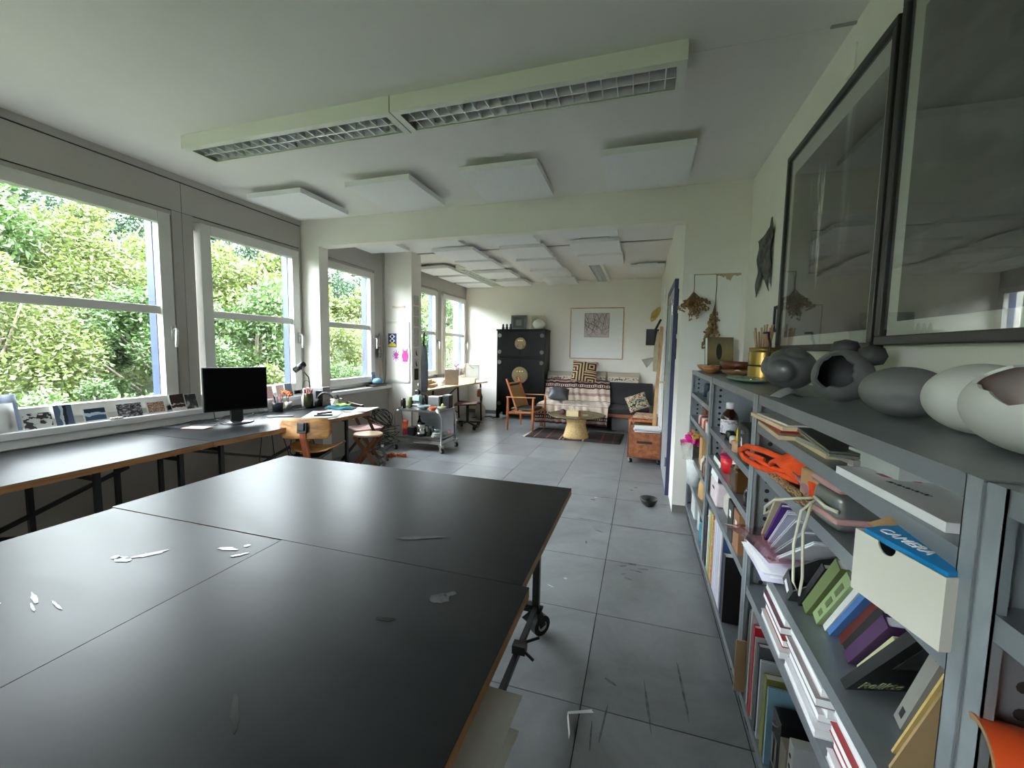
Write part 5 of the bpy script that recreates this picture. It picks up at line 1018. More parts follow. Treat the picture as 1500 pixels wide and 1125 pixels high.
# hooks, coat and lamp on the inner wall
hk = thing('coat', 'beige canvas coat hanging on the wall beyond the grey door', 'coat', (.24, 7.0, 0)); obj('body', MB().lathe([(.10, 1.08), (.11, 1.25), (.09, 1.5), (.05, 1.66), (.02, 1.72)], n=18, sx=.55), mt('canvas_beige', sc(186, 172, 148), .95, var=.15, bump=.2), hk, smooth=True); obj('strap', MB().tube([(.03, 0, 1.9), (-.04, -.02, 1.75), (-.05, 0, 1.5)], .018, 8), KB, hk, smooth=True)
st_ = thing('straw_hat', 'yellowed straw hat hanging high on the wall beyond the door', 'hat', (.20, 7.05, 1.98), rot=(.4, -1.1, 0)); st_.scale = (.78, .78, .78); obj('brim', MB().lathe([(.06, 0), (.16, .012), (.165, .02), (.06, .012)], n=28), mt('straw_hat', sc(196, 172, 100), .9, bump=.4), st_, smooth=True); obj('crown', MB().lathe([(.08, .01), (.075, .07), (.04, .09), (.005, .092)], n=22), mt('straw_hat', (0, 0, 0)), st_, smooth=True)
wl_ = thing('clip_lamp', 'grey cone wall lamp pointing left beside the hanging coat', 'lamp', (.22, 7.6, 1.22)); obj('shade', MB().tube([(.02, 0, .06), (-.06, 0, .03), (-.17, 0, -.04)], [.02, .04, .085], 18), mt('lamp_grey', sc(170, 168, 162), .4), wl_, smooth=True); obj('arm', MB().tube([(.02, 0, .06), (.03, 0, .16), (.08, 0, .2)], .008, 8), ALU, wl_, smooth=True)
t = frame_pic('framed_art', 'large oak-framed white picture with a small branch etching on the far wall', 1.04, 1.01, .018, wood('pale_oak', sc(176, 140, 106), sc(206, 172, 138), .5, 'X', 9, .2), None, (-.866, 8.325, 1.225), (0, 0, 0), depth=.024, mat_m=mt('art_mount', (.80, .80, .78), .7, var=.01))
bm_ = MB(); obj('etching', MB().box(-.235, .008, .43, .245, .0115, .90), mt('etching_paper', sc(196, 184, 180), .7), t)
R_ = random.Random(21)
for k in range(34):
    x = R_.uniform(-.22, .22); z = R_.uniform(.44, .7); pts = [(x, .0065, z)]; a = R_.uniform(.6, 2.5)
    for i in range(5): a += R_.gauss(0, .3); x = min(.235, max(-.23, x + .07 * math.cos(a))); z = min(.89, max(.435, z + .07 * math.sin(a))); pts.append((x, .0065, z))
    bm_.tube(pts, .0022, 4)
bm_.box(-.235, .006, .43, .245, .0075, .434).box(-.235, .006, .896, .245, .0075, .9).box(-.235, .006, .43, -.231, .0075, .9).box(.241, .006, .43, .245, .0075, .9)
o = obj('branch_lines', bm_, mt('etch_ink', sc(70, 40, 44), .7), t); o['kind'] = 'stuff'
t = thing('picture', 'small dark landscape picture on the far wall by the corner', 'picture', (.185, 8.345, 1.51)); obj('board', MB().box(-.115, -.012, 0, .115, 0, .305), KB, t); obj('image', MB().box(-.11, -.013, .005, .11, -.012, .3), ramp_mat('dark_landscape', 'Z', [(0, sc(30, 30, 24)), (.4, sc(46, 46, 36)), (.6, sc(44, 50, 60)), (1, sc(66, 72, 80))], .5, const=False, jitter=.3, jscale=4), t)

# ---------------------------------------------------------------- floor bowl
simple('black_bowl', MB().lathe([(.035, 0), (.06, .02), (.076, .055), (.078, .07), (.072, .068), (.055, .03), (.02, .012)], n=28), mt('black_ceramic', (.02, .019, .018), .35), 'small black bowl on the floor by the door jamb', 'bowl', (.116, 3.87, .0015))
# ---------------------------------------------------------------- ceiling lights and acoustic boards
LAMPW = mt('lamp_enamel', (.74, .76, .66), .35, var=.02); MIR = mt('mirror_aluminium', (.86, .87, .86), .3, .75, var=.03)
def louvre_light(label, L, W, H, loc, rz, n, group):
    t = thing('ceiling_light', label, 'ceiling light', loc, rz, group); h = L / 2; w = W / 2
    obj('body', MB().box(-h, -w, -.012, h, w, 0).box(-h, -w, -H, h, -w + .006, -.012).box(-h, w - .006, -H, h, w, -.012).box(-h, -w + .006, -H, -h + .006, w - .006, -.012).box(h - .006, -w + .006, -H, h, w - .006, -.012)
        .box(-h + .006, -w + .006, -H, h - .006, -w + .04, -H + .004).box(-h + .006, w - .022, -H, h - .006, w - .006, -H + .004).box(-h + .006, -w + .04, -H, -h + .04, w - .022, -H + .004).box(h - .04, -w + .04, -H, h - .006, w - .022, -H + .004), LAMPW, t)
    a, b = -w + .042, w - .024; c = (a + b) / 2; r = MB()
    for y0, y1 in ((a, c), (c, b)):
        r.prism([(y0, -H + .006), (y0 + .003, -H + .006), (y0 + .012, -.03), ((y0 + y1) / 2, -.018), (y1 - .012, -.03), (y1 - .003, -H + .006), (y1, -H + .006), (y1, -.013), (y0, -.013)], -h + .042, h - .042, 'x')
    obj('reflector', r, MIR, t)
    for y0, y1 in ((a, c), (c, b)): obj('tube', MB().cyl((-h + .05, (y0 + y1) / 2, -.034), (h - .05, (y0 + y1) / 2, -.034), .008, 10), PAPER, t)
    me = None
    for k in range(n):
        x = -h + .05 + (L - .1) * (k + .5) / n
        if me is None:
            o = obj('louvre_blade', MB().prism([(a + .004, -H + .008), (b - .004, -H + .008), (b - .006, -H + .034), (c, -H + .042), (a + .006, -H + .034)], -.002, .002, 'x'), MIR, t, loc=(x, 0, 0)); me = o.data
        else:
            o = bpy.data.objects.new('louvre_blade', me); C.objects.link(o); o.parent = t; o.location = (x, 0, 0)
    return t
louvre_light('left half of the long louvred ceiling light above the work table', 1.58, .235, .085, (-2.165, 2.185, ZC), 0, 20, 'louvred ceiling lights')
louvre_light('right half of the long louvred ceiling light above the work table', 1.51, .235, .085, (-.612, 2.185, ZC), 0, 19, 'louvred ceiling lights')
louvre_light('louvred ceiling light near the far wall above the daybed', 1.6, .235, .07, (-.735, 7.3, ZC), PI / 2, 14, 'louvred ceiling lights')
louvre_light('narrow ceiling light between the boards near the far windows', 1.9, .2, .07, (-2.88, 7.3, ZC), PI / 2, 14, 'louvred ceiling lights')
FOAM = mt('acoustic_foam', (.83, .83, .84), .95, var=.02, scale=40, bump=.1)
pan = []
for k, x in enumerate((-3.085, -2.045, -1.045, -.018)): pan.append((x, 3.20, ['leftmost white acoustic board before the beam, by the windows', 'second white acoustic board from the left before the beam', 'third white acoustic board from the left before the beam', 'rightmost white acoustic board before the beam'][k], .59, .6))
col = {'next to the windows': (-3.31, (4.7, 6.47, 7.25, 8.02)), 'second from the windows': (-2.45, (4.58, 5.41, 6.13, 7.02, 7.94)), 'third from the windows': (-1.52, (4.7, 5.48, 6.24, 7.05, 7.96)), 'nearest the door side': (-.6, (4.58, 5.40, 6.13))}
on = ['first', 'second', 'third', 'fourth', 'fifth']
for nm, (x, ys) in col.items():
    for k, y in enumerate(ys): pan.append((x, y, 'white acoustic board beyond the beam, column %s, %s from the beam' % (nm, on[k]), .6, .6))
pan.append((.035, 7.05, 'single white acoustic board by the far right wall', .5, .6))
fm_ = None
for k, (x, y, lab, w, d) in enumerate(pan):
    t = thing('acoustic_board', lab, 'ceiling panel', (x, y, 2.68), rnd.uniform(-.012, .012), 'white acoustic boards under the ceiling')
    if abs(w - .6) < .02 and fm_:
        o = bpy.data.objects.new('board', fm_[0]); C.objects.link(o); o.parent = t; o = bpy.data.objects.new('spacer_block', fm_[1]); C.objects.link(o); o.parent = t
    else:
        o = obj('board', MB().box(-w / 2, -d / 2, 0, w / 2, d / 2, .042), FOAM, t); o2 = obj('spacer_block', MB().box(-w * .3, -d * .32, .042, w * .3, d * .32, ZC - 2.68), FOAM, t)
        if abs(w - .59) < .02: fm_ = (o.data, o2.data)
dk_ = struct('trim_9', MB().box(XL, 5.497, ZC - .004, .306, 5.503, ZC + .1), DARKGAP)

# ---------------------------------------------------------------- galvanised shelving along the right wall
GALV = mt('galvanised_steel', (.38, .42, .45), .42, .55, var=.16, scale=9); GALV2 = mt('galvanised_shelf', (.28, .31, .33), .38, .55, var=.12, scale=5)
SX0, SX1 = .405, .783
def shelving(label, y0, y1, levels):
    t = thing('shelving_unit', label, 'shelf', (SX0, y0, 0), 0, 'metal shelving units'); D = SX1 - SX0; L = y1 - y0
    for k, z in enumerate(levels):
        obj('shelf', MB().box(.002, .006, z - .003, D, L - .006, z).box(.002, .006, z - .032, .0045, L - .006, z - .003).box(D - .003, .006, z - .032, D, L - .006, z - .003).box(.0045, .006, z - .032, .016, L - .006, z - .030), GALV2, t)
    for s, y in ((1, 0), (-1, L)):
        a, b = sorted((y, y + s * .002)); p = obj('side_panel', MB().box(0, a, .12, D, b, 1.247), GALV, t)
        hm = MB()
        for zz in [.16 + .035 * i for i in range(31)]:
            for xx in (.055, D - .055): hm.add([(xx + .008 * math.cos(q), y + s * .0026, zz + .008 * math.sin(q)) for q in [2 * PI * i / 10 for i in range(10)]], [tuple(range(10)) if s < 0 else tuple(range(9, -1, -1))])
        o = obj('perforations', hm, DARKGAP, p); o['kind'] = 'stuff'
        for xx in (0, D - .002):
            f = MB(); c0, c1 = sorted((y + s * .001, y + s * .030)); f.box(xx, c0, .10, xx + .002, c1, 1.25)
            e0, e1 = sorted((y + s * .028, y + s * .030)); f.box(xx, e0, .10, xx + (.012 if xx == 0 else -.012), e1, 1.25) if xx == 0 else f.box(xx - .012, e0, .10, xx, e1, 1.25)
            obj('post', f, GALV, t)
    obj('back_panel', MB().box(D - .001, .01, .12, D, L - .01, 1.22), GALV2, t)
    for yy in (.05, L - .05):
        for xx in (.04, D - .05): caster(t, xx, yy, .042, 1.9)
    return t
shelving('galvanised metal shelving unit nearest the camera at the right edge', -.42, .638, (1.25, 1.10, .86, .6, .36, .13))
shelving('galvanised shelving unit holding the white box and leaning books', .642, 1.698, (1.25, 1.15, 1.01, .708, .54, .13))
shelving('galvanised shelving unit with brown bottle and black laptop bag', 1.702, 2.718, (1.25, .955, .785, .563, .13))
shelving('galvanised shelving unit farthest away, by the door pier', 2.722, 3.70, (1.25, 1.07, .88, .59, .375, .13))

# ---------------------------------------------------------------- objects on top of the shelving
zt = 1.2505
def stone_mat(name, c1, c2, rough=.45): return cloud_mat(name, [(.3, c1), (.7, c2)], 3.5, rough, 1.2, coords='Object')
GR = stone_mat('burnished_clay', (.06, .06, .062), (.17, .17, .173), .3); GR2 = stone_mat('grey_clay', (.11, .11, .11), (.22, .22, .22), .6); EGG = stone_mat('pale_clay', (.62, .61, .58), (.78, .77, .74), .55); DGR = stone_mat('dark_clay', (.02, .02, .02), (.06, .06, .06), .6)
def blob(rx, ry, rz, fn=None, n=40, m=24):
    mb = MB()
    def f(u, v):
        th = 2 * PI * u; ph = PI * v; d = Vector((math.sin(ph) * math.cos(th), math.sin(ph) * math.sin(th), -math.cos(ph))); k = fn(d) if fn else 1
        return (rx * d.x * k, ry * d.y * k, rz * d.z * k + rz)
    return mb.grid(f, n, m)
def dent(c, rad, depth):
    c = Vector(c).normalized()
    return lambda d: -depth * max(0, 1 - (d.angle(c) / rad) ** 2) ** 2 if d.length > 0 else 0
def lobe(c, rad, amp):
    c = Vector(c).normalized()
    return lambda d: amp * math.sqrt(max(0, 1 - (d.angle(c) / rad) ** 2)) - amp * .45 * math.exp(-((d.angle(c) - rad) / .12) ** 2)
e1 = lobe((-.62, -.78, -.15), .62, .12); e4 = lobe((.1, -.5, .9), .45, .08); e5 = lobe((-.95, .3, .15), .5, .08); e1b = dent((-.62, -.78, -.1), .95, .09); e2 = dent((.2, -.5, .9), .5, .05); e3 = dent((-.7, .5, .5), .6, .07)
p1 = thing('clay_vessel', 'burnished dark grey clay form with a smooth bulge on the shelf top', 'sculpture', (.575, 1.935, zt)); obj('body', blob(.098, .10, .088, lambda d: .95 + e1(d) + e4(d) + e5(d), 80, 48), GR, p1, smooth=True)
p2 = thing('clay_vessel', 'cracked open grey clay vessel with dark hollow and dark lumps', 'sculpture', (.605, 1.55, zt))
hole = Vector((-.62, -.75, .25)).normalized()
def crackshell(rx, ry, rz, hole, rad, jag, seed, th, mat_o, mat_i, par):
    R = random.Random(seed); amp = [R.uniform(-jag, jag) for k in range(26)]
    mb = MB(); q = hole.to_track_quat('Z', 'Y').to_matrix(); nu, nv = 52, 20
    def f(sc_):
        def fn(u, v):
            a = u * 26; i = int(a) % 26; t = a - int(a); jr = rad + amp[i] * (1 - t) + amp[(i + 1) % 26] * t
            ph = jr + (PI - jr) * v; d = q @ Vector((math.sin(ph) * math.cos(2 * PI * u), math.sin(ph) * math.sin(2 * PI * u), math.cos(ph)))
            return (rx * d.x * sc_, ry * d.y * sc_, rz * d.z * sc_ + rz)
        return fn
    mb.grid(f(1), nu, nv); W = nu + 1; N = W * (nv + 1)
    obj('shell', mb, mat_o, par, smooth=True)
    mi = MB(); mi.grid(f(1 - th), nu, nv); mi.f = [tuple(reversed(x)) for x in mi.f]; 
    rim = MB(); rim.v = [mb.v[i] for i in range(W)] + [mi.v[i] for i in range(W)]; rim.f = [(i, W + i, W + i + 1, i + 1) for i in range(nu)]; rim.m = [0] * nu
    obj('inner_wall', mi, mat_i, par, smooth=True); obj('broken_rim', rim, mat_o, par)
crackshell(.080, .083, .082, hole, .72, .12, 4, .10, GR2, DGR, p2)
obj('dark_lump', MB().lathe([(.004, 0), (.03, .006), (.042, .03), (.03, .055), (.004, .062)], (.02, .045, .135), 20), DGR, p2, smooth=True); obj('dark_lump', MB().lathe([(.004, 0), (.03, .006), (.04, .03), (.03, .055), (.004, .062)], (.062, -.02, .115), 20), DGR, p2, smooth=True)
sd = thing('clay_shard', 'curved pale grey clay shard lying before the cracked vessel', 'sculpture', (.475, 1.60, zt), .5); obj('shard', MB().sheet(lambda u, v: (-.05 + .1 * u, (-.025 + .05 * v) * (.5 + .5 * math.sin(PI * min(1, u + .2))), .006 + .03 * math.sin(PI * u) * (1 - (2 * v - 1) ** 2 * .6)), 14, 8, .004), stone_mat('pale_shard', (.2, .2, .2), (.36, .36, .36), .6), sd, smooth=True)
p3 = thing('clay_egg', 'smooth matt grey clay egg with a dimple on the shelf top', 'sculpture', (.612, 1.24, zt)); d1 = dent((-.55, -.8, -.28), .3, .1); d2 = dent((-.3, -.2, 1), .42, .03); obj('body', blob(.084, .092, .061, lambda d: 1 + d1(d) + d2(d), 44, 28), stone_mat('matt_grey_clay', (.15, .148, .148), (.24, .238, .24), .65), p3, smooth=True)
p4 = thing('clay_egg', 'whole off-white clay egg behind the broken white one', 'sculpture', (.625, 1.02, zt)); obj('body', blob(.082, .092, .068, None, 40, 26), EGG, p4, smooth=True)
p5 = thing('clay_egg', 'large white broken eggshell with jagged opening at the right edge', 'sculpture', (.585, .815, zt)); crackshell(.098, .103, .073, Vector((-.45, -.30, .85)).normalized(), .80, .12, 9, .06, EGG, stone_mat('pink_inside', (.5, .42, .38), (.62, .55, .5), .6), p5)
simple('paper_roll', MB().bar((0, 0, 0), (0, .0, .115), .045, .006, up=(0, 1, 0)), mt('ivory', (.72, .68, .6), .6), 'ivory card standing behind the burnished clay form', 'card', (.735, 1.80, zt), .2, smooth=False)
gd = thing('green_dish', 'flat oval sage green glass dish on the shelf top', 'dish', (.53, 2.42, zt)); obj('plate', MB().lathe([(.04, .002), (.095, .012), (.1, .02), (.095, .02), (.04, .008)], n=32, sx=.92, sy=2.2), mt('sage_glass', sc(112, 146, 120), .25), gd, smooth=True); obj('bead', MB().lathe([(.002, 0), (.006, .004), (.002, .01)], (-.0, -.08, .009), 10), PAPER, gd, smooth=True)
WB = [wood('bowl_wood', sc(150, 96, 60), sc(196, 140, 96), .45, 'Y', 8, .2), wood('copper_wood', sc(74, 34, 22), sc(124, 66, 44), .35, 'Y', 8, .2), wood('olive_wood', sc(96, 64, 40), sc(150, 110, 74), .45, 'Y', 8, .2)]
def bowl(lab, loc, r, h, sx, sy, m, rz=0, name='wooden_bowl'): return simple(name, MB().lathe([(r * .4, 0), (r * .85, h * .5), (r, h), (r * .93, h), (r * .75, h * .5), (r * .3, h * .2)], n=30, sx=sx, sy=sy), m, lab, 'bowl', loc, rz)
bowl('light brown shallow wooden bowl at the far end of the shelf top', (.50, 3.50, zt), .10, .05, .8, 1.3, WB[0], .2)
bowl('small pale wooden bowl in front of the light brown one', (.475, 3.22, zt), .075, .045, .8, 1.2, WB[0], .1)
bowl('dark copper-coloured oval bowl on the shelf top below the gold book', (.63, 3.25, zt + .0), .115, .085, .8, 1.4, WB[1], .1)
bowl('long olive-brown wooden tray bowl before the copper bowl', (.58, 2.88, zt), .1, .04, .9, 1.6, WB[2], .15)
for k in range(2): simple('white_shell', MB().lathe([(.004, 0), (.024, .008), (.018, .022), (.004, .028)], n=16, sy=1.3), PAPER, ['larger white shell in the long wooden tray bowl', 'smaller white shell beside the brass container'][k], 'shell', (.56 + .06 * k, 2.80 - .04 * k, zt + .018))
gb = thing('book', 'gold and black book with an oval figure standing at the pier', 'book', (.60, 3.62, zt), .25, rot=(-.1, 0, .25))
obj('cover', MB().box(-.10, 0, 0, .10, .004, .27).box(-.10, .05, 0, .10, .054, .27).box(.096, .004, 0, .10, .05, .27), ramp_mat('gold_cover', 'Z', [(0, sc(70, 60, 50)), (.3, sc(120, 104, 70)), (.55, sc(150, 134, 92)), (1, sc(104, 96, 74))], .35, const=False, jitter=.25, jscale=9), gb); obj('pages', MB().box(-.096, .004, .004, .095, .05, .266), PAPER, gb)
obj('oval_figure', MB().prism([(-.01 + .022 * math.cos(a), .155 + .065 * math.sin(a)) for a in [2 * PI * k / 20 for k in range(20)]], -.001, 0, 'y'), KB, gb)
br = thing('brass_container', 'stacked round brass container with a bent handle on the shelf', 'container', (.655, 2.62, zt)); BR2 = mt('polished_brass', sc(150, 122, 66), .3, .85, var=.1)
for k in range(2): obj('tier', MB().lathe([(.074, 0), (.08, .006), (.08, .072), (.076, .078)], (0, 0, .079 * k), 28), BR2, br, smooth=False, bevel=.001)
obj('lid', MB().lathe([(.08, .158), (.078, .178), (.01, .182)], n=28), BR2, br, smooth=True); obj('handle', MB().tube([(-.0, -.078, .1), (0, -.088, .2), (0, -.05, .235), (0, -.045, .26), (0, .05, .262)], .006, 8), mt('iron', (.05, .045, .04), .5, .6), br, smooth=True)
sk = thing('incense_sticks', 'bundle of thin wooden sticks in a jar behind the brass container', 'sticks', (.70, 2.86, zt))
obj('jar', MB().lathe([(.04, 0), (.045, .1), (.04, .1), (.035, .01)], n=20), KB, sk, smooth=True)
for k in range(12): a = k * 2.4; obj('stick', MB().cyl((.012 * math.cos(a), .012 * math.sin(a), .01), (.05 * math.cos(a), .05 * math.sin(a), .28 + .02 * (k % 3)), .005, 6), wood('stick_wood', sc(176, 132, 96), sc(210, 170, 136), .6, 'Z', 9, .2), sk)
t = frame_pic('framed_art', 'small dark square frame standing behind the wooden sticks', .10, .16, .018, KB, None, (.775, 2.93, 1.53), (0, 0, -PI / 2), depth=.02, mat_m=mt('grey_back', (.3, .3, .3), .6), cat='picture')
# dried flowers, banner, backing sheet
bs = thing('backing_sheet', 'white sheet with torn beige top strip on the pier wall', 'paper', (.0, 3.788, 0)); obj('sheet', MB().box(.352, -.003, 1.26, .745, 0.002, 2.04), mt('backing_white', (.84, .84, .80), .85, var=.02), bs)
R_ = random.Random(4); xs = [.56 + .18 * k / 14 for k in range(15)]; obj('torn_strip', MB().prism([(x, 2.04) for x in xs] + [(x, 2.04 - .015 - .05 * R_.random() ** 1.5) for x in reversed(xs)], -.005, -.003, 'y'), mt('torn_beige', sc(186, 170, 138), .9), bs)
obj('top_tear', MB().box(.39, -.0045, 2.032, .56, -.003, 2.04), mt('torn_beige', (0, 0, 0)), bs)
def bunch(label, loc, L, W, seed, col, n, fan):
    t = thing('dried_flowers', label, 'dried flowers', loc); R = random.Random(seed)
    obj('string', MB().tube([(0, 0, 0), (.004, -.004, -.1), (0, 0, -.26 if not fan else -.18)], .003, 6), mt('string_brown', sc(120, 104, 84), .9), t)
    z0 = -.26 if not fan else -.17; st = MB(); hd = MB()
    for k in range(n):
        a = R.uniform(-1, 1); b = R.uniform(-.5, .5); l = L * R.uniform(.35, 1)
        if fan: e = Vector((W * a * (l / L) * 1.0, -.04 + .03 * b - .02, z0 - l * (.45 + .55 * (1 - abs(a)))))
        else: e = Vector((W * .5 * a * (l / L) - .03 * (l / L), -.03 + .02 * b, z0 - l))
        st.tube([(0, -.01, z0 + .03), Vector((0, -.01, z0)).lerp(e, .5) + Vector((0, -.01, .0)), e], .0022, 4)
        for i in range(4):
            p = Vector((0, -.01, z0)).lerp(e, .45 + .18 * i) + Vector((R.gauss(0, .008), R.gauss(0, .006), R.gauss(0, .008)))
            hd.cbox(p, (.028, .010, .010), (R.uniform(0, 3), R.uniform(0, 3), R.uniform(0, 3)))
    o = obj('stems', st, mt('dry_stem', sc(120, 96, 66), .9), t); o['kind'] = 'stuff'; o = obj('flower_heads', hd, col, t); o['kind'] = 'stuff'
bunch('fan-shaped bunch of dried brown flowers hanging on the pier, left of two', (.392, 3.775, 2.035), .22, .16, 1, cloud_mat('dry_flower_a', [(.35, sc(110, 80, 52)), (.65, sc(170, 138, 98))], 30, .95, coords='Object'), 46, True)
bunch('long narrow bunch of dried flowers hanging on the pier, right of two', (.560, 3.775, 2.035), .34, .12, 2, cloud_mat('dry_flower_b', [(.35, sc(120, 96, 66)), (.65, sc(176, 148, 108))], 30, .95, coords='Object'), 34, False)
bn = thing('wall_hanging', 'dark grey ragged swallow-tailed textile hanging on the right wall', 'textile', (.785, 3.27, 0), 0)
def bnf(u, v):
    y = .17 - .34 * u; top = 2.20 + .07 * u * .3 + (.05 if u > .9 else 0); bot = 1.80 + .16 * (1 - abs(2 * u - 1)); z = top + (bot - top) * v
    return (-.012 + .006 * math.sin(14 * v + 5 * u), y * (1 - .08 * math.sin(PI * v)), z)
obj('cloth', MB().sheet(bnf, 16, 18, .004), cloud_mat('felt_dark', [(.35, sc(62, 60, 56)), (.65, sc(112, 110, 104))], 12, .95, coords='Object'), bn, smooth=True)

# ---------------------------------------------------------------- the two large framed photographs
FRB = mt('black_frame', (.02, .019, .018), .4, var=.1)
def photo_mat(name, streaks):
    m, nt, b = newmat(name); b.inputs['Roughness'].default_value = .5
    tc = node(nt, 'TexCoord'); sx = node(nt, 'SeparateXYZ'); nt.links.new(tc.outputs['Generated'], sx.inputs[0])
    def M_(op, *q):
        n = node(nt, 'Math', operation=op)
        for i, x in enumerate(q):
            if isinstance(x, (int, float)): n.inputs[i].default_value = x
            else: nt.links.new(x, n.inputs[i])
        return n.outputs[0]
    def noise(sc3, scale, det, dist, rot=0):
        mp = node(nt, 'Mapping'); mp.inputs['Scale'].default_value = sc3; mp.inputs['Rotation'].default_value = (rot, 0, 0); nt.links.new(tc.outputs['Generated'], mp.inputs[0])
        nz = node(nt, 'TexNoise'); nz.inputs['Scale'].default_value = scale; nz.inputs['Detail'].default_value = det; nz.inputs['Distortion'].default_value = dist; nt.links.new(mp.outputs[0], nz.inputs['Vector']); return nz.outputs['Fac']
    def smooth(v, a, c, o0=0., o1=1.):
        r = node(nt, 'MapRange', interpolation_type='SMOOTHSTEP'); nt.links.new(v, r.inputs[0])
        for i, x in zip((1, 2, 3, 4), (a, c, o0, o1)): r.inputs[i].default_value = x
        return r.outputs[0]
    Y, Z = sx.outputs['Y'], sx.outputs['Z']
    if streaks:      # folds of pale cloth against black
        n1 = noise((1, 3.5, .6), 2.2, 6, .8); n2 = noise((1, 9, 1.1), 2.5, 5, 1.2)
        c1 = M_('ABSOLUTE', M_('SUBTRACT', M_('ADD', Y, M_('MULTIPLY', M_('SUBTRACT', n1, .5), .35)), M_('ADD', .60, M_('MULTIPLY', Z, .02))))
        s1 = M_('MULTIPLY', smooth(c1, .11, .0), smooth(Z, .12, .55)); s1 = M_('MULTIPLY', s1, smooth(n2, .40, .62, .15, 1.)); s1 = M_('MULTIPLY', s1, smooth(Z, .95, .75))
        c2 = M_('ABSOLUTE', M_('SUBTRACT', M_('ADD', Y, M_('MULTIPLY', M_('SUBTRACT', n1, .5), .2)), .30)); s2 = M_('MULTIPLY', M_('MULTIPLY', smooth(c2, .06, .0), smooth(Z, .1, .5)), .35)
        s3 = M_('MULTIPLY', smooth(M_('ADD', M_('MULTIPLY', Z, 1.0), M_('MULTIPLY', Y, -.25)), .72, 1.0), .5)
        v = M_('ADD', M_('ADD', M_('MULTIPLY', s1, 1.4), s2), M_('ADD', s3, M_('MULTIPLY', n1, .16)))
        st = [(.0, (.012, .013, .012)), (.25, (.055, .058, .054)), (.55, (.22, .23, .215)), (1., (.72, .73, .70))]
    else:            # soft grey smoke, darker hands of shade low on the right
        n1 = noise((1, 1.1, 1.5), 1.6, 6, 1.0, .5); n2 = noise((1, 2.2, 5), 1.8, 4, .8, .25)
        v = M_('ADD', M_('MULTIPLY', smooth(Z, -.1, .9), .34), M_('ADD', M_('MULTIPLY', n1, .35), M_('MULTIPLY', smooth(n2, .35, .7), .16)))
        st = [(.15, (.02, .022, .02)), (.38, (.075, .08, .075)), (.6, (.15, .155, .147)), (.85, (.24, .245, .23))]
    rp = node(nt, 'ValToRGB'); cr = rp.color_ramp
    for i, (p, c) in enumerate(st):
        e = cr.elements[i] if i < 2 else cr.elements.new(p)
        e.position = p; e.color = c + (1,)
    nt.links.new(v, rp.inputs[0]); nt.links.new(rp.outputs[0], b.inputs['Base Color']); return m
PGL = glass_mat('picture_glass', (.97, .97, .96), .05)
def bigphoto(label, y0, y1, z0, z1, iy0, iy1, iz0, iz1, pm):
    t = thing('framed_photograph', label, 'picture', (.789, (y0 + y1) / 2, z0)); c = (y0 + y1) / 2; h = z1 - z0; w = (y1 - y0) / 2; f = .03; D = -.042
    obj('frame', MB().box(D, -w, 0, 0, w, f).box(D, -w, h - f, 0, w, h).box(D, -w, f, 0, -w + f, h - f).box(D, w - f, f, 0, w, h - f), FRB, t, bevel=.004)
    obj('mount', MB().box(-.020, -w + f, f, -.014, w - f, h - f), mt('mount_board', (.60, .61, .58), .8, var=.01), t)
    obj('photo', MB().box(-.0212, iy0 - c, iz0 - z0, -.020, iy1 - c, iz1 - z0), pm, t)
    obj('glass', MB().box(-.034, -w + f, f, -.032, w - f, h - f), PGL, t)
bigphoto('large black-framed dark photograph with pale streaks, left of two', 1.733, 2.80, 1.413, 2.50, 1.815, 2.72, 1.49, 2.385, photo_mat('photo_streaks', True))
bigphoto('large black-framed grey photograph at the right edge, right of two', .62, 1.712, 1.432, 2.53, .70, 1.627, 1.507, 2.44, photo_mat('photo_smoke', False))
tp = simple('wall_plate', MB().box(-.006, -.04, -.05, 0, .04, .05), WHITE, 'small white blank plate high on the wall above the left photograph', 'plate', (.7895, 2.17, 2.62), smooth=False)
# ---------------------------------------------------------------- shelf contents
def cm_(name, c, rough=.5, **k): return mt(name, c, rough, **k)
def book(label, loc, t, h, d, col, rx=0., rz=0., ry=0., group=None, name='book', rough=.5, pages=None, cmat=None):
    # spine faces -x; thickness along y, height along z
    o = thing(name, label, 'book', loc, rot=(rx, ry, rz), group=group); c = .0025
    m = cmat or mt('cover_%d_%d_%d' % tuple(int(255 * x) for x in col), col, rough, var=.05)
    obj('cover', MB().box(0, 0, 0, d, c, h).box(0, t - c, 0, d, t, h).box(0, c, 0, c, t - c, h), m, o)
    obj('pages', MB().box(c, c, .003, d - .003, t - c, h - .003), pages or PAPER, o)
    return o
def flat(label, loc, w, l, t, col, rz=0, cat='book', name='book', group=None, rot=None):
    # lying book: w along x, l along y
    o = thing(name, label, cat, loc, rz, group, rot=rot); c = .002
    m = mt('cover_%d_%d_%d' % tuple(int(255 * x) for x in col), col, .5, var=.05)
    obj('cover', MB().box(0, -l / 2, 0, w, l / 2, c).box(0, -l / 2, t - c, w, l / 2, t).box(w - c, -l / 2, c, w, l / 2, t - c), m, o)
    obj('pages', MB().box(.002, -l / 2 + .002, c, w - c, l / 2 - .002, t - c), PAPER, o)
    return o
def lettering(text, size, mat, parent, loc, rot, shear=0, ext=.0006, name='lettering'):
    cu = bpy.data.curves.new(name, 'FONT'); cu.body = text; cu.size = size; cu.shear = shear; cu.extrude = ext; cu.resolution_u = 3
    tmp = bpy.data.objects.new('tmp_text', cu); C.objects.link(tmp); bpy.context.view_layer.update()
    me = bpy.data.meshes.new_from_object(tmp.evaluated_get(bpy.context.evaluated_depsgraph_get())); bpy.data.objects.remove(tmp); me.materials.clear(); me.materials.append(mat)
    me.name = name; o = bpy.data.objects.new(name, me); C.objects.link(o); o.parent = parent; o.location = loc; o.rotation_euler = rot
    return o
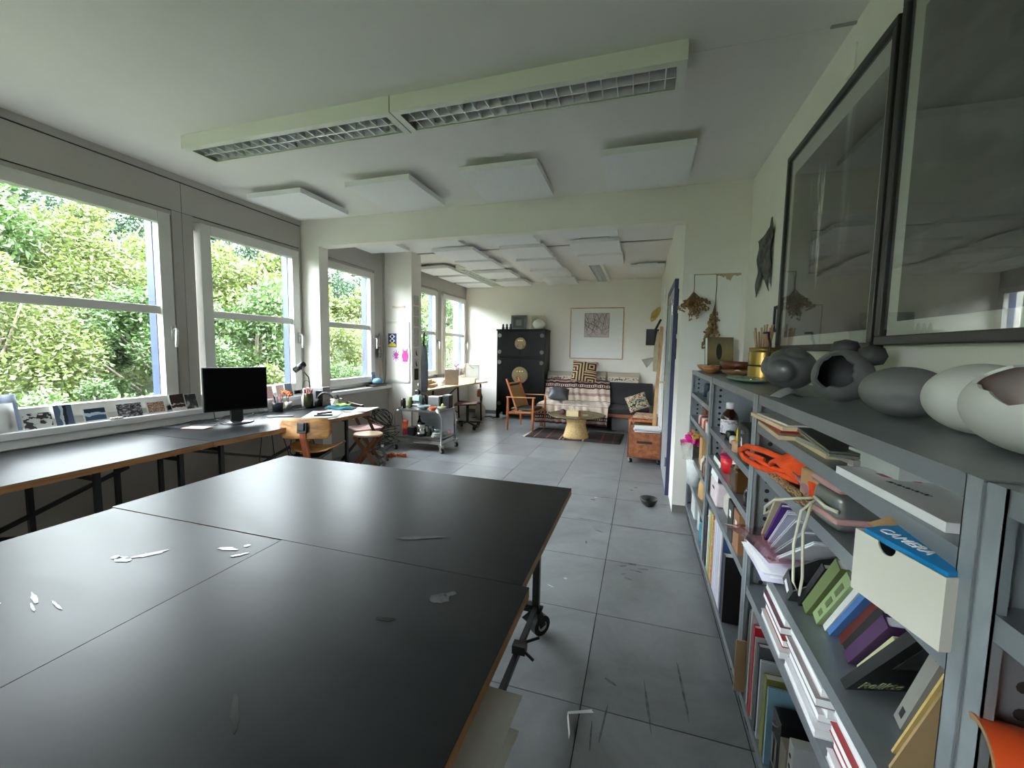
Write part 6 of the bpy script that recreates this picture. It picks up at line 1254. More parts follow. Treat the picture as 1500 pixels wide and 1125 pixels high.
INK = mt('print_ink', (.03, .03, .035), .6); FX = .43
# unit 1, second shelf (z 1.15)
z = 1.1505
for k, (y, dz, w, l, t, c, lab) in enumerate(((1.50, 0, .30, .28, .012, sc(206, 184, 150), 'lowest pale plywood board of the pile on the second shelf'), (1.52, .0125, .28, .24, .010, sc(150, 40, 36), 'dark red board between pale boards on the second shelf'), (1.53, .023, .32, .30, .012, sc(222, 196, 160), 'upper pale plywood board sticking out of the second shelf'), (1.5, .0355, .26, .24, .006, sc(214, 208, 200), 'thin white board on top of the pale boards'))):
    simple('board', MB().box(0, -l / 2, 0, w, l / 2, t), mt('board_%d' % k, c, .6), lab, 'board', (.395 + .01 * (k % 2), y, z + dz), .05 * (k - 1), group='boards on the second shelf', smooth=False, bevel=.001)
lp = thing('laptop', 'closed thin silver laptop on the second shelf', 'laptop', (.42, 1.22, z + .024), -.12); obj('lower_case', MB().box(0, -.16, 0, .23, .16, .008), mt('silver', sc(150, 150, 140), .3, .6), lp, bevel=.003); obj('lid', MB().box(0, -.16, .0085, .23, .16, .014), mt('silver_lid', sc(128, 130, 120), .3, .6), lp, bevel=.003)
for k, (y, c, lab) in enumerate(((1.28, sc(196, 180, 140), 'thin cream board under the laptop'), (1.18, sc(150, 146, 136), 'grey board under the laptop edge'))): simple('board', MB().box(0, -.13, 0, .26, .13, .011), mt('boardc_%d' % k, c, .7), lab, 'board', (.43, y, z + .0115 * k), .1 * k, smooth=False)
simple('pale_box', MB().box(0, -.08, 0, .2, .08, .045), mt('pale_grey_card', sc(176, 180, 178), .6), 'pale grey flat box on the second shelf right of the laptop', 'box', (.46, 1.02, z), .1, smooth=False, bevel=.002)
mg = thing('magazine', 'white magazine with pink blossom print at the front of the second shelf', 'magazine', (.412, .875, z), .06); obj('pages', MB().box(0, -.15, 0, .22, .15, .014), PAPER, mg); obj('cover_sheet', MB().box(0, -.15, .0142, .22, .15, .0152), mt('mag_cover', (.74, .72, .73), .35), mg)
R_ = random.Random(6); bl_ = MB()
for k in range(16): x, y = .05 + .09 * R_.random(), .06 + .07 * R_.random(); bl_.prism([(x + .012 * math.cos(q) * R_.uniform(.5, 1), y + .012 * math.sin(q) * R_.uniform(.5, 1)) for q in [2 * PI * i / 8 for i in range(8)]], .0153, .0156)
obj('blossom_print', bl_, mt('blossom_pink', sc(206, 110, 130), .5), mg); sc_ = MB()
for k in range(5): sc_.tube([(.035 + .009 * (i % 2) + .004 * k, .05 - .016 * k - .004 * i, .0155) for i in range(4)], .0008, 4)
obj('handwriting', sc_, INK, mg)
flat('thick grey-white book on the second shelf behind the magazine', (.53, .82, z + .016), .2, .27, .030, sc(186, 186, 176), -.05, name='book')
bt = thing('book', 'dark blue book with teal corner at the back of the second shelf', 'book', (.58, 1.0, z), .1); obj('cover', MB().box(0, -.1, 0, .18, .1, .04), mt('navy_book', sc(34, 40, 74), .4), bt, bevel=.002); obj('corner_label', MB().box(-.001, .06, .005, .03, .101, .041), mt('teal_label', sc(110, 176, 170), .5), bt)
# unit 1, third shelf (z 1.01)
z = 1.0105
ng = thing('net_bag', 'bright orange net bag hanging over the third shelf edge', 'bag', (.42, 1.48, z)); OR = mt('orange_net', sc(252, 84, 20), .7, var=.2, scale=30, bump=.5)
obj('bulk', MB().sheet(lambda u, v: (.0 + .2 * v + .02 * math.sin(7 * u), -.28 + .36 * u, .02 + .075 * math.sin(PI * u) ** .6 * math.sin(PI * min(1, v + .1)) + .012 * math.sin(13 * u + 5 * v)), 22, 14, .01), OR, ng, smooth=True)
obj('drawstring', MB().tube([(.02, -.1, .07), (-.03, .02, .075), (-.05, .15, .06), (-.055, .22, .03), (-.045, .2, .005), (-.02, .1, .0), (.0, -.02, .015), (.02, -.15, .03)], .010, 8), OR, ng, smooth=True)
obj('drawstring', MB().tube([(-.02, .05, .04), (-.045, .16, .035), (-.03, .2, .022), (-.01, .06, .02), (.01, -.06, .03)], .007, 8), OR, ng, smooth=True)
simple('plastic_bag', MB().sheet(lambda u, v: (.17 * v, -.12 + .24 * u, .02 + .03 * math.sin(9 * u + 4 * v) * math.sin(7 * v) + .03 * math.sin(PI * u)), 16, 12, .003), mt('purple_plastic', sc(140, 96, 112), .3, var=.4, scale=30), 'crumpled purplish plastic bag beneath the orange net bag', 'bag', (.425, 1.36, z + .002))
kb = simple('kraft_bag', MB().box(0, -.06, 0, .16, .06, .085), mt('kraft_paper', sc(176, 136, 98), .8, var=.15), 'brown kraft paper parcel on the third shelf beside the orange bag', 'parcel', (.44, 1.23, z), .25, smooth=False, bevel=.006)
simple('bark_strip', MB().sheet(lambda u, v: (.02 * v + .006 * math.sin(30 * u), -.25 + .5 * u, .003 + .012 * v + .004 * math.sin(23 * u)), 40, 3, .003), cloud_mat('bark_print', [(.4, sc(74, 40, 40)), (.6, sc(190, 160, 110))], 12, .8), 'ragged brown strip along the front of the third shelf', 'strip', (.405, 1.40, z), 0)
cs = thing('camera_case', 'grey and pink camera case tied with a white cord on the third shelf', 'case', (.412, 1.095, z), .12)
obj('case', MB().box(0, -.055, .0, .12, .055, .085), mt('case_grey', sc(120, 122, 118), .3, .4), cs, bevel=.018, seg=4); obj('pink_band', MB().box(-.004, -.059, .02, .124, .059, .034), mt('dusty_pink', sc(196, 150, 148), .6), cs, bevel=.004); obj('pink_lid', MB().box(-.004, -.059, .088, .124, .059, .105), mt('dusty_pink', (0, 0, 0)), cs, bevel=.008); obj('rivet', MB().lathe([(.004, 0), (.004, .003)], (.03, 0, .1055), 10), CHROME, cs)
CORD = mt('white_cord', sc(206, 202, 182), .8)
obj('cord', MB().tube([(-.006, .03, .05), (-.03, .05, .04), (-.06, .10, .015), (-.075, .115, -.01), (-.08, .105, -.025), (-.07, .10, -.015)], .0032, 8).tube([(-.006, .02, .05), (-.035, .02, .02), (-.05, .01, -.06), (-.055, -.01, -.14), (-.05, -.03, -.16), (-.045, -.028, -.12), (-.04, -.005, -.02), (-.02, .01, .04)], .0032, 8).tube([(-.006, .025, .055), (-.01, -.03, .05), (.0, -.058, .05)], .0045, 8), CORD, cs, smooth=True)
simple('black_pouch', MB().lathe([(.03, 0), (.05, .02), (.045, .08), (.03, .105)], n=16, sx=.8, sy=1.2), RUBBER, 'black cloth pouch behind the camera case on the third shelf', 'pouch', (.53, 1.19, z))
bb = thing('blue_box', 'dark blue box with pale lettering between camera case and white box', 'box', (.49, .965, z)); obj('box', MB().box(0, -.04, 0, .2, .045, .125), mt('deep_blue', sc(34, 62, 100), .4), bb, bevel=.002)
for k in range(5): obj('text_line', MB().box(-.0008, -.03, .03 + .017 * k, 0, .03 - .008 * (k % 3), .037 + .017 * k), mt('pale_blue_ink', sc(90, 150, 200), .5), bb)
wb_ = thing('white_box', 'open white cardboard box with a thumb notch at the right of the third shelf', 'box', (.352, .808, z), math.radians(-75.5) - 0)
# local x runs along the box front from far to near, local y into the shelf
bx = MB(); L, Hh, Dp = .152, .102, .21; WC = mt('white_card', sc(222, 218, 206), .7, var=.03)
notch = [(L * .40 + .016 * math.cos(a), Hh + .0 - .016 * math.sin(a)) for a in [PI - PI * k / 8 for k in range(9)]]
bx.prism([(0, 0), (L, 0), (L, Hh)] + list(reversed(notch)) + [(0, Hh)], 0, .0025, 'y'); obj('front_panel', bx, WC, wb_)
obj('box_body', MB().box(0, .0025, 0, .0025, Dp, Hh).box(L - .0025, .0025, 0, L, Dp, Hh).box(.0025, Dp - .0025, 0, L - .0025, Dp, Hh).box(.0025, .0025, 0, L - .0025, Dp - .0025, .0025), WC, wb_)
obj('kraft_flap', MB().sheet(lambda u, v: (-.004 + .045 * u, .02 + .09 * v, Hh + .008 + .03 * v * (1 - u)), 4, 4, .0015), mt('kraft_card', sc(196, 160, 112), .8), wb_)
cb_ = obj('blue_book', MB().box(.012, .0, -.01, L - .003, .12, 0), mt('cyan_cover', sc(22, 134, 200), .4, var=.04), wb_, bevel=.001, loc=(0, .004, Hh + .006), rot=(.16, 0, 0)); cb_['label'] = 'bright blue book cover reading CAMERA'
lettering('CAMERA', .0215, mt('white_ink', (.85, .85, .85), .5), cb_, (.022, .012, .0006), (0, 0, .02), .25)
# unit 1, fourth shelf (z .708)
z = .7085
for k in range(5): simple('paper_stack', MB().sheet(lambda u, v, k=k: (.0 + .24 * v, -.13 + .25 * u, .002 + .004 * math.sin(5 * u + k)), 6, 4, .002), PAPER if k % 2 else mt('lilac_paper', sc(206, 204, 222), .7), ['bottom loose sheet of the pile at the far end of the fourth shelf', 'second loose sheet of the pile on the fourth shelf', 'third loose sheet of the pile on the fourth shelf', 'fourth loose sheet of the pile on the fourth shelf', 'top loose sheet of the pile on the fourth shelf'][k], 'paper', (.375 + .008 * (k % 3), 1.50, z + .004 + .0085 * k), .12 * math.sin(k * 2), group='loose sheets on the fourth shelf')
simple('clear_folder', MB().sheet(lambda u, v: (.0 + .22 * v, -.17 + .3 * u, .002 + .01 * math.sin(4 * u)), 8, 4, .002), glass_mat('red_clear', (.95, .72, .75), .12), 'clear plastic folder with red edge sticking out over the loose sheets', 'folder', (.355, 1.56, z + .05), .25)
for k, (c, lab, th) in enumerate(((sc(196, 184, 150), 'cream folder leaning at the far end of the fourth shelf', .62), (sc(88, 48, 130), 'purple folder leaning on the fourth shelf', .66), (sc(200, 198, 216), 'pale lilac folder leaning right of the purple one', .70), (sc(186, 188, 200), 'grey-white plastic folder leaning right of the lilac one', .76), (sc(150, 154, 160), 'grey sleeve leaning nearest the magazine file', .85), (sc(210, 214, 222), 'white sleeve leaning at the very end of the folders', .92))):
    f = thing('folder', lab, 'folder', (.43, 1.62 - .035 * k, z + .055), rot=(th, 0, .04 * k)); obj('cover', MB().box(0, -.003, 0, .25, 0, .215).box(0, -.009, 0, .25, -.006, .205), mt('folder_%d' % k, c, .4), f); obj('sheets', MB().box(.004, -.006, .002, .245, -.003, .21), PAPER, f)
mf = thing('magazine_file', 'black and cream curved magazine file leaning beside the folders', 'file', (.42, 1.297, z + .001), rot=(.66, 0, 0))
obj('shell', MB().prism([(0, 0), (.24, 0), (.24, .2), (.12, .19), (.05, .14), (0, .06)], -.004, 0, 'y').prism([(0, 0), (.24, 0), (.24, .2), (.12, .19), (.05, .14), (0, .06)], .055, .059, 'y').box(0, 0, 0, .24, .055, .003).box(0, 0, 0, .003, .055, .06), mt('file_black', (.03, .03, .03), .5), mf); obj('side_print', MB().prism([(.001, .001), (.2, .001), (.2, .18), (.12, .17), (.05, .12), (.001, .05)], .0592, .0602, 'y'), CREAM, mf); obj('label_sticker', MB().box(-.001, .012, .012, -.0002, .045, .03), PAPER, mf)
bks = [(.440, 1.271, .016, .20, sc(20, 20, 22), 'thin black book leaning next to the black magazine file'), (.445, 1.235, .028, .24, sc(104, 120, 72), 'large green book with white page edge leaning on the fourth shelf'), (.456, 1.196, .028, .225, sc(150, 170, 122), 'pale green spine with faint lettering leaning on the fourth shelf'),
       (.466, 1.172, .014, .22, sc(214, 216, 214), 'thin white book leaning between green and blue ones'), (.469, 1.155, .013, .22, sc(70, 116, 176), 'blue book leaning on the fourth shelf'), (.483, 1.127, .020, .22, sc(92, 30, 22), 'dark red-brown book leaning on the fourth shelf'), (.482, 1.103, .018, .20, sc(24, 20, 20), 'black book with cream page edge leaning on the fourth shelf'), (.469, 1.060, .024, .20, sc(74, 44, 84), 'dark purple book leaning on the fourth shelf'), (.481, 1.036, .014, .17, sc(206, 204, 160), 'yellowish pale book leaning beside the black picture book')]
for k, (x, y, t_, h_2, c, lab) in enumerate(bks):
    b_ = book(lab, (x, y, z + .001), t_, h_2, .16, c, .60 + .01 * (k % 3), .08)
    if 'spine' in lab:
        for z0_, z1_ in ((.03, .055), (.08, .12), (.14, .19)): obj('spine_print', MB().box(-.0006, .007, z0_, 0, .019, z1_), mt('olive_ink', sc(96, 110, 70), .6), b_)
rb = thing('book', 'black picture book titled Relikte leaning on the fourth shelf', 'book', (.430, .972, z + .001), rot=(.58, 0, .27)); obj('cover', MB().box(0, 0, 0, .23, .003, .25).box(0, .015, 0, .23, .018, .25).box(0, .003, 0, .003, .015, .25), mt('black_cover', (.008, .008, .008), .3), rb); obj('pages', MB().box(.003, .003, .003, .227, .015, .247), PAPER, rb)
lettering('Relikte', .031, mt('olive_grey_ink', sc(150, 154, 116), .5), rb, (.016, -.0008, .014), (PI / 2, 0, 0)).scale = (1, 1.5, 1); obj('cover_image', MB().box(.03, -.0008, .12, .2, 0, .23), cloud_mat('cover_dark', [(.4, (.01, .01, .01)), (.65, (.06, .06, .065))], 5), rb)
gk = thing('book', 'grey dog-eared book standing near the front post on the fourth shelf', 'book', (.485, .895, z + .001), rot=(.40, 0, .0)); obj('cover', MB().box(0, 0, 0, .2, .003, .26).box(0, .021, 0, .2, .024, .26).box(0, .003, 0, .003, .021, .26), mt('putty_grey', sc(146, 144, 138), .5), gk); obj('pages', MB().box(.003, .003, .003, .197, .021, .257), PAPER2, gk); obj('spine_print', MB().box(-.0006, .008, .02, 0, .017, .045), INK, gk); obj('spine_print', MB().box(-.0006, .008, .2, 0, .017, .245), INK, gk)
simple('grey_card', MB().box(0, -.0, 0, .16, .002, .15), mt('grey_card', sc(168, 168, 166), .6), 'pale grey card leaning between black and grey books', 'card', (.55, .945, z + .002), smooth=False, rot=(.5, .2, .1))
for k, (c, lab) in enumerate(((sc(206, 178, 110), 'yellow-brown card beside the grey book at the near post'), (sc(176, 146, 104), 'kraft board leaning against the near post'))): simple('kraft_board', MB().box(0, 0, 0, .24, .004, .29 - .03 * (1 - k)), mt('kraftb_%d' % k, c, .8), lab, 'board', (.445 - .02 * k, .835 - .035 * k, z + .001), smooth=False, rot=(.42, 0, 0))
# unit 1, fifth shelf (z .54): white paperbacks lying in piles
z = .5405
piles = [(1.39, .21, (sc(200, 196, 196), sc(150, 40, 36), sc(206, 204, 206), sc(110, 60, 80), sc(214, 214, 214)), 'far'), (1.15, .23, (sc(222, 222, 226), sc(190, 186, 188), sc(220, 218, 222), sc(140, 130, 130), sc(214, 212, 216), sc(206, 202, 170)), 'middle'), (.88, .22, (sc(224, 220, 224), sc(160, 60, 70), sc(220, 218, 222), sc(176, 60, 64), sc(222, 222, 226), sc(210, 208, 212)), 'near')]
ordn = ['bottom', 'second', 'third', 'fourth', 'fifth', 'top']
for py, l, cols, nm in piles:
    for k, c in enumerate(cols): flat('%s book in the %s pile on the fifth shelf' % (ordn[k] if k < len(cols) - 1 else 'top', nm), (.408 + .012 * ((k * 7) % 3), py + .006 * ((k * 5) % 3 - 1), z + .0225 * k), .17, l - .015 * (k % 2), .022, c, .03 * ((k * 3) % 3 - 1), group='books lying on the fifth shelf')
# unit 1, bottom shelf (z .13): upright boards and files
z = .1305
up = [(1.655, .006, .20, .30, sc(196, 168, 128), 'kraft board'), (1.625, .02, .34, .30, sc(92, 90, 84), 'dark grey binder'), (1.60, .016, .36, .30, sc(170, 172, 174), 'pale grey binder'), (1.565, .022, .325, .28, sc(190, 30, 48), 'red book'), (1.535, .008, .30, .28, sc(206, 206, 206), 'white folder'), (1.505, .024, .30, .28, sc(86, 88, 94), 'grey-violet binder'), (1.465, .012, .27, .26, sc(206, 210, 222), 'white sleeve'), (1.42, .03, .26, .26, sc(146, 150, 84), 'olive folder'), (1.375, .01, .25, .26, sc(150, 196, 222), 'blue plastic sleeve')]
for k, (y, t_, h_2, d_, c, nm) in enumerate(up): book('%s standing upright on the bottom shelf of the book unit' % nm, (.412 - (.03 if k in (0,) else 0), y - t_, z), t_, h_2, d_, c, 0, name='binder' if 'binder' in nm else ('folder' if 'folder' in nm or 'sleeve' in nm else 'book'))
bf = thing('box_file', 'black box file with metal label holder on the bottom shelf', 'file', (.42, 1.27, z)); obj('box', MB().box(0, 0, 0, .26, .07, .22), BLKP, bf, bevel=.003); obj('label_holder', MB().tube([(-.002, .02, .06), (-.002, .05, .06), (-.002, .05, .15), (-.002, .02, .15)], .003, 6, True), ALU, bf); obj('pull_ring', MB().lathe([(.012, 0), (.012, .004)], (0, .035, .19), 12), CHROME, bf)
pf = thing('punched_folder', 'white ring-hole folder standing on the bottom shelf', 'folder', (.41, 1.16, z), rot=(.05, 0, 0)); obj('cover', MB().box(0, 0, 0, .25, .03, .27), PAPER2, pf, bevel=.002)
hm = MB()
for k in range(7): hm.cyl((-.0006, .015, .05 + .03 * k), (.0, .015, .05 + .03 * k), .006, 8)
o = obj('holes', hm, DARKGAP, pf); o['kind'] = 'stuff'
simple('grey_file', MB().box(0, 0, 0, .24, .05, .20), mt('beige_file', sc(150, 144, 132), .6), 'beige-grey magazine file on the bottom shelf right of the box file', 'file', (.415, 1.205, z), smooth=False, bevel=.003)
tl = thing('toner_pack', 'white packet with green leaf print on the bottom shelf', 'packet', (.42, 1.03, z)); obj('pack', MB().box(0, 0, 0, .2, .09, .2), cloud_mat('leaf_pack', [(.3, sc(216, 222, 226)), (.6, sc(216, 222, 226)), (.64, sc(120, 170, 110)), (.72, sc(140, 190, 220))], 4), tl, bevel=.004); obj('cap', MB().cyl((.03, .045, .2), (.03, .045, .235), .02, 14), PAPER, tl)
simple('blue_tube', MB().cyl((0, -.1, .02), (0, .06, .02), .02, 16), cloud_mat('bluewhite', [(.4, sc(110, 180, 220)), (.6, sc(230, 232, 236))], 4), 'small blue and white roll at the front of the bottom shelf', 'roll', (.43, .94, z))
simple('blue_cloth_bag', MB().lathe([(.05, 0), (.08, .03), (.07, .1), (.03, .13)], n=18, sx=1.2), mt('deep_teal', sc(24, 58, 88), .8, var=.3), 'dark blue cloth behind the far pile on the fifth shelf', 'cloth', (.62, 1.60, .5405))
# unit 2
z = .9555
mb_ = thing('medicine_bottle', 'brown glass bottle with white cap and pale label on the shelf', 'bottle', (.47, 2.47, z)); BRG = mt('brown_glass', sc(46, 20, 14), .12); obj('body', MB().lathe([(.04, 0), (.043, .008), (.043, .095), (.034, .118), (.018, .135), (.018, .145)], n=26), BRG, mb_, smooth=True); obj('label', MB().lathe([(.0435, .012), (.0435, .085)], n=26, cap=False), cloud_mat('pale_label', [(.3, sc(222, 218, 222)), (.52, sc(222, 218, 222)), (.56, sc(176, 90, 110)), (.62, sc(170, 176, 210))], 3.5), mb_, smooth=True); obj('cap', MB().lathe([(.021, .142), (.021, .172), (.018, .175)], n=22), PAPER, mb_, smooth=True)
lb = thing('laptop_bag', 'flat black bag with a white tag standing on the shelf edge', 'bag', (.41, 1.80, z), rot=(0, -.04, 0)); obj('bag', MB().box(0, -.0, -.005, .3, .16, .15), mt('black_nylon', (.02, .02, .021), .6), lb, bevel=.01); obj('logo_tag', MB().prism([(.07, .06), (.085, .055), (.095, .075), (.085, .085), (.09, .1), (.075, .095)], -.0015, 0, 'x'), PAPER, lb); obj('zipper_pull', MB().cyl((-.002, .03, .13), (-.012, .03, .13), .008, 10), ALU, lb)
sb = thing('spray_can', 'black spray can with grey label behind the flat black bag', 'can', (.50, 2.02, z)); obj('body', MB().lathe([(.033, 0), (.033, .2), (.026, .215)], n=22), BLKP, sb, smooth=True); obj('label', MB().lathe([(.0335, .09), (.0335, .17)], n=22, cap=False), mt('grey_label', sc(96, 98, 100), .5), sb, smooth=True); obj('cap', MB().lathe([(.027, .21), (.027, .25), (.02, .26)], n=20), BLKP, sb, smooth=True)
for k, (y, x, r, h_2, c, lab) in enumerate(((2.28, .55, .04, .09, sc(60, 110, 96), 'green and brown lidded pot behind the small jars'), (2.33, .45, .022, .045, sc(28, 28, 34), 'small black jar right of the brown bottle'), (2.24, .45, .02, .035, sc(206, 200, 196), 'small white pot lid beside the black jar'), (2.12, .46, .025, .1, sc(236, 206, 40), 'yellow plastic tube beside the flat black bag'), (2.16, .44, .018, .03, sc(200, 150, 110), 'small beige pot on the shelf front'), (2.18, .56, .03, .13, sc(30, 46, 80), 'dark blue bottle at the back of the shelf'), (2.05, .43, .025, .045, sc(206, 160, 126), 'round beige sponge at the foot of the black bag'))): simple('small_pot', MB().lathe([(r * .85, 0), (r, h_2 * .1), (r, h_2 * .8), (r * .8, h_2)], n=18), mt('pot_%d' % k, c, .4), lab, 'pot', (x, y, z))
simple('black_cable', MB().tube([(.0, .06 * math.sin(i), .006 + .004 * (i % 2)) if False else (.02 * math.cos(1.3 * i), -.12 + .03 * i, .008) for i in range(9)], .005, 6), RUBBER, 'short black cable on the shelf before the yellow tube', 'cable', (.44, 2.2, z))
z = .7855
ti_ = thing('patterned_tin', 'round tin with dark pink mottled pattern under the brown bottle shelf', 'tin', (.49, 2.47, z)); obj('body', MB().lathe([(.05, 0), (.052, .01), (.052, .095), (.05, .1)], n=26), cloud_mat('pink_mottle', [(.42, sc(70, 44, 54)), (.5, sc(190, 130, 140)), (.58, sc(60, 40, 50))], 18, .4), ti_, smooth=True); obj('lid', MB().lathe([(.053, .095), (.053, .112), (.05, .114)], n=26), cloud_mat('pink_mottle', []), ti_, smooth=True)
simple('white_block', MB().box(0, -.03, 0, .06, .03, .075), PAPER, 'small white box right of the patterned tin', 'box', (.46, 2.27, z), .1, smooth=False, bevel=.003)
simple('white_leaflet', MB().box(0, -.1, 0, .003, .1, .11), PAPER, 'white leaflet standing over the shelf edge behind the red cup', 'paper', (.415, 2.5, .70), smooth=False, rot=(0, .1, 0))
rc = thing('plastic_cup', 'red plastic cup with pink rim on the shelf', 'cup', (.425, 2.3, .69)); rc.location = (.45, 2.32, z - .0); obj('cup', MB().lathe([(.03, 0), (.042, .085), (.038, .085), (.027, .006)], n=26), mt('red_plastic', sc(222, 40, 48), .35), rc, smooth=True); obj('rim', MB().lathe([(.042, .08), (.044, .09), (.038, .09)], n=26), mt('magenta_rim', sc(226, 40, 110), .35), rc, smooth=True)
simple('blue_cone', MB().lathe([(.04, 0), (.045, .03), (.02, .07), (.008, .11)], n=20), mt('midnight', sc(22, 26, 52), .3), 'dark blue pointed bottle behind the red cup', 'bottle', (.50, 2.15, z + .0))
bg_ = thing('honey_jar', 'square brown glass container on the lower middle shelf', 'jar', (.46, 2.03, z)); obj('body', MB().box(-.05, -.06, 0, .06, .06, .105), mt('amber_glass', sc(84, 58, 30), .15), bg_, bevel=.012); obj('shoulder', MB().lathe([(.05, .1), (.03, .125), (.03, .14)], n=18), mt('amber_glass', (0, 0, 0)), bg_, smooth=True)
db_ = thing('ink_bottle', 'small black glass bottle with white cap at the near post', 'bottle', (.45, 1.83, z)); obj('body', bottle_mesh(.034, .1, .4, .45), mt('black_glass', (.01, .008, .008), .1), db_, smooth=True); obj('cap', MB().lathe([(.018, .098), (.018, .122)], n=18), PAPER, db_, smooth=True)
z = .5635
wx = thing('plastic_crate', 'pinkish white plastic box with handle slot on the fourth shelf', 'box', (.415, 2.5, z)); obj('box', MB().box(0, -.1, 0, .2, .1, .135), mt('pinkish_white', sc(222, 206, 210), .5), wx, bevel=.012); obj('slot', MB().box(-.001, -.03, .08, .001, .03, .092), DARKGAP, wx)
simple('white_rag', MB().lathe([(.05, -.05), (.08, .0), (.08, .06), (.05, .085)], n=18, sx=.7, sy=1.1), mt('rag_white', sc(192, 190, 180), .95, var=.2, bump=.4), 'crumpled whitish rag hanging over the shelf edge', 'rag', (.48, 2.24, z + .055))
for k, (y, c, m2, lab) in enumerate(((2.02, (.03, .03, .032), None, 'black card file box with white label on the fourth shelf'), (1.90, sc(150, 108, 76), None, 'brown kraft file box beside the black one'))):
    t = thing('card_file', lab, 'box', (.41, y, z)); obj('box', MB().box(0, -.05, 0, .28, .05, .17).box(.0, -.05, .17, .26, -.045, .2), mt('cardfile_%d' % k, c, .6), t, bevel=.003); obj('label', MB().box(-.001, -.015, .1, 0, .015, .13), PAPER, t)
z = .1305
up = [(2.66, .05, .30, .30, sc(24, 24, 26), 'black binder'), (2.585, .04, .36, .28, sc(200, 206, 214), 'pale blue binder'), (2.53, .04, .37, .28, sc(186, 186, 96), 'yellow-green binder'), (2.47, .045, .38, .27, sc(170, 110, 70), 'colourful printed folder'), (2.41, .022, .36, .27, sc(206, 150, 120), 'salmon folder'), (2.375, .045, .40, .30, sc(206, 206, 222), 'first white binder from the left'), (2.325, .045, .40, .30, sc(214, 214, 230), 'second white binder from the left'), (2.275, .045, .40, .30, sc(204, 204, 220), 'third white binder from the left'), (2.225, .045, .40, .30, sc(216, 216, 230), 'fourth white binder from the left'), (2.17, .012, .42, .3, sc(206, 176, 130), 'kraft folder'), (2.15, .012, .41, .3, sc(70, 100, 160), 'blue-edged folder'), (2.12, .05, .32, .28, sc(30, 30, 32), 'black file with white label')]
for k, (y, t_, h_2, d_, c, nm) in enumerate(up): book('%s standing on the bottom shelf below the brown bottle' % nm, (.412, y - t_, z), t_, h_2, d_, c, 0, name='binder' if 'binder' in nm else 'folder', cmat=cloud_mat('colourprint', [(.35, sc(60, 100, 60)), (.45, sc(220, 200, 80)), (.55, sc(200, 60, 60)), (.65, sc(230, 220, 200))], 6) if 'printed' in nm else None)
# unit 3 (by the pier)
z = 1.0705
for k, (x, y, r, h_2, c, lab) in enumerate(((.48, 3.35, .03, .1, sc(30, 50, 66), 'dark blue bottle on the top inner shelf by the pier'), (.5, 3.18, .035, .08, sc(90, 110, 120), 'grey-blue jar on the top inner shelf by the pier'), (.46, 3.02, .03, .07, sc(120, 124, 126), 'grey tin on the top inner shelf near the post'))): simple('jar', MB().lathe([(r, 0), (r, h_2 * .8), (r * .7, h_2)], n=18), mt('jarA_%d' % k, c, .3), lab, 'jar', (x, y, z))
z = .8805
simple('brown_carton', MB().box(0, -.1, 0, .16, .1, .1), mt('dark_kraft', sc(110, 74, 54), .8), 'dark brown carton on the shelf above the magenta flowers', 'box', (.46, 3.35, z), smooth=False, bevel=.003)
for k in range(5): simple('glass_jar', MB().lathe([(.03, 0), (.032, .005), (.032, .06), (.026, .07)], n=18), mt('jarB_%d' % k, [sc(190, 170, 170), sc(170, 60, 60), sc(200, 190, 170), sc(190, 80, 70), sc(206, 206, 200)][k], .2), ['first small glass jar from the far side on the pier shelf', 'red-filled small jar, second on the pier shelf', 'cream-filled small jar in the row on the pier shelf', 'orange-red jar, fourth in the row on the pier shelf', 'pale jar nearest the post on the pier shelf'][k], 'jar', (.445, 3.25 - .09 * k, z), group='small jars on the pier shelf')
z = .5905
mf_ = thing('flower_box', 'magenta flowers in a clear plastic box sticking out by the pier', 'flower', (.40, 3.42, z)); obj('box', MB().lathe([(.06, -.02), (.085, .12), (.082, .12), (.055, -.012)], n=4), glass_mat('cloudy_plastic', (.82, .78, .72), .25), mf_)
pm = MB(); R_ = random.Random(12)
for k in range(60): pm.cbox((R_.gauss(.0, .025), R_.gauss(0, .03), .14 + R_.gauss(0, .02)), (.035, .028, .012), (R_.random() * 3, R_.random() * 3, 0))
o = obj('blossom', pm, mt('magenta', sc(232, 30, 150), .7, var=.3), mf_); o['kind'] = 'stuff'
pm = MB()
for k in range(14): pm.cbox((R_.gauss(.01, .02), R_.gauss(-.02, .025), .175 + R_.gauss(0, .012)), (.025, .02, .012), (R_.random() * 3, R_.random() * 3, 0))
o = obj('yellow_blossom', pm, mt('warm_yellow', sc(226, 196, 90), .7, var=.3), mf_); o['kind'] = 'stuff'
obj('stem', MB().tube([(0, 0, 0), (-.02, .0, .15)], .012, 6), mt('stem_green', sc(90, 110, 60), .7), mf_)
simple('kraft_carton', MB().box(0, -.06, 0, .22, .06, .2), mt('tan_carton', sc(190, 150, 98), .8), 'upright tan carton beside the magenta flowers', 'carton', (.43, 3.18, z), smooth=False, bevel=.003)
for k in range(3): simple('small_bottle', bottle_mesh(.022, .1, .35, .45), mt('smb_%d' % k, [sc(210, 206, 196), sc(90, 50, 40), sc(120, 100, 80)][k], .3), ['white small bottle right of the tan carton', 'dark brown small bottle right of the tan carton', 'olive-brown small bottle by the post right of the tan carton'][k], 'bottle', (.44, 3.06 - .07 * k, z))
z = .3755
simple('brown_paper_bag', MB().lathe([(.06, 0), (.09, .03), (.085, .12), (.06, .19), (.075, .2)], n=14, sx=.9), mt('brown_bag', sc(196, 158, 108), .85, var=.2, bump=.5), 'crumpled brown paper bag on the low shelf by the pier', 'bag', (.49, 3.05, z))
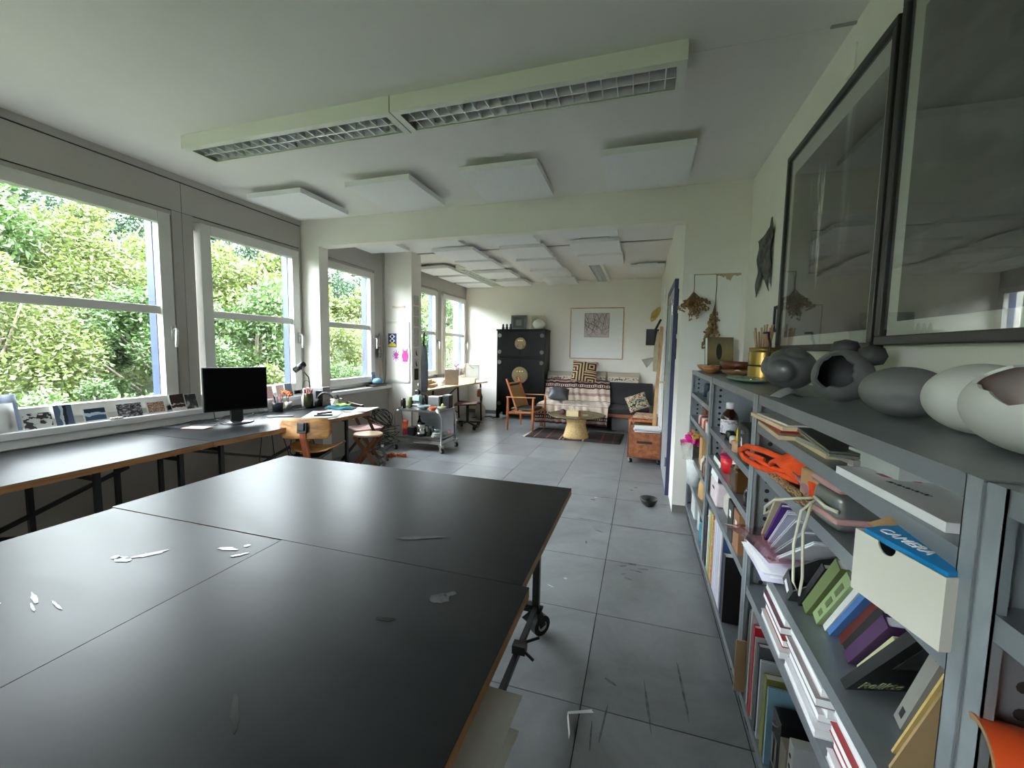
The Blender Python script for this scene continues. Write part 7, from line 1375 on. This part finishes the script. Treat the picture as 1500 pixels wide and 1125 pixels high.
cb2 = thing('storage_bin', 'tall translucent white bin at the pier end of the shelving', 'bin', (.44, 3.45, z)); obj('bin', MB().lathe([(.10, 0), (.12, .2), (.115, .2), (.095, .006)], n=28, sx=.6), mt('milky_plastic', sc(206, 208, 208), .35), cb2, smooth=True); obj('rim', MB().lathe([(.12, .195), (.126, .2), (.12, .206), (.114, .2)], n=28, sx=.6), PAPER, cb2, smooth=True)
z = .1305
tj = thing('water_canister', 'teal plastic canister on the bottom shelf by the post', 'canister', (.47, 2.93, z)); obj('body', MB().lathe([(.05, 0), (.055, .01), (.055, .10), (.05, .105), (.055, .11), (.055, .15)], n=24), mt('teal_plastic', sc(40, 120, 136), .25), tj, smooth=True); obj('lid', MB().lathe([(.056, .15), (.056, .2), (.045, .21)], n=24), mt('dark_teal', sc(24, 60, 70), .3), tj, smooth=True)
simple('clear_bottle', bottle_mesh(.05, .22, .3, .5), mt('cloudy', sc(196, 198, 200), .25), 'cloudy plastic bottle behind the teal canister', 'bottle', (.48, 3.15, z))
simple('white_container', MB().box(0, -.1, 0, .2, .1, .18), mt('milky2', sc(200, 202, 204), .4), 'milky storage box on the bottom shelf by the pier', 'box', (.43, 3.42, z), smooth=False, bevel=.008)
# unit 0: poster tubes
tu = thing('poster_tube', 'orange cardboard tube with open kraft end at the right edge', 'tube', (.40, .60, .922), rot=(0, 0, -.22))
obj('outer_wrap', MB().lathe([(.0485, 0), (.0485, .40)], n=36, cap=False), mt('orange_wrap', sc(236, 88, 40), .45, var=.05), tu, smooth=True, rot=(0, PI / 2, 0)); obj('card_core', MB().lathe([(.0405, 0), (.0482, -.001), (.0482, .001)], n=36, cap=False).lathe([(.0405, 0), (.0405, .40)], n=36, cap=False), mt('kraft_core', sc(170, 134, 96), .8), tu, smooth=False, rot=(0, PI / 2, 0))
tx = MB()
for k in range(9):
    a = .25 + .075 * k
    for i in range(7): tx.cbox((.05 + .022 * i + .003 * (k % 2), -.0487 * math.sin(a) * 1, .0487 * math.cos(a)), (.017, .0004, .002), (a, 0, 0))
o = obj('small_print', tx, mt('peach_ink', sc(246, 190, 160), .5), tu); o['kind'] = 'stuff'
tu2 = thing('poster_tube', 'plain kraft cardboard tube behind the orange one', 'tube', (.40, .44, .99), rot=(0, 0, -.05)); obj('tube', MB().lathe([(.045, 0), (.045, .36), (.041, .36), (.041, 0), (.045, 0)], n=30, cap=False), mt('kraft_core', (0, 0, 0)), tu2, smooth=False, rot=(0, PI / 2, 0)); obj('end_cap', MB().lathe([(.04, .02), (.04, .024)], n=30), CREAM, tu2, rot=(0, PI / 2, 0))
